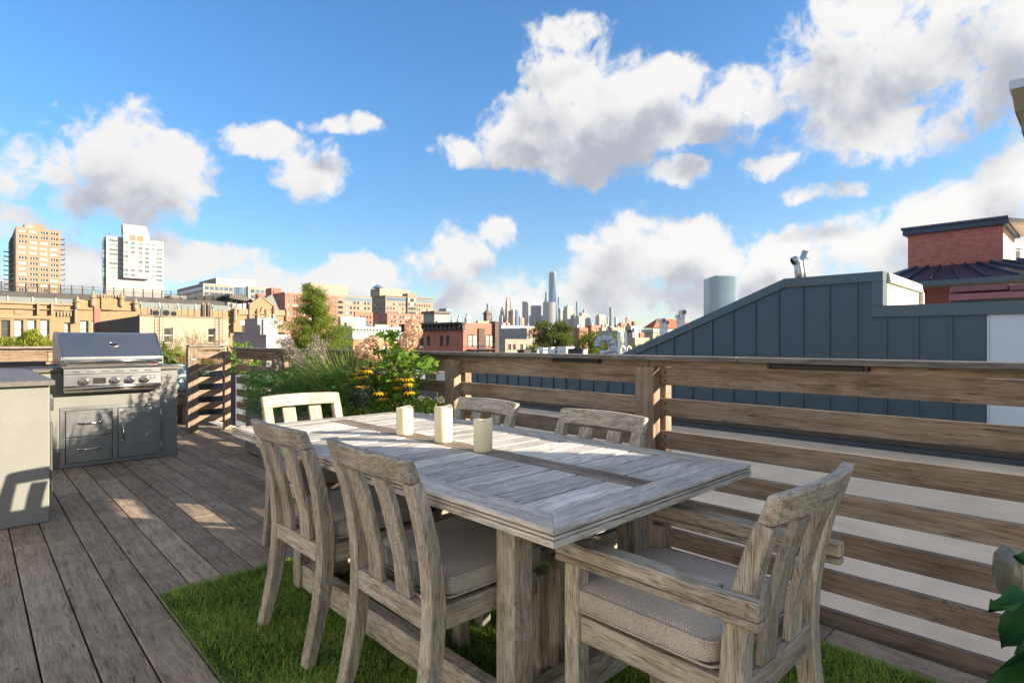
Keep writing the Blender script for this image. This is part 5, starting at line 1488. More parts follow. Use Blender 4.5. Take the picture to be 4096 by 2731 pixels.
tubes([[Vector((lc.x, lc.y - .02, 0)), Vector((lc.x + .03, lc.y - .02, .3)), lp2(4110, 2420, 1.42)], [Vector((lc.x, lc.y - .02, 0)), Vector((lc.x + .02, lc.y - .05, .2)), lp2(4100, 2500, 1.36)]], .006, M['stem_green'], 'stems', sq)

# ================================================================ the city
def tower_mat(name, wall, glass, fh=3.8, ww=2.4, zf=0.45, uf=0.55, metal=0.3, rough=0.25):
    """facade too far away to pick out its windows: floors and bays as a pattern"""
    m, nt, b, L = mat(name)
    tc = N(nt, 'ShaderNodeTexCoord'); sx = N(nt, 'ShaderNodeSeparateXYZ'); L(tc.outputs['Object'], sx.inputs[0])
    fz = mathn(nt, 'FRACT', mathn(nt, 'DIVIDE', sx.outputs[2], fh))
    u = mathn(nt, 'ADD', sx.outputs[0], mathn(nt, 'MULTIPLY', sx.outputs[1], 1.0))
    fu = mathn(nt, 'FRACT', mathn(nt, 'DIVIDE', u, ww))
    k = mathn(nt, 'MULTIPLY', mathn(nt, 'GREATER_THAN', fz, zf), mathn(nt, 'GREATER_THAN', fu, uf))
    n1 = noise(nt, tc.outputs['Object'], 0.02, 3)
    w = ramp(nt, n1, [(0.3, tuple(c * .85 for c in wall)), (0.7, wall)])
    L(mixc(nt, k, w, glass), b.inputs['Base Color'])
    L(mathn(nt, 'MULTIPLY', k, metal), b.inputs['Metallic'])
    L(mathn(nt, 'MULTIPLY_ADD', k, rough - .8, .8), b.inputs['Roughness'])
    return m


def facade(mb, o, u, W_, z0, z1, rects, nrm, reveal=0.2, mi=0):
    """wall sheet with real openings: o corner, u unit direction along the wall, rects (u0,u1,za,zb)"""
    o, u, nrm = Vector(o), Vector(u), Vector(nrm)
    us = sorted({0.0, W_, *[r[0] for r in rects], *[r[1] for r in rects]}); zs = sorted({z0, z1, *[r[2] for r in rects], *[r[3] for r in rects]})
    P = lambda a, z, dd=0.0: o + u * a + Vector((0, 0, z - o.z)) - nrm * dd
    for a, b in zip(us, us[1:]):
        run = None
        for c, d in zip(zs, zs[1:]):
            cu, cz = (a + b) / 2, (c + d) / 2
            hole = any(r[0] < cu < r[1] and r[2] < cz < r[3] for r in rects)
            if hole:
                if run: mb.add([P(a, run[0]), P(b, run[0]), P(b, run[1]), P(a, run[1])], [(0, 1, 2, 3)], mi); run = None
            else:
                run = (run[0], d) if run else (c, d)
        if run: mb.add([P(a, run[0]), P(b, run[0]), P(b, run[1]), P(a, run[1])], [(0, 1, 2, 3)], mi)
    for a, b, c, d in rects:
        mb.add([P(a, c), P(b, c), P(b, d), P(a, d), P(a, c, reveal), P(b, c, reveal), P(b, d, reveal), P(a, d, reveal)], [(0, 4, 5, 1), (1, 5, 6, 2), (2, 6, 7, 3), (3, 7, 4, 0)], mi)


WM = {}


def window_mesh(w, h, style, fm, gm):
    key = (round(w, 3), round(h, 3), style, fm, gm)
    if key in WM: return WM[key]
    mb = MB(); f = min(.08, w * .09) if style != 'strip' else .05
    x, z = w / 2, h / 2
    mb.add([(-x, .05, -z), (x, .05, -z), (x, .05, z), (-x, .05, z)], [(0, 1, 2, 3)], 1)
    for a in ((-x, -x + f, -z, z), (x - f, x, -z, z), (-x + f, x - f, z - f, z), (-x + f, x - f, -z, -z + f)): mb.box(a[0], 0, a[2], a[1], .049, a[3], 0)
    if style in ('sash', 'sash_ac'): mb.box(-x + f, .01, -f * .5, x - f, .049, f * .5, 0)
    if style == 'double': mb.box(-f * .7, .0, -z + f, f * .7, .049, z - f, 0); mb.box(-x + f, .01, -f * .4, x - f, .048, f * .4, 0)
    if style == 'triple':
        for s in (-1, 1): mb.box(s * w * .17 - f, 0, -z + f, s * w * .17 + f, .049, z - f, 0)
        mb.box(-w * .22, -.2, -z - .95, w * .22, -.19 + .0, -z - .6, 2)
    if style == 'arch':
        pts = [(x * math.cos(math.pi * k / 10), z + .22 * h * math.sin(math.pi * k / 10)) for k in range(11)]
        mb.add([(p[0], -.02, p[1]) for p in pts], [tuple(range(11))], 0); mb.box(-x + f, .01, -f * .5, x - f, .049, f * .5, 0)
        mb.box(-x - .06, -.12, -z - .1, x + .06, .0, -z, 0)
    if style == 'grid':
        for k in range(1, 3): mb.box(-x + f, .0, -z + h * k / 3 - f * .3, x - f, .049, -z + h * k / 3 + f * .3, 0)
    me = bpy.data.meshes.new('window'); me.from_pydata(mb.v, [], mb.f)
    for m in (fm, gm, 'vent_brown'): me.materials.append(M[m])
    me.polygons.foreach_set('material_index', mb.m); fix_normals(me)
    WM[key] = me
    return me


def put_windows(root, o, u, rz, rects, style, fm, gm, reveal):
    o, u = Vector(o), Vector(u); inn = Vector((math.sin(rz) * -1, math.cos(rz), 0))
    org = origin_of(root)
    for a, b, c, d in rects:
        w = link('window', window_mesh(b - a, d - c, style, fm, gm), root)
        p = o + u * ((a + b) / 2); p.z = (c + d) / 2
        w.location = p + inn * (reveal - .06) - org; w.rotation_euler = (0, 0, rz)


def grid(L_, ztop, cols, rows, h, top, pitch):
    """window openings: cols = [(centre fraction, width fraction)], rows counted down from the top"""
    return [(L_ * (c - w / 2), L_ * (c + w / 2), ztop - top - k * pitch - h, ztop - top - k * pitch) for c, w in cols for k in (rows if isinstance(rows, (list, range)) else range(rows))]


def even(n, w, m0=.06, m1=.06):
    return [(m0 + (1 - m0 - m1) * (k + .5) / n, w) for k in range(n)]


plain('vent_brown', (.24, .17, .12), .7)


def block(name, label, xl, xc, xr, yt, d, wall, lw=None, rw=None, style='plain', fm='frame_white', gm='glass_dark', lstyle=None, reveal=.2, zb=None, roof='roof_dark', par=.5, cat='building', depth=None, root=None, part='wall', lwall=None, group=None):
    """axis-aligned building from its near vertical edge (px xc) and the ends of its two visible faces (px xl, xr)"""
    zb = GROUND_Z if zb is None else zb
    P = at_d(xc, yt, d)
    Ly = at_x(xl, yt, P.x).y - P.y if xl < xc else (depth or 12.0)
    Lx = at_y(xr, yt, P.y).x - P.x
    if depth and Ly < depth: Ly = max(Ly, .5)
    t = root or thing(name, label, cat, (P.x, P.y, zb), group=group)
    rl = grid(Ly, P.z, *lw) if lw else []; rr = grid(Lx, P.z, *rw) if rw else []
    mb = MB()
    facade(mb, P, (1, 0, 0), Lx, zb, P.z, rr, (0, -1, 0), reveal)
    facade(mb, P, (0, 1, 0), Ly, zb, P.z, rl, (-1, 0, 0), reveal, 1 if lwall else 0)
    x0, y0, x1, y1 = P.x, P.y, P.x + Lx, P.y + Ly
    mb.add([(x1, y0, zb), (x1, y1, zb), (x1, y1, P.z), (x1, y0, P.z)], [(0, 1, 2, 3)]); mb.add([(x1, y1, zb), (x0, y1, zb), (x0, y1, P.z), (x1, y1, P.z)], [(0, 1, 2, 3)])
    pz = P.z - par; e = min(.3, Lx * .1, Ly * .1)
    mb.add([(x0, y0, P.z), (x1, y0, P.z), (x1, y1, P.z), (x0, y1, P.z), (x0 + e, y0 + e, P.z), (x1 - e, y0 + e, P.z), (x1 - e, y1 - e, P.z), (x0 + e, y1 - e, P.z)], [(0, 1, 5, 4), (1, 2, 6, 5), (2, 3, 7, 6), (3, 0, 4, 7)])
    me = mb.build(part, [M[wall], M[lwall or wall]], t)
    rf = MB(); rf.box(x0 + e, y0 + e, pz - .2, x1 - e, y1 - e, pz); rf.build('roof', M[roof], t)
    put_windows(t, P, (1, 0, 0), 0, rr, style, fm, gm, reveal)
    put_windows(t, P, (0, 1, 0), -math.pi / 2, rl, lstyle or style, fm, gm, reveal)
    return t, P, Lx, Ly


for nm, c, r_ in (('frame_white', (.72, .72, .70), .6), ('frame_brown', (.13, .10, .08), .7), ('frame_dark', (.05, .05, .05), .6), ('tan_brick', (.285, .20, .135), .85), ('white_tile', (.35, .35, .35), .7), ('grey_tile', (.34, .34, .35), .6),
                  ('beige_precast', (.26, .22, .17), .85), ('pale_precast', (.30, .27, .235), .85), ('office_white', (.37, .37, .375), .7), ('taupe', (.30, .27, .225), .8), ('cornice_mint', (.36, .44, .40), .7), ('cornice_black', (.03, .03, .033), .6),
                  ('beige_paint', (.36, .31, .23), .9), ('white_stucco', (.38, .375, .36), .85), ('mauve_stucco', (.40, .30, .27), .9), ('grey_stucco', (.30, .32, .31), .9), ('pink_stucco', (.38, .25, .195), .9), ('roof_red', (.30, .085, .04), .85), ('lead_grey', (.17, .19, .19), .7), ('stone_trim', (.28, .22, .15), .9)):
    plain(nm, c, r_, namt=.10, nscale=.6)
brickm('yellow_brick', (.285, .21, .115), (.26, .19, .10), (.255, .19, .115), soot=.12)
brickm('red_brick', (.36, .14, .095), (.31, .115, .08), (.32, .18, .14))
brickm('orange_brick', (.42, .20, .12), (.36, .17, .10), (.38, .25, .18))
brickm('rust_brick', (.40, .16, .10), (.34, .13, .085), (.36, .22, .17))
brickm('dark_brick', (.12, .075, .06), (.085, .055, .048), (.12, .09, .075), soot=.4)
glassm('glass_dark', (.025, .03, .035), (.55, .56, .54), .22)
glassm('glass_blind', (.03, .035, .035), (.62, .68, .62), .6)
glassm('glass_green', (.05, .10, .095), (.28, .40, .37), .35)
glassm('glass_blue', (.10, .17, .24), (.25, .36, .46), .5, .05, .5)
glassm('glass_tan', (.03, .03, .03), (.46, .45, .41), .4)

# tall neighbour whose cornice just enters the picture
tn = thing('tall_neighbour', 'grey-brown stone cornice corner of a tall building at the upper right edge', 'building', tuple(at_d(4200, 1369, 12)))
p = at_d(4110, 400, 12)
m_ = MB(); m_.box(p.x, p.y - 1.4, GROUND_Z, p.x + 2, p.y, p.z - .4); m_.build('wall', M['stone_trim'], tn)
zs_ = [at_d(4080, y_, 12).z for y_ in (490, 450, 360, 325)]
for k, (za, zb_, oh) in enumerate(((zs_[0] - .2, zs_[0], .09), (zs_[0], zs_[1], .14), (zs_[1], zs_[2], .235), (zs_[2], zs_[3], .27))):
    m_ = MB(); o0_ = oh - (.05 if k in (1, 2) else 0)
    m_.hexa([(p.x - o0_, p.y - 1.5, za + .002), (p.x + 2.1, p.y - 1.5, za + .002), (p.x + 2.1, p.y + o0_, za + .002), (p.x - o0_, p.y + o0_, za + .002), (p.x - oh, p.y - 1.5, zb_), (p.x + 2.1, p.y - 1.5, zb_), (p.x + 2.1, p.y + oh, zb_), (p.x - oh, p.y + oh, zb_)])
    m_.build('cornice' if k < 3 else 'flashing', M['stone_trim' if k < 3 else 'white_panel'], tn)

# --- tan apartment tower with balconies
t, P, Lx, Ly = block('apartment_tower', 'tan brick apartment tower with side balconies at the far left', 34, 63, 242, 906, 325, 'tan_brick',
                     lw=([(.5, .5)], 14, 1.9, 1.6, 3.08), rw=([(.15, .178), (.392, .175), (.627, .172), (.857, .172)], 14, 1.5, 1.35, 3.08), style='triple', gm='glass_tan', lstyle='sash')
m_ = MB(); a, b = at_d(85, 900, 331), at_d(175, 900, 331); m_.box(P.x + 4, P.y + 6, P.z - .4, P.x + Lx * .65, P.y + 14, P.z + 3.4); m_.build('penthouse', M['tan_brick'], t)
m_ = MB(); m_.prism([(P.x + 3.0, P.z - .3), (P.x + 5.5, P.z + 2.2), (P.x + Lx * .36, P.z + 2.2), (P.x + Lx * .40, P.z - .3)], 'y', P.y + 3.5, P.y + 5.8); m_.build('plant_screen', M['white_tile'], t)
for k in range(13):
    z = P.z - 3.9 - k * 3.08
    m_ = MB(); m_.box(P.x + Lx + .01, P.y + 4, z, P.x + Lx + 2.6, P.y + 9, z + .28); m_.box(P.x + Lx + 2.45, P.y + 4, z + .28, P.x + Lx + 2.55, P.y + 9, z + 1.25 if k % 3 else z + .9); m_.build('balcony', M['taupe'], t)
    m_ = MB(); yb_ = P.y + Ly; m_.box(P.x - 2.4, yb_ - 5, z - 2.0, P.x - .01, yb_ - .2, z - 1.75); m_.box(P.x - 2.4, yb_ - 5, z - 1.75, P.x - 2.3, yb_ - .2, z - .8); m_.build('balcony', M['grey_tile'], t)
    m_ = MB(); m_.box(P.x - 1.3, P.y + Ly * .25, z, P.x - .01, P.y + Ly * .62, z + .25); m_.build('balcony', M['taupe'], t)

# --- white tower
t, P, Lx, Ly = block('white_tower', 'white high-rise with projecting glazed centre bay on the left skyline', 414, 425, 655, 943, 386, 'white_tile',
                     rw=([(.115, .135), (.245, .045)], 9, 1.15, 2.2, 3.12), style='strip', fm='grey_tile', gm='glass_green', depth=16)
wr = grid(Lx, P.z, [(.81, .032), (.92, .11)], 9, 1.0, 2.4, 3.12)
for a, b, c, dd in wr:
    m_ = MB(); m_.box(P.x + a, P.y - .06, c, P.x + b, P.y - .01, dd); m_.build('window', M['glass_green'], t)
for k in range(10):
    z = P.z - 3.0 - k * 3.12; m_ = MB(); m_.box(P.x - 1.6, P.y + 1.5, z - 2.4, P.x - .02, P.y + 6, z); m_.build('bay_window', M['glass_green'], t)
bt, BP, BLx, BLy = block('centre_bay', None, 484, 494, 598, 932, 389.6, 'white_tile', rw=([(.095, .155), (.35, .15), (.645, .15), (.90, .155)], 8, 1.65, 5.6, 3.12), style='double', fm='white_tile', gm='glass_green', root=t, part='centre_bay', lwall='glass_green', zb=at_d(494, 1110, 389.6).z)
zt = at_d(494, 892, 389.6).z
m_ = MB(); m_.add([(BP.x, BP.y, BP.z), (BP.x + BLx, BP.y, BP.z), (BP.x + BLx, BP.y + 8, BP.z), (BP.x, BP.y + 8, BP.z), (BP.x, BP.y + 3.5, zt), (BP.x + BLx * .92, BP.y + 3.5, zt), (BP.x + BLx * .92, BP.y + 8, zt), (BP.x, BP.y + 8, zt)], [(0, 1, 5, 4), (1, 2, 6, 5), (2, 3, 7, 6), (3, 0, 4, 7), (4, 5, 6, 7)])
m_.build('crown', M['grey_tile'], t)
for f in (.35, .65):
    m_ = MB(); m_.box(BP.x + BLx * (f - .11), BP.y - .15, BP.z - 4.6, BP.x + BLx * (f + .11), BP.y - .01, BP.z - .8); m_.build('louvre', M['vent_brown'], t)
m_ = MB(); zz = at_d(494, 1112, 389.6).z; m_.hexa([(BP.x + 1.5, BP.y + 1.5, zz), (BP.x + BLx - .5, BP.y + 1.5, zz), (BP.x + BLx - .5, BP.y + 6, zz), (BP.x + 1.5, BP.y + 6, zz), (BP.x, BP.y - .05, zz + 3.6), (BP.x + BLx, BP.y - .05, zz + 3.6), (BP.x + BLx, BP.y + 6, zz + 3.6), (BP.x, BP.y + 6, zz + 3.6)])
m_.build('bay_foot', M['grey_tile'], t)

# --- glass and precast office complex
block('precast_office', 'pale precast office with square blue windows left of the white glass office', 709, 812, 935, 1132, 440, 'pale_precast', lw=([(.5, .98)], 4, 2.6, 2.4, 4.3), rw=(even(6, .12, .04, .02), 4, 2.6, 2.4, 4.3), style='plain', gm='glass_blue', fm='pale_precast', lstyle='grid')
block('white_glass_office', 'long white topped glass office behind the pale precast one', 796, 864, 1023, 1111, 468, 'office_white', rw=(even(9, .07, .36, .02), [0], 9, 6.5, 10), style='grid', gm='glass_blue', fm='office_white', lwall='taupe')
block('precast_annexe', 'pale precast office annexe right of the white glass office', 984, 992, 1078, 1144, 432, 'pale_precast', rw=(even(4, .17, .1, .02), 3, 2.6, 2.4, 4.3), style='plain', gm='glass_blue', fm='pale_precast', depth=14)
# --- red apartment block
t, P, Lx, Ly = block('brick_apartment_block', 'rust brick apartment block with pink cornice behind the feathery tree', 1093, 1140, 1352, 1168, 380, 'rust_brick', lw=(even(3, .13), 5, 1.6, 2.2, 2.95), rw=([(.055, .04), (.19, .085), (.34, .085), (.48, .085), (.64, .085), (.80, .055), (.93, .04)], 7, 1.7, 1.9, 2.95), style='double')
m_ = MB(); m_.box(P.x - .4, P.y - .4, P.z - .9, P.x + Lx + .4, P.y - .02, P.z + .1); m_.box(P.x - .4, P.y - .02, P.z - .9, P.x - .02, P.y + Ly, P.z + .1); m_.build('cornice', M['pink_stucco'], t)
block('brick_penthouse', 'orange-red brick lift tower left of the rust apartment block', 1063, 1086, 1124, 1151, 396, 'red_brick', rw=([(.2, .12)], 3, 2.2, 2, 4))
block('low_brick_wing', 'low orange-red brick roof wing beside the lift tower', 1020, 1032, 1064, 1174, 392, 'red_brick')
# --- twin beige office slabs
t, P, Lx, Ly = block('beige_office', 'beige office block with brick lower storeys, left one of the pair', 1250, 1300, 1488, 1177, 425, 'beige_precast', rw=([(.2, .05), (.27, .10), (.34, .05)] + [(.46 + .077 * k, .042) for k in range(7)], 5, 2.1, 4.2, 3.95), style='plain', fm='taupe')
m_ = MB(); m_.box(P.x + Lx * .42, P.y - .05, P.z - 3.6, P.x + Lx * .99, P.y - .01, P.z - 1.3); m_.build('ribbon_window', M['glass_blue'], t)
block('penthouse', None, 1209, 1243, 1392, 1131, 440, 'taupe', root=t, part='plant_storey')
block('base', None, 1415, 1420, 1492, 1247, 416, 'rust_brick', rw=(even(5, .1), 3, 2, 2.6, 3.95), style='plain', fm='taupe', root=t, part='brick_base', depth=8)
t, P, Lx, Ly = block('beige_office', 'beige office block with brick lower storeys, right one of the pair', 1485, 1542, 1732, 1183, 505, 'beige_precast', lw=(even(9, .055, .04, .04), 3, 2.1, 6.0, 3.95), rw=([(.045 + .061 * k, .026) for k in range(7)] + [(.475, .02), (.525, .055), (.575, .02)] + [(.645 + .055 * k, .026) for k in range(6)], 3, 2.1, 6.0, 3.95), style='plain', fm='taupe')
for a, b in ((.02, .42), (.63, .985)):
    m_ = MB(); m_.box(P.x + Lx * a, P.y - .05, P.z - 3.8, P.x + Lx * b, P.y - .01, P.z - 1.5); m_.build('ribbon_window', M['glass_blue'], t)
m_ = MB(); m_.box(P.x + Lx * .43, P.y - 1.5, P.z - 16, P.x + Lx * .62, P.y - .06, P.z + 3.6); m_.box(P.x + Lx * .415, P.y - .055, P.z - 3, P.x + Lx * .6, P.y + 6, P.z + 3.3); m_.build('stair_tower', M['beige_precast'], t)
for k in range(4):
    z = P.z - 3.7 - k * 3.95
    for a, b in ((.445, .475), (.485, .56), (.57, .60)):
        m_ = MB(); m_.box(P.x + Lx * a, P.y - 1.56, z, P.x + Lx * b, P.y - 1.51, z + 2.3); m_.build('window', M['glass_dark'], t)
m_ = MB(); m_.box(P.x - .9, P.y - .9, P.z - .3, P.x + Lx + .6, P.y + Ly, P.z + .5); m_.build('cornice', M['beige_precast'], t)
t2, PP, PLx, PLy = block('penthouse', None, 1482, 1519, 1641, 1152, 517, 'taupe', root=t, part='plant_storey')
m_ = MB(); q_ = at_d(1511, 1152, 520); hh = at_d(1511, 1137, 520).z
m_.add([(q_.x - 4, q_.y - 4, q_.z), (q_.x + 4, q_.y - 4, q_.z), (q_.x + 4, q_.y + 4, q_.z), (q_.x - 4, q_.y + 4, q_.z), (q_.x, q_.y, hh)], [(0, 1, 4), (1, 2, 4), (2, 3, 4), (3, 0, 4)]); m_.build('glass_pyramid', M['glass_blue'], t)
block('base', None, 1490, 1549, 1748, 1252, 493, 'rust_brick', lw=(even(10, .05), 3, 2.0, 2.2, 3.95), rw=(even(16, .032), 3, 2.0, 2.2, 3.95), style='plain', fm='taupe', root=t, part='brick_base')

# --- mint-corniced house
t, P, Lx, Ly = block('mint_cornice_house', 'brick house with pale mint bracketed cornice right of the feathery tree', 1355, 1412, 1650, 1308, 112, 'orange_brick', lw=([(.28, .16), (.72, .16)], 2, 2.0, 3.6, 3.4), rw=([(.06, .05), (.30, .06), (.52, .06), (.78, .06)], 2, 2.0, 3.6, 3.4), style='sash', zb=-14)
m_ = MB(); m_.box(P.x - .75, P.y - .75, P.z - .35, P.x + Lx, P.y + Ly, P.z + .12); m_.box(P.x - .4, P.y - .4, P.z - .9, P.x + Lx, P.y + Ly, P.z - .351); m_.box(P.x - .2, P.y - .2, P.z - 2.4, P.x + Lx, P.y + Ly, P.z - .901); m_.build('cornice', M['cornice_mint'], t)
for k in range(30):
    x = P.x + .1 + k * .72
    if x < P.x + Lx: m_ = MB(); m_.box(x, P.y - .68, P.z - .62, x + .3, P.y - .401, P.z - .355); m_.build('bracket', M['cornice_mint'], t)
for k in range(8):
    y = P.y + .3 + k * .9
    if y < P.y + Ly: m_ = MB(); m_.box(P.x - .68, y, P.z - .62, P.x - .401, y + .3, P.z - .355); m_.build('bracket', M['cornice_mint'], t)
t, P, Lx, Ly = block('white_roof_house', 'white rendered roof storey with sloping skylights behind the mint cornice', 1352, 1362, 1462, 1266, 150, 'white_stucco', zb=-2)
m_ = MB(); m_.prism([(P.x + Lx + .05, P.z - 3.2), (P.x + Lx + 3.2, P.z - 3.2), (P.x + Lx + .05, P.z - .6)], 'y', P.y + .5, P.y + 7); m_.build('skylight', M['glass_blue'], t)
block('white_roof_shed', 'small white roof shed in front of the sloping skylights', 1378, 1388, 1430, 1288, 136, 'white_stucco', zb=-2, depth=5)
block('striped_awning_house', 'low house top with greenish bracket band behind the mint cornice', 1490, 1500, 1556, 1297, 145, 'grey_stucco', zb=-4, depth=6)
block('pink_fence_roof', 'low pink roof screen left of the black corniced brick house', 1568, 1570, 1614, 1302, 140, 'mauve_paint', zb=-4, depth=3)

# --- brick house with black bracketed cornice
t, P, Lx, Ly = block('black_cornice_house', 'red brick house with heavy black bracketed cornice in the middle', 1613, 1853, 1988, 1290, 92, 'red_brick', lw=([(.235, .055), (.33, .055), (.545, .055), (.655, .055)], 1, 1.75, 2.05, 3.3), rw=None, style='arch', fm='frame_dark', zb=-14)
for f0, f1 in ((.13, .37), (.64, .86)):
    m_ = MB(); m_.box(P.x + Lx * f0, P.y - .1, P.z - 3.9, P.x + Lx * f1, P.y - .01, P.z - 2.1); w = m_.build('window', M['glass_tan'], t)
    m_ = MB(); xm = P.x + Lx * (f0 + f1) / 2; m_.box(xm - .07, P.y - .16, P.z - 3.9, xm + .07, P.y - .11, P.z - 2.1)
    m_.box(P.x + Lx * f0, P.y - .16, P.z - 3.05, xm - .071, P.y - .11, P.z - 2.98); m_.box(xm + .071, P.y - .16, P.z - 3.05, P.x + Lx * f1, P.y - .11, P.z - 2.98); m_.build('window_bar', M['frame_dark'], w)
    m_ = MB(); n_ = 9; m_.prism([(P.x + Lx * (f0 + (f1 - f0) * k / n_) - (.1 if k == 0 else 0) + (.1 if k == n_ else 0), P.z - 2.09 + .28 * math.sin(math.pi * k / n_)) for k in range(n_ + 1)], 'y', P.y - .14, P.y - .01); m_.build('window_arch', M['dark_brick'], w)
m_ = MB(); m_.box(P.x - .75, P.y - .5, P.z - .22, P.x + .3, P.y + Ly + .3, P.z + .12); m_.box(P.x - .30, P.y - .2, P.z - 1.3, P.x + .25, P.y + Ly + .2, P.z - .221); m_.build('cornice', M['cornice_black'], t)
for k in range(15):
    y = P.y + .1 + k * 1.2; m_ = MB(); m_.prism([(P.x - .301, P.z - 1.25), (P.x - .42, P.z - 1.2), (P.x - .5, P.z - .7), (P.x - .72, P.z - .45), (P.x - .72, P.z - .225), (P.x - .301, P.z - .225)], 'y', y, y + .28); m_.build('bracket', M['cornice_black'], t)
    if k < 14: m_ = MB(); m_.box(P.x - .34, y + .5, P.z - .95, P.x - .301, y + 1.0, P.z - .5); m_.build('cornice_panel', M['frame_brown'], t)
m_ = MB(); m_.box(P.x + Lx * .88, P.y - .5, P.z - 6, P.x + Lx, P.y + 1.0, P.z + .35); m_.build('chimney', M['dark_brick'], t)
m_ = MB(); m_.box(P.x + Lx * .42, P.y - .25, P.z - 5, P.x + Lx * .60, P.y - .01, P.z - .9); m_.build('pilaster', M['dark_brick'], t)
fe_ = MB()
for z in (-4.3, -3.5): fe_.box(P.x + Lx * .1, P.y - 1.1, P.z + z, P.x + Lx * .9, P.y - 1.05, P.z + z + .05)
for k in range(14): fe_.box(P.x + Lx * (.1 + .057 * k), P.y - 1.1, P.z - 4.3, P.x + Lx * (.1 + .057 * k) + .04, P.y - 1.06, P.z - 3.5)
fe_.box(P.x + Lx * .1, P.y - 1.1, P.z - 4.4, P.x + Lx * .9, P.y - .01, P.z - 4.32); fe_.bar((P.x + Lx * .2, P.y - .6, P.z - 4.4), (P.x + Lx * .7, P.y - .6, P.z - 7.4), .5, .06)
fe_.build('fire_escape', M['black_metal'], t, kind='stuff')
m_ = MB(); m_.box(P.x + .1 + 1.2, P.y + Ly * .55, P.z - .3, P.x + 4.5, P.y + Ly * .74, P.z + 1.9); m_.build('roof_hut', M['grey_stucco'], t)
m_ = MB(); m_.box(P.x + 1.0, P.y + Ly * .53, P.z + 1.901, P.x + 4.8, P.y + Ly * .76, P.z + 2.3); m_.build('roof_hut_cap', M['frame_brown'], t)
for k, (xx, yy, s) in enumerate(((1.5, 3.0, .5), (2.6, 2.2, .7), (4.2, 4.0, .6), (3.2, 7.0, .5))):
    m_ = MB(); m_.box(P.x + xx, P.y + yy, P.z - .3, P.x + xx + s, P.y + yy + s, P.z + .3 + s); m_.lathe([(s * .25, 0), (s * .25, .3), (s * .4, .35), (s * .4, .55), (.05, .6)], 10, (P.x + xx + s / 2, P.y + yy + s / 2, P.z + .3 + s)); m_.build('roof_vent', M['zinc'], t)
m_ = MB(); wy = P.y + Ly * .655; m_.box(P.x - .32, wy - .5, P.z - 4.25, P.x - .01, wy + .4, P.z - 3.82); m_.build('air_conditioner', M['frame_white'], t)
# stepped gable and slate steeple behind it
block('stepped_gable_house', 'cream stepped gable wall behind the black corniced brick house', 1903, 1912, 1972, 1283, 120, 'beige_paint', zb=-5, depth=6)
s0 = at_d(1948, 1290, 300)
st_ = thing('church_steeple', 'dark slate church steeple rising behind the brick house chimney', 'steeple', (s0.x, s0.y, GROUND_Z))
m_ = MB(); m_.box(s0.x - 1.3, s0.y - 1.3, GROUND_Z, s0.x + 1.3, s0.y + 1.3, s0.z + 4.5); m_.build('belfry', M['frame_brown'], st_)
zt = at_d(1948, 1237, 300).z
m_ = MB(); m_.add([(s0.x - 1.9, s0.y - 1.9, s0.z + 4.4), (s0.x + 1.9, s0.y - 1.9, s0.z + 4.4), (s0.x + 1.9, s0.y + 1.9, s0.z + 4.4), (s0.x - 1.9, s0.y + 1.9, s0.z + 4.4), (s0.x, s0.y, zt)], [(0, 1, 4), (1, 2, 4), (2, 3, 4), (3, 0, 4), (3, 2, 1, 0)]); m_.build('spire', M['frame_brown'], st_)

# --- low houses in the middle distance
block('pink_rear_house', 'low pinkish house with paired windows under the large round tree', 1988, 2021, 2113, 1356, 135, 'pink_stucco', lwall='grey_stucco', rw=([(.18, .13), (.38, .13), (.70, .13), (.88, .13)], 1, 1.4, 1.2, 3), style='sash', fm='frame_dark', zb=-9)
block('grey_gable_house', 'grey rendered blank side wall behind the low pinkish house', 1990, 2048, 2112, 1313, 185, 'grey_stucco', zb=-9)
block('grey_rear_house', 'taller grey rendered wall with pink windowed front left of the round tree', 2044, 2108, 2165, 1312, 160, 'pink_stucco', lwall='grey_stucco', rw=([(.15, .12), (.45, .12), (.75, .12)], 2, 1.5, 1.6, 3.0), style='sash', zb=-9)
mids = [('grey_roof_house', 'low white flat roof left of the skyline trees', 1992, 2005, 2080, 1300, 260, 'white_stucco'), ('brick_mid_house', 'small dark brick house right of the round tree', 2296, 2318, 2352, 1310, 300, 'red_brick'), ('brick_mid_house', 'rust brick house with roof hut right of the round tree', 2340, 2366, 2404, 1300, 330, 'rust_brick'),
        ('cream_mid_house', 'cream low house below the slim glass skyscraper', 2398, 2408, 2440, 1310, 310, 'beige_paint'), ('long_grey_house', 'long dull grey roofed building above the light green tree', 2384, 2472, 2502, 1322, 230, 'grey_stucco'), ('white_mid_house', 'white three-storey house with small windows left of the red roof', 2500, 2524, 2568, 1303, 262, 'white_stucco'),
        ('beige_low_house', 'low beige flat-roofed building under the red hipped roof', 2506, 2540, 2598, 1350, 125, 'beige_paint'), ('grey_far_house', 'grey far house between cream house and white house', 2432, 2446, 2492, 1308, 340, 'taupe'), ('rust_far_block', 'distant rust brick block below the skyline right of the slim tower', 2470, 2484, 2516, 1294, 620, 'rust_brick'), ('rust_far_tower', 'tiny distant orange brick tower right of the skyline', 2502, 2506, 2520, 1276, 700, 'orange_brick'), ('white_far_row', 'distant white row of houses under the domed skyscraper', 2060, 2070, 2200, 1303, 420, 'white_stucco'), ('tan_far_row', 'distant tan row of houses left of the red hipped roof', 2440, 2452, 2540, 1312, 470, 'pale_precast')]
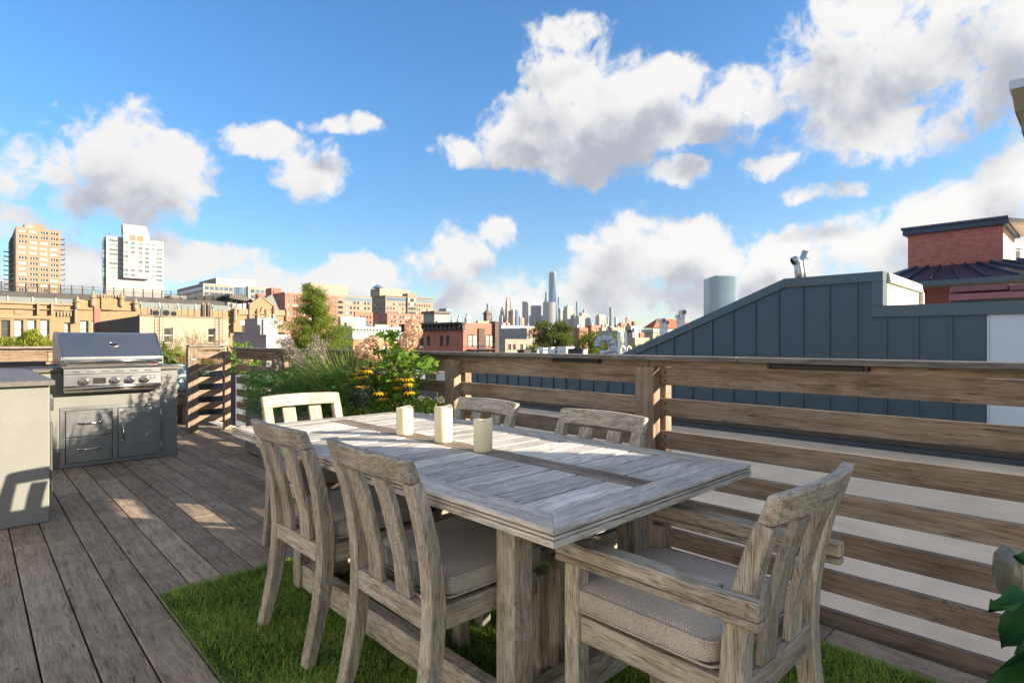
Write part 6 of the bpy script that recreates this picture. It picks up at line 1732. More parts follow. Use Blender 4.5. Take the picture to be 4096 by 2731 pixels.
for nm, lab, a, b, c, y_, dd, wl in mids:
    t, P, Lx, Ly = block(nm, lab, a, b, c, y_, dd, wl, rw=(even(max(3, int(Lx_ / 3)) if (Lx_ := at_y(c, y_, at_d(b, y_, dd).y).x - at_d(b, y_, dd).x) else 3, .09), 2, 1.5, 1.4, 3.0), style='sash', fm='frame_dark' if wl in ('red_brick', 'rust_brick') else 'frame_white', zb=-14)
    for k in range(3):
        xx = P.x + Lx * random.uniform(.1, .8); yy = P.y + Ly * random.uniform(.2, .8); h_ = random.uniform(.8, 2.2)
        m_ = MB(); m_.box(xx, yy, P.z - .5, xx + random.uniform(.6, 2), yy + random.uniform(.6, 2), P.z + h_); m_.build('chimney' if k else 'roof_hut', M[random.choice(['red_brick', 'white_stucco', 'grey_stucco', 'zinc'])], t)
t, P, Lx, Ly = block('red_roof_hall', 'cream civic hall with red hipped tile roof behind the tee vents', 2574, 2612, 2780, 1316, 232, 'beige_paint', rw=(even(12, .035), 1, 3.4, 2.4, 5), style='grid', fm='frame_brown', zb=-14)
m_ = MB(); m_.box(P.x - .7, P.y - .7, P.z - 1.3, P.x + Lx, P.y + Ly + .7, P.z - .2); m_.build('cornice', M['cornice_mint'], t)
m_ = MB(); m_.add([(P.x - .6, P.y - .6, P.z + .51), (P.x + Lx, P.y - .6, P.z + .51), (P.x + Lx, P.y + Ly, P.z + .51), (P.x - .6, P.y + Ly, P.z + .51), (P.x + 7, P.y + Ly * .5, P.z + 4.6), (P.x + Lx - 7, P.y + Ly * .5, P.z + 4.6)], [(0, 1, 5, 4), (1, 2, 5), (2, 3, 4, 5), (3, 0, 4), (3, 2, 1, 0)]); m_.build('roof', M['roof_red'], t)

# --- cream painted house behind the grill
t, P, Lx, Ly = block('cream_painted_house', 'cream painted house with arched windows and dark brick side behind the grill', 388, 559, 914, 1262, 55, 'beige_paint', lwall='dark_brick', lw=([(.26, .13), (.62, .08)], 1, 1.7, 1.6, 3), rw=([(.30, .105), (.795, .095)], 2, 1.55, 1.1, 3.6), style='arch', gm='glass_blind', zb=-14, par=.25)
m_ = MB(); m_.box(P.x - .05, P.y - .1, P.z - .06, P.x + Lx + .05, P.y + .25, P.z + .05); m_.build('coping', M['stone_trim'], t)
m_ = MB(); m_.box(P.x - .35, P.y + Ly - .6, P.z - 4, P.x + .3, P.y + Ly + .5, P.z + 1.75); m_.build('chimney', M['red_brick'], t)
for a, b in ((.705, .735), (.765, .80)):
    m_ = MB(); m_.box(P.x + Lx * a, P.y + .5, P.z - .3, P.x + Lx * b, P.y + 1.1, P.z + 1.35); m_.build('chimney', M['dark_brick'], t)
    m_ = MB(); m_.lathe([(.12, 0), (.10, .2)], 10, (P.x + Lx * (a + b) / 2, P.y + .8, P.z + 1.35)); m_.build('chimney_pot', M['orange_brick'], t)
for a, s in ((.14, .75), (.24, .85), (.335, .7)):
    m_ = MB(); xx = P.x + Lx * a; m_.box(xx, P.y + .6, P.z - .2, xx + s, P.y + 1.3, P.z + s * .95); u_ = m_.build('condenser', M['lead_grey'], t, bevel=.03)
    m_ = MB(); m_.lathe([(s * .36, 0), (s * .36, .02)], 16, (xx + s / 2, P.y + .599, P.z + s * .42), 'y'); m_.build('fan', M['dark_void'], u_)
for k in range(12):
    xx = P.x + Lx * (.06 + .075 * k); m_ = MB(); m_.box(xx, P.y + 2.2, P.z - .3, xx + .05, P.y + 2.25, P.z + random.uniform(.8, 1.35)); m_.build('roof_post', M['bronze_metal'], t)
m_ = MB(); m_.box(P.x + Lx * .03, P.y + 2.2, P.z - .3, P.x + Lx * .9, P.y + 2.26, P.z + .18); m_.build('roof_kerb', M['roof_dark'], t)
for f in (.18, .86):
    m_ = MB()
    for dx in (0, .42): m_.box(P.x + Lx * f + dx, P.y - .32, P.z - 7, P.x + Lx * f + dx + .035, P.y - .285, P.z + .9)
    for k in range(22): m_.box(P.x + Lx * f + .036, P.y - .315, P.z - 6.8 + k * .34, P.x + Lx * f + .419, P.y - .29, P.z - 6.775 + k * .34)
    m_.build('ladder', M['black_metal'], t, kind='stuff')
for f in (.2, .70):
    m_ = MB(); x0 = P.x + Lx * f; w_ = Lx * .22
    for z in (-3.3, -2.45): m_.box(x0, P.y - .9, P.z + z, x0 + w_, P.y - .86, P.z + z + .04)
    for k in range(9):
        m_.bar((x0 + w_ * k / 9, P.y - .88, P.z - 3.3), (x0 + w_ * (k + 1) / 9, P.y - .88, P.z - 2.45), .025, .025); m_.bar((x0 + w_ * (k + 1) / 9, P.y - .88, P.z - 3.3), (x0 + w_ * k / 9, P.y - .88, P.z - 2.45), .025, .025)
    m_.box(x0, P.y - .9, P.z - 3.4, x0 + w_, P.y - .01, P.z - 3.34); m_.build('fire_escape', M['black_metal'], t, kind='stuff')
ac_ = at_y(905, 1345, P.y)
m_ = MB(); m_.box(P.x + Lx - 1.0, P.y - .3, P.z - 3.1, P.x + Lx - .45, P.y - .01, P.z - 2.75); m_.build('air_conditioner', M['frame_white'], t)

# --- white stepped house
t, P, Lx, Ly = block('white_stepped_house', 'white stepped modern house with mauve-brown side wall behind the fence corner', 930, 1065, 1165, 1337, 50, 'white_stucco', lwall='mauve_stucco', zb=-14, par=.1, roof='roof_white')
block('upper', None, 978, 1030, 1112, 1271, 51.5, 'white_stucco', lwall='mauve_stucco', zb=P.z - .1, root=t, part='upper_storey', par=.1, roof='roof_white')
block('upper', None, 1052, 1054, 1111, 1277, 50.2, 'white_stucco', zb=P.z - .1, root=t, part='stair_box', depth=1.0, par=.05, roof='roof_white')
q_ = at_d(1078, 1275, 50.6)
m_ = MB(); m_.tube([q_ - Vector((0, 0, .2)), q_ + Vector((0, 0, .35))], .06, 8); m_.tube([q_ + Vector((.35, 0, -.2)), q_ + Vector((.35, 0, .45))], .05, 8); m_.build('roof_pipe', M['frame_white'], t)

# --- yellow brick school with gothic trim
YS = 105.0
def sxz(px, py): p = at_y(px, py, YS); return p.x, p.z
sch = thing('yellow_brick_school', 'long yellow brick school with gothic parapets and tall grouped windows', 'school', (sxz(400, 1300)[0], YS, GROUND_Z))
x0, zt = sxz(-70, 1208); x1, _ = sxz(935, 1300); _, zpar = sxz(100, 1215)
rects = []
def wr_(pa, pb, ya_, yb_): a, za = sxz(pa, ya_); b, zb_ = sxz(pb, yb_); return (a - x0, b - x0, zb_, za)
big = [wr_(3 + k * 52.5, 41 + k * 52.3, 1279, 1354) for k in range(4)] + [wr_(-50, -10, 1279, 1354)] + [wr_(320, 354, 1282, 1345), wr_(366, 400, 1283, 1345)] + [wr_(860, 888, 1300, 1350), wr_(895, 920, 1300, 1350)]
small = [wr_(255, 282, 1290, 1352)]
mb = MB(); facade(mb, (x0, YS, GROUND_Z), (1, 0, 0), x1 - x0, GROUND_Z, zpar, big + small, (0, -1, 0), .45)
mb.box(x0, YS + .5, GROUND_Z, x1, YS + 14, zpar - .4); mb.build('wall', M['yellow_brick'], sch)
put_windows(sch, (x0, YS, 0), (1, 0, 0), 0, big, 'sash', 'frame_brown', 'glass_blind', .4); put_windows(sch, (x0, YS, 0), (1, 0, 0), 0, small, 'sash', 'frame_brown', 'glass_dark', .4)
def sbox(pa, pb, ya_, yb_, proud, nm, m, back=.0):
    a, za = sxz(pa, ya_); b, zb_ = sxz(pb, yb_); m_ = MB(); m_.box(a, YS - proud, zb_, b, YS - .004 + back, za); return m_.build(nm, M[m], sch)
sbox(-70, 300, 1231, 1239, .35, 'string_course', 'stone_trim'); sbox(-70, 205, 1262, 1276, .2, 'lintel_band', 'stone_trim'); sbox(-70, 300, 1210, 1214, .3, 'coping', 'stone_trim')
sbox(43, 55.5, 1279, 1354, -.05, 'mullion', 'frame_brown', .4); sbox(95, 108, 1279, 1354, -.05, 'mullion', 'frame_brown', .4); sbox(147, 160, 1279, 1354, -.05, 'mullion', 'frame_brown', .4)
for pa in (147, 203): sbox(pa, pa + 8, 1214, 1258, .6, 'pilaster', 'stone_trim')
for k in range(6): sbox(228 + k * 13, 236 + k * 13, 1246, 1265, .25, 'corbel', 'stone_trim')
for pa, pb in ((58, 88), (250, 290)): sbox(pa, pb, 1240, 1256, .12, 'carved_panel', 'stone_trim')
# parapet tower between the wings
sbox(302, 370, 1200, 1240, .25, 'parapet_panel', 'yellow_brick'); sbox(480, 545, 1205, 1244, .25, 'parapet_panel', 'yellow_brick')
sbox(375, 405, 1180, 1240, .35, 'parapet_tower', 'yellow_brick'); sbox(403, 448, 1177, 1240, .6, 'parapet_tower', 'yellow_brick'); sbox(448, 478, 1180, 1242, .35, 'parapet_tower', 'yellow_brick')
for k in range(9): sbox(378 + k * 11.3, 383 + k * 11.3, 1182, 1191, .75, 'dentil', 'stone_trim')
for px, yt_, yb_, w_ in ((308, 1184, 1238, 5), (370, 1162, 1226, 5), (484, 1166, 1226, 5), (540, 1194, 1240, 5)):
    c, za = sxz(px, yt_); _, zb_ = sxz(px, yb_); m_ = MB(); h_ = za - zb_; m_.lathe([(.25, 0), (.35, .25), (.32, h_ * .5), (.5, h_ * .55), (.5, h_ * .6), (.3, h_ * .64), (.06, h_)], 10, (c, YS - .5, zb_)); m_.build('pinnacle', M['stone_trim'], sch)
sbox(297, 307, 1238, 1290, .7, 'buttress', 'stone_trim')
# roof: lead-grey mansard, dark screen wall and play fence
a, z_a = sxz(-70, 1186); b, _ = sxz(930, 1250)
m_ = MB(); m_.hexa([(x0, YS + 1.2, zpar - .5), (b, YS + 1.2, zpar - .5), (b, YS + 6, zpar - .5), (x0, YS + 6, zpar - .5), (x0, YS + 2.2, zpar + 1.05), (b, YS + 2.2, zpar + 1.05), (b, YS + 6, zpar + 1.05), (x0, YS + 6, zpar + 1.05)]); m_.build('mansard', M['lead_grey'], sch)
for k in range(12):
    xx = x0 + (b - x0) * k / 12; m_ = MB(); m_.bar((xx, YS + 1.1, zpar - .4), (xx, YS + 2.15, zpar + 1.1), .09, .09); m_.build('mansard_rib', M['frame_white'], sch)
m_ = MB(); m_.box(x0, YS + 3.0, zpar + 1.05, b, YS + 3.3, zpar + 1.85); m_.build('screen_wall', M['roof_dark'], sch)
pf = thing('roof_play_fence', 'tall dark mesh fence on posts along the school roof', 'fence', (sxz(300, 1200)[0], YS + 3.5, zpar + 1.05))
for k in range(24):
    xx = x0 + (b - x0) * (k + .5) / 24; m_ = MB(); m_.box(xx - .06, YS + 3.4, zpar + 1.05, xx + .06, YS + 3.52, zpar + 3.25); m_.build('post', M['black_metal'], pf)
m_ = MB()
for z in (3.15, 2.95, 2.7, 1.9): m_.box(x0, YS + 3.5, zpar + z, b, YS + 3.54, zpar + z + .05)
m_.build('rail', M['black_metal'], pf, kind='stuff')
nn_ = 260; m_ = MB()
for k in range(nn_):
    xx = x0 + (b - x0) * k / nn_; m_.box(xx, YS + 3.55, zpar + 1.86, xx + .045, YS + 3.56, zpar + 2.7)
m_.build('mesh', M['black_metal'], pf, kind='stuff')
# pitched dark screens on the roof right end
def roof_prism(label, pts, y0, y1, m, name='roof_shelter', cat='shelter'):
    t = thing(name, label, cat, (sxz(*pts[0])[0], YS + y0, zpar)); m_ = MB(); m_.prism([sxz(*p) for p in pts], 'y', YS + y0, YS + y1); m_.build('sheeting', M[m], t)
    return t
t = roof_prism('dark pitched mesh-sided roof shelter on the school', ((805, 1216), (830, 1182), (912, 1166), (930, 1180), (930, 1218)), 5, 9, 'roof_dark')
t = roof_prism('slatted dark sloping canopy left of the yellow gable', ((930, 1182), (978, 1172), (1024, 1200), (1018, 1207), (930, 1190)), 1.5, 8, 'bronze_metal', 'roof_canopy', 'canopy')
for k in range(10):
    a, za = sxz(932 + k * 9, 1180 + k * 2.2); m_ = MB(); m_.box(a, YS + 1.45, za - .1, a + .12, YS + 8, za + .35); m_.build('batten', M['lead_grey'], t)
for px in (940, 960, 985, 1005): 
    a, za = sxz(px, 1190); m_ = MB(); m_.box(a, YS + 2, zpar - .4, a + .12, YS + 2.12, za); m_.build('post', M['black_metal'], t)
t = roof_prism('grey metal plant room on the school roof', ((718, 1172), (788, 1175), (788, 1210), (718, 1208)), 6, 10, 'taupe', 'plant_room', 'plant room')
# gabled entrance front
sbox(930, 1148, 1236, 1330, .6, 'gable_front', 'yellow_brick')
m_ = MB(); m_.prism([sxz(996, 1240), sxz(996, 1222), sxz(1043, 1189), sxz(1090, 1226), sxz(1090, 1240)], 'y', YS - .62, YS + .5); m_.build('gable', M['yellow_brick'], sch)
for p, q in (((994, 1222), (1043, 1188)), ((1043, 1188), (1092, 1227))):
    a, b_ = sxz(*p), sxz(*q); m_ = MB(); m_.bar((a[0], YS - .3, a[1] + .1), (b_[0], YS - .3, b_[1] + .1), .9, .28); m_.build('gable_coping', M['stone_trim'], sch)
for px, yt_ in ((935, 1222), (994, 1214), (1091, 1218), (1140, 1226), (1025, 1234), (1059, 1236)):
    c, za = sxz(px, yt_); _, zb_ = sxz(px, 1285); h_ = za - zb_; m_ = MB(); m_.lathe([(.3, 0), (.3, h_ * .7), (.38, h_ * .72), (.05, h_)], 8, (c, YS - .75, zb_)); m_.build('pinnacle', M['stone_trim'], sch)
m_ = MB(); m_.prism([sxz(1028, 1270), sxz(1042, 1228), sxz(1057, 1270)], 'y', YS - .85, YS - .63); m_.build('ornamental_gable', M['stone_trim'], sch)
sbox(948, 990, 1236, 1258, .8, 'tracery_panel', 'stone_trim'); sbox(1096, 1134, 1240, 1262, .8, 'tracery_panel', 'stone_trim'); sbox(930, 1148, 1257, 1261, .85, 'string_course', 'stone_trim')
sbox(955, 985, 1283, 1300, .66, 'window_head', 'frame_white'); sbox(964, 980, 1291, 1330, .64, 'window', 'glass_blind'); sbox(1100, 1124, 1285, 1300, .66, 'window_head', 'frame_white')
m_ = MB(); c = sxz(1110, 1212); m_.prism([(c[0] - 1, zpar), (c[0] - .8, c[1] + 1.2), (c[0] + .2, c[1] + 1.8), (c[0] + 1.8, zpar)], 'y', YS + 3, YS + 6); m_.build('dormer', M['lead_grey'], sch)

# ================================================================ trees
def limbs(base, top, n, spread, r):
    paths = []
    base, top = Vector(base), Vector(top)
    for k in range(n):
        f = random.uniform(.35, .95); s = base.lerp(top, f); a = random.uniform(0, 6.28)
        e = s + Vector((math.cos(a) * spread, math.sin(a) * spread, spread * random.uniform(.2, .8))) * random.uniform(.5, 1) * (1.1 - f * .6)
        paths.append([s, s.lerp(e, .5) + Vector((0, 0, spread * .06)), e])
    return paths
def round_tree(name, label, px, pytop, d, rx, rz, n, size, ml, seed, lean=0):
    c = at_d(px, pytop, d); zc = c.z - rz
    t = thing(name, label, 'tree', (c.x, c.y, GROUND_Z), group='street trees among the houses')
    m_ = MB(); m_.tube([(c.x, c.y, GROUND_Z), (c.x + .2, c.y, (GROUND_Z + zc) / 2), (c.x, c.y, zc), (c.x, c.y, zc + rz * .6)], [rx * .07, rx * .055, rx * .04, rx * .015], 10)
    for p in limbs((c.x, c.y, zc - rz * .6), (c.x, c.y, zc + rz * .6), 14, rx * .8, 0): m_.tube(p, [rx * .022, rx * .015, rx * .006], 6)
    m_.build('trunk', M['bark'], t, smooth=True)
    rg = np.random.default_rng(seed)
    nc = 70; cd = unit(rg.normal(size=(nc, 3))); cr_ = rg.uniform(.35, 1.0, nc) ** .6
    cc = np.array([c.x, c.y, zc]) + cd * cr_[:, None] * np.array([rx, rx, rz]) * .86
    cs = rg.uniform(.16, .30, nc) * rx
    k = rg.integers(0, nc, n); dd = unit(rg.normal(size=(n, 3))); P = cc[k] + dd * (cs[k] * rg.uniform(.5, 1.05, n))[:, None] * np.array([1, 1, .75])
    V, F = leaf_cards(P, dd + rg.normal(size=(n, 3)) * .8 + np.array([0, 0, .2]), rg.uniform(size * .7, size * 1.4, n), rg.uniform(size * .4, size * .75, n), .15, .2)
    np_mesh('crown', V, F, M[ml], t, kind='stuff')
round_tree('shade_tree', 'large round dark green tree in front of the skyline', 2215, 1268, 105, 4.6, 3.7, 16000, .27, 'tree_round', 1)
round_tree('shade_tree', 'light yellow-green tree right of the large round tree', 2360, 1318, 82, 2.6, 2.6, 8000, .2, 'tree_light', 2)
round_tree('shade_tree', 'light yellow-green tree behind the gooseneck duct', 2425, 1326, 90, 3.0, 2.4, 8000, .2, 'tree_light', 3)
round_tree('shade_tree', 'small yellow-green tree at the foot of the sloping metal wall', 2545, 1372, 70, 1.7, 1.6, 4000, .16, 'tree_light', 4)
round_tree('shade_tree', 'yellow-green tree just right of the low beige building', 2625, 1340, 80, 1.7, 1.6, 4000, .17, 'tree_light', 5)
round_tree('shade_tree', 'small yellow-green bush below the large round tree', 2133, 1377, 85, 1.6, 1.2, 3500, .15, 'tree_light', 6)
round_tree('shade_tree', 'tiny green tree between the white house and the hall', 2518, 1318, 240, 2.2, 1.6, 1500, .35, 'tree_round', 8)

# feathery conifer behind the fence
CD = 26.0
c = at_d(1250, 1128, CD); ks = CD / 44
ct = thing('feathery_conifer', 'tall feathery yellow-green conifer rising behind the fence planter', 'tree', (c.x, c.y, GROUND_Z))
m_ = MB(); m_.tube([(c.x, c.y, GROUND_Z), (c.x + .1, c.y, -4), (c.x, c.y, 1.2), (c.x + .05, c.y, c.z - .3)], [.18, .14, .07, .012], 10)
prof_c = [(1130, 22), (1160, 50), (1200, 62), (1240, 80), (1270, 112), (1300, 128), (1340, 138), (1380, 150), (1420, 155), (1460, 160), (1500, 160)]
def half_w(py):
    for (ya_, wa), (yb_, wb) in zip(prof_c, prof_c[1:]):
        if ya_ <= py <= yb_: return wa + (wb - wa) * (py - ya_) / (yb_ - ya_)
    return 30
br = []
for k in range(230):
    py = 1135 + 330 * random.random() ** .9; zz = at_d(1250, py, CD).z; a = random.uniform(0, 6.28); w = half_w(py) * CD / FPX * random.uniform(.5, 1.0) * (1 + .35 * math.sin(py * .045 + a * 2) * (py > 1200))
    s = Vector((c.x, c.y, zz - w * .5)); e = Vector((c.x + math.cos(a) * w, c.y + math.sin(a) * w, zz + w * .15 * random.uniform(-1, 1)))
    br.append(([s, s.lerp(e, .5) + Vector((0, 0, w * .14)), e], w))
for p, w in br: m_.tube(p, [.015, .010, .004], 5)
m_.build('trunk', M['bark'], ct, smooth=True)
P, Dr = [], []
for p, w in br:
    for k in range(int(90 + w * 190)):
        s = random.random() ** .55; q = (p[0].lerp(p[1], s * 2) if s < .5 else p[1].lerp(p[2], s * 2 - 1)); j = .10
        dv = (p[2] - p[0]).normalized(); P.append((q.x + random.gauss(0, j), q.y + random.gauss(0, j), q.z + random.gauss(-.07, j))); Dr.append((dv.x * .5 + random.gauss(0, .45), dv.y * .5 + random.gauss(0, .45), -.6 + random.gauss(0, .4)))
n = len(P); V, F = leaf_cards(np.array(P), np.array(Dr), RNG.uniform(.07, .16, n), RNG.uniform(.012, .028, n), .1, .2)
np_mesh('crown', V, F, M['tree_cypress'], ct, kind='stuff')

# white clutter on the nearest roof, seen over the fence cap
clut = [('roof_hatch', 'white box hatch on the next roof below the round tree', 2262, 1388, 24, .5, .35, 'roof_white'), ('roof_hatch', 'small white box on the next roof left of the round hatch', 2172, 1392, 25, .35, .2, 'roof_white'), ('roof_hatch', 'dark low box on the next roof beside white pipes', 2300, 1396, 22, .4, .15, 'roof_dark'), ('roof_hatch', 'grey vent box on the next roof left of the gooseneck duct', 2330, 1398, 23, .3, .15, 'zinc'), ('roof_hatch', 'dark low box on the next roof at the left end of white pipes', 2096, 1400, 24, .4, .12, 'roof_dark'), ('roof_hatch', 'white vent cap on the next roof above the fence', 2206, 1390, 24, .22, .3, 'pvc')]
for nm, lab, px, py, d, w_, h_, ml in clut:
    p = at_d(px, py, d); t = thing(nm, lab, 'box', (p.x, p.y, -.3)); m_ = MB(); m_.box(p.x - w_ / 2, p.y - w_ / 2, -.32, p.x + w_ / 2, p.y + w_ / 2, p.z - .02); m_.build('box', M[ml], t, bevel=.01)
    m_ = MB(); m_.box(p.x - w_ * .56, p.y - w_ * .56, p.z - .019, p.x + w_ * .56, p.y + w_ * .56, p.z + .02); m_.build('lid', M[ml], t, bevel=.008)
a, b = at_d(2140, 1397, 23.5), at_d(2250, 1400, 22.5)
t = thing('roof_pipe_run', 'thin white pipe run across the next roof above the fence cap', 'pipe', tuple((a + b) / 2))
m_ = MB(); m_.tube([a, a.lerp(b, .5), b], .03, 8); m_.build('pipe', M['pvc'], t)
for f in (.1, .5, .9): p = a.lerp(b, f); m_ = MB(); m_.box(p.x - .03, p.y - .03, -.32, p.x + .03, p.y + .03, p.z - .03); m_.build('support', M['pvc'], t)
# low parapets and roofs seen under the fence cap beside the mauve hydrangea
block('white_roof_edge', 'white flat roof with dark edge seen below the mauve hydrangea head', 1700, 1745, 1800, 1492, 15.5, 'roof_white', lwall='roof_dark', zb=-1.2, roof='roof_white', par=.02, depth=3)

# ================================================================ skyline across the river
SK = 3300
tm = {
 'silver_stripe': tower_mat('silver_stripe', (.33, .34, .33), (.13, .18, .22), 4.0, 3.0, .45, -.1, .5, .2),
 'blue_glass': tower_mat('blue_glass', (.10, .20, .36), (.08, .17, .34), 4.2, 3.0, .2, .1, .5, .15),
 'pale_glass': tower_mat('pale_glass', (.20, .27, .32), (.14, .22, .29), 4.2, 3.0, .3, .2, .4, .2),
 'beige_tower': tower_mat('beige_tower', (.36, .29, .22), (.14, .13, .13), 3.6, 3.2, .4, .5, .1, .4),
 'grey_tower': tower_mat('grey_tower', (.36, .38, .40), (.14, .17, .21), 3.8, 3.2, .4, .45, .2, .3),
 'stone_green': tower_mat('stone_green', (.27, .29, .27), (.13, .18, .18), 4.0, 3.0, .45, .35, .2, .3),
 'brick_tower': tower_mat('brick_tower', (.46, .25, .17), (.16, .13, .12), 3.5, 3.2, .45, .5, .1, .5),
 'copper_green': plain('copper_green', (.20, .33, .29), .6),
}
def sky(label, xl, xr, yt, ml, f=.45, d=SK, lml=None, steps=(), crown=None, name='skyscraper'):
    """tower with setbacks; steps = [(px margin, y top)] stacked on it"""
    xc = xl + (xr - xl) * f
    t, P, Lx, Ly = block(name, label, xl, xc, xr, yt, d, ml, lwall=lml, cat='skyscraper', zb=-12, group=None, par=1.0)
    base = (P.x, P.y, Lx, Ly, P.z)
    for mg, y_ in steps:
        s = mg * d / FPX; zt_ = at_d(xc, y_, d).z; m_ = MB(); m_.box(base[0] + s, base[1] + s, base[4], base[0] + base[2] - s, base[1] + base[3] - s, zt_); m_.build('setback', M[ml], t); base = (base[0] + s, base[1] + s, base[2] - 2 * s, base[3] - 2 * s, zt_)
    if crown:
        kind, y_, cm = crown; zt_ = at_d(xc, y_, d).z; x_, y0_, lx, ly, z_ = base; m_ = MB()
        if kind == 'pyramid': m_.add([(x_, y0_, z_), (x_ + lx, y0_, z_), (x_ + lx, y0_ + ly, z_), (x_, y0_ + ly, z_), (x_ + lx / 2, y0_ + ly / 2, zt_)], [(0, 1, 4), (1, 2, 4), (2, 3, 4), (3, 0, 4)])
        if kind == 'mesa':
            s = min(lx, ly) * .25; m_.add([(x_, y0_, z_), (x_ + lx, y0_, z_), (x_ + lx, y0_ + ly, z_), (x_, y0_ + ly, z_), (x_ + s, y0_ + s, zt_), (x_ + lx - s, y0_ + s, zt_), (x_ + lx - s, y0_ + ly - s, zt_), (x_ + s, y0_ + ly - s, zt_)], [(0, 1, 5, 4), (1, 2, 6, 5), (2, 3, 7, 6), (3, 0, 4, 7), (4, 5, 6, 7)])
        if kind == 'dome':
            r_ = min(lx, ly) * .48; m_.lathe([(r_ * math.cos(a_), (zt_ - z_) * math.sin(a_)) for a_ in [k * math.pi / 16 for k in range(8)]] + [(.5, zt_ - z_)], 20, (x_ + lx / 2, y0_ + ly / 2, z_))
        if kind == 'wedge': m_.add([(x_, y0_, z_), (x_ + lx, y0_, z_), (x_ + lx, y0_ + ly, z_), (x_, y0_ + ly, z_), (x_, y0_ + ly, zt_), (x_, y0_, z_ + (zt_ - z_) * .7)], [(0, 1, 5), (1, 2, 4, 5), (2, 3, 4), (3, 0, 5, 4)])
        m_.build('crown', M[cm], t)
    return t, P, Lx, Ly
sky('silvery rippled skyscraper at the left end of the far skyline', 1946, 1968, 1215, 'silver_stripe', .3, lml='blue_glass')
sky('ornate stone skyscraper with green pointed roof on the far skyline', 1996, 2020, 1262, 'grey_tower', .5, steps=((3, 1244), (2.5, 1236)), crown=('pyramid', 1223, 'copper_green'))
sky('tall beige stepped skyscraper left of the blue glass ones', 2020, 2045, 1235, 'beige_tower', .35, steps=((1.5, 1205), (2, 1191)))
sky('shorter beige skyscraper right of the tall beige stepped one', 2045, 2063, 1239, 'beige_tower', .4)
sky('blue-grey skyscraper tucked behind the shorter beige one', 2060, 2075, 1244, 'blue_glass', .4, crown=('mesa', 1237, 'pale_glass'), d=3400)
sky('low pale tower left of the slant-topped glass skyscraper', 2076, 2088, 1266, 'stone_green', .4, d=2900)
sky('low orange brick tower left of the slant-topped glass skyscraper', 2084, 2097, 1271, 'brick_tower', .2, d=2850)
sky('glass skyscraper with slanted top left of the striped one', 2089, 2113, 1214, 'pale_glass', .8, lml='silver_stripe', crown=('wedge', 1204, 'pale_glass'))
sky('striped white and deep blue skyscraper left of the tallest tower', 2123, 2165, 1221, 'blue_glass', .54, lml='silver_stripe')
sky('small dark tower between slanted and striped skyscrapers', 2115, 2123, 1262, 'grey_tower', .4)
sky('stepped pale glass skyscraper just behind the tallest tower', 2178, 2200, 1194, 'pale_glass', .4, steps=((2, 1168),), d=3500)
sky('wide pale blue glass slab right of the tallest tower', 2228, 2264, 1188, 'pale_glass', .2, d=3600)
sky('narrow dark and white tower at the foot of the tallest tower', 2234, 2253, 1233, 'office_white', .45, lml='grey_tower', d=3200)
sky('skyscraper with green pyramid roof right of the tallest tower', 2250, 2298, 1240, 'stone_green', .4, steps=((3, 1228),), crown=('pyramid', 1216, 'copper_green'), d=3100)
sky('slim pale skyscraper between pyramid roof and dome', 2304, 2320, 1207, 'pale_glass', .35, d=3500)
sky('skyscraper with green dome roof', 2310, 2362, 1262, 'stone_green', .35, steps=((4, 1250),), crown=('dome', 1236, 'copper_green'), d=3100)
sky('low stepped skyscraper in front of the green dome', 2296, 2340, 1272, 'stone_green', .45, steps=((3, 1262),), d=3050)
sky('skyscraper with flat chamfered roof right of the dome', 2382, 2425, 1266, 'stone_green', .35, crown=('mesa', 1257, 'copper_green'), d=3100)
sky('slim rounded glass skyscraper at the right end of the skyline', 2437, 2457, 1232, 'pale_glass', .4, lml='silver_stripe', crown=('mesa', 1229, 'pale_glass'), d=3200)
sky('low dark tower left of the slim rounded skyscraper', 2427, 2438, 1269, 'grey_tower', .4, d=3400)
sky('low dark tower right of the slim rounded skyscraper', 2457, 2470, 1268, 'grey_tower', .5, d=3400)
sky('low blue-grey block at the right end of the skyline', 2477, 2500, 1289, 'grey_tower', .3, d=3000)
sky('low pale tower left of the tallest tower foot', 2160, 2176, 1262, 'grey_tower', .4, d=3300)
sky('mid-rise blue glass office left of the black corniced brick house', 1750, 1812, 1243, 'pale_glass', .55, lml='blue_glass', d=900, steps=((4, 1232),))
# rounded silver-banded tower
def round_tower(label, px, w, yt, d, ml, squash=1.0, name='skyscraper'):
    p = at_d(px, yt, d); r_ = w / 2 * d / FPX; t = thing(name, label, 'skyscraper', (p.x, p.y, -12)); m_ = MB()
    m_.lathe([(r_, -12), (r_, p.z), (r_ * .9, p.z), (r_ * .9, p.z - 2), (0, p.z - 2)], 32, (p.x, p.y, 0)); m_.build('shaft', M[ml], t, smooth=False); return t
round_tower('rounded silver banded skyscraper in front of the tallest tower', 2197, 52, 1209, 3000, 'silver_stripe')
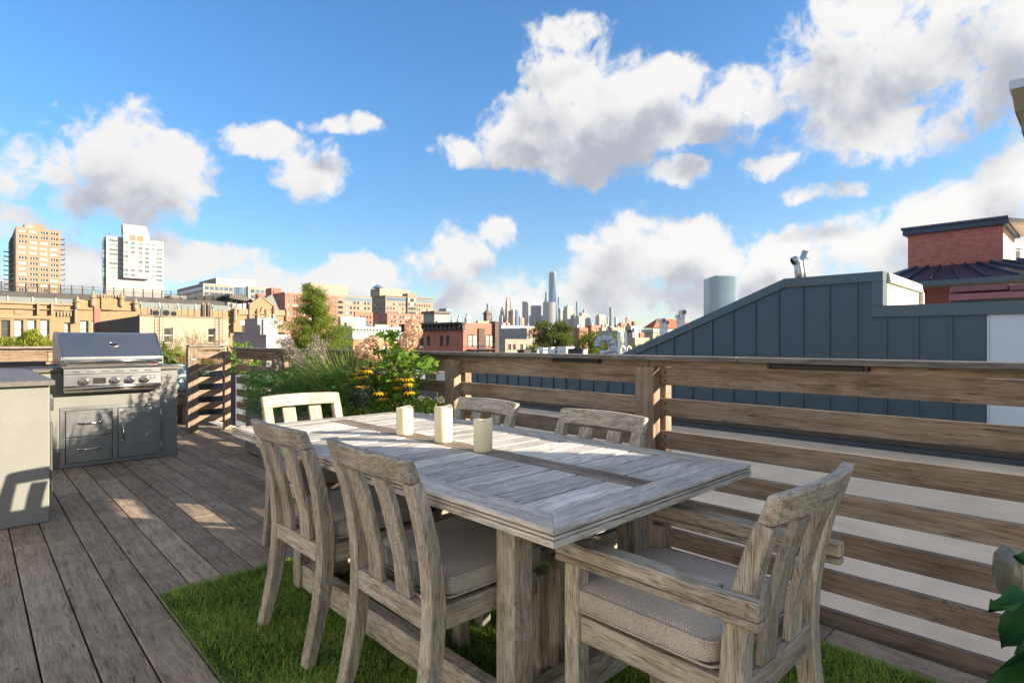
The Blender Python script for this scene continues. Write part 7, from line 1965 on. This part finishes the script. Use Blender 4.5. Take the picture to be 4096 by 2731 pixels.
# tallest tower: square foot turning into a square top rotated by 45 degrees
p = at_d(2212, 1369, SK); zt = at_d(2209, 1094, SK).z; hw = 19 * SK / FPX; tw = 15.5 * SK / FPX
wt = thing('tallest_tower', 'tallest tapering blue glass tower with mast on the skyline', 'skyscraper', (p.x, p.y, -12))
rot = -YAW + R(12)
def rp(r_, a): return (p.x + r_ * math.cos(a + rot), p.y + r_ * math.sin(a + rot))
B4 = [(*rp(hw * 1.35, R(45 + 90 * k)), 45) for k in range(4)]; T4 = [(*rp(tw * 1.05, R(90 * k)), zt) for k in range(4)]
m_ = MB(); m_.add([(b[0], b[1], -12) for b in B4] + B4, [(0, 1, 5, 4), (1, 2, 6, 5), (2, 3, 7, 6), (3, 0, 4, 7)]); m_.build('podium', M['pale_glass'], wt)
for k in range(4):
    m_ = MB(); m_.add([B4[k], B4[(k + 1) % 4], T4[(k + 1) % 4]], [(0, 1, 2)]); m_.build('facet', M['blue_glass'], wt)
    m_ = MB(); m_.add([T4[k], T4[(k + 1) % 4], B4[k]], [(0, 1, 2)]); m_.build('facet', M['pale_glass'], wt)  # paler colour on alternate facets paints in the sun-facing sides
m_ = MB(); m_.lathe([(tw * .95, 0), (tw * .95, 6), (tw * .5, 6), (tw * .5, 10)], 20, (p.x, p.y, zt)); m_.build('roof_ring', M['grey_tower'], wt)
m_ = MB(); m_.tube([(p.x, p.y, zt), (p.x, p.y, zt + 30), (p.x, p.y, at_d(2209, 1047, SK).z)], [2.4, 1.6, .6], 8); m_.build('mast', M['grey_tower'], wt)
# lone curved glass tower to the right
p = at_d(2890, 1108, 1900); t = thing('curved_glass_tower', 'lone pale blue curved glass tower left of the metal clad wall', 'skyscraper', (p.x, p.y, -12))
gt = tower_mat('curtain_glass', (.27, .37, .43), (.13, .25, .33), 3.6, 3.0, .35, .1, .5, .15)
wd = 113 * 1900 / FPX; m_ = MB(); ring_ = []
for k in range(25):
    a = math.pi * (k / 24); ring_.append(p + RIGHT * (-math.cos(a) * wd * .5) - FWD * (math.sin(a) ** .6 * wd * .22))
ring_ += [p + RIGHT * wd * .5 + FWD * wd * .5, p - RIGHT * wd * .5 + FWD * wd * .5]
n = len(ring_); m_.add([(q.x, q.y, -12) for q in ring_] + [(q.x, q.y, p.z - 3 + 5 * math.sin(k * .13)) for k, q in enumerate(ring_)], [(k, (k + 1) % n, n + (k + 1) % n, n + k) for k in range(n)] + [tuple(range(n, 2 * n))]); m_.build('shaft', gt, t)
m_ = MB(); m_.box(p.x - 12, p.y + 8, p.z - 3, p.x + 12, p.y + 24, p.z + 5); m_.build('plant_storey', M['grey_tower'], t)

# ================================================================ haze over the river and city
HAZE = 0.00004
if HAZE:
    m = bpy.data.materials.new('haze'); m.use_nodes = True; nt = m.node_tree; nt.nodes.clear()
    pv = N(nt, 'ShaderNodeVolumePrincipled', inp={'Color': (.86, .92, 1.0, 1), 'Density': HAZE, 'Anisotropy': 0.2})
    nt.links.new(pv.outputs[0], N(nt, 'ShaderNodeOutputMaterial').inputs['Volume'])
    mb = MB(); mb.box(-600, -600, GROUND_Z - 1, 5200, 5200, 520)
    hz_ = mb.build('haze', m); tag(hz_, 'thin pale haze over the whole city', 'haze', kind='stuff')
for o in bpy.data.objects:
    if o.type == 'EMPTY' and o.parent is None and not o.get('label') and o.get('kind') != 'structure':
        print('NO LABEL', o.name)
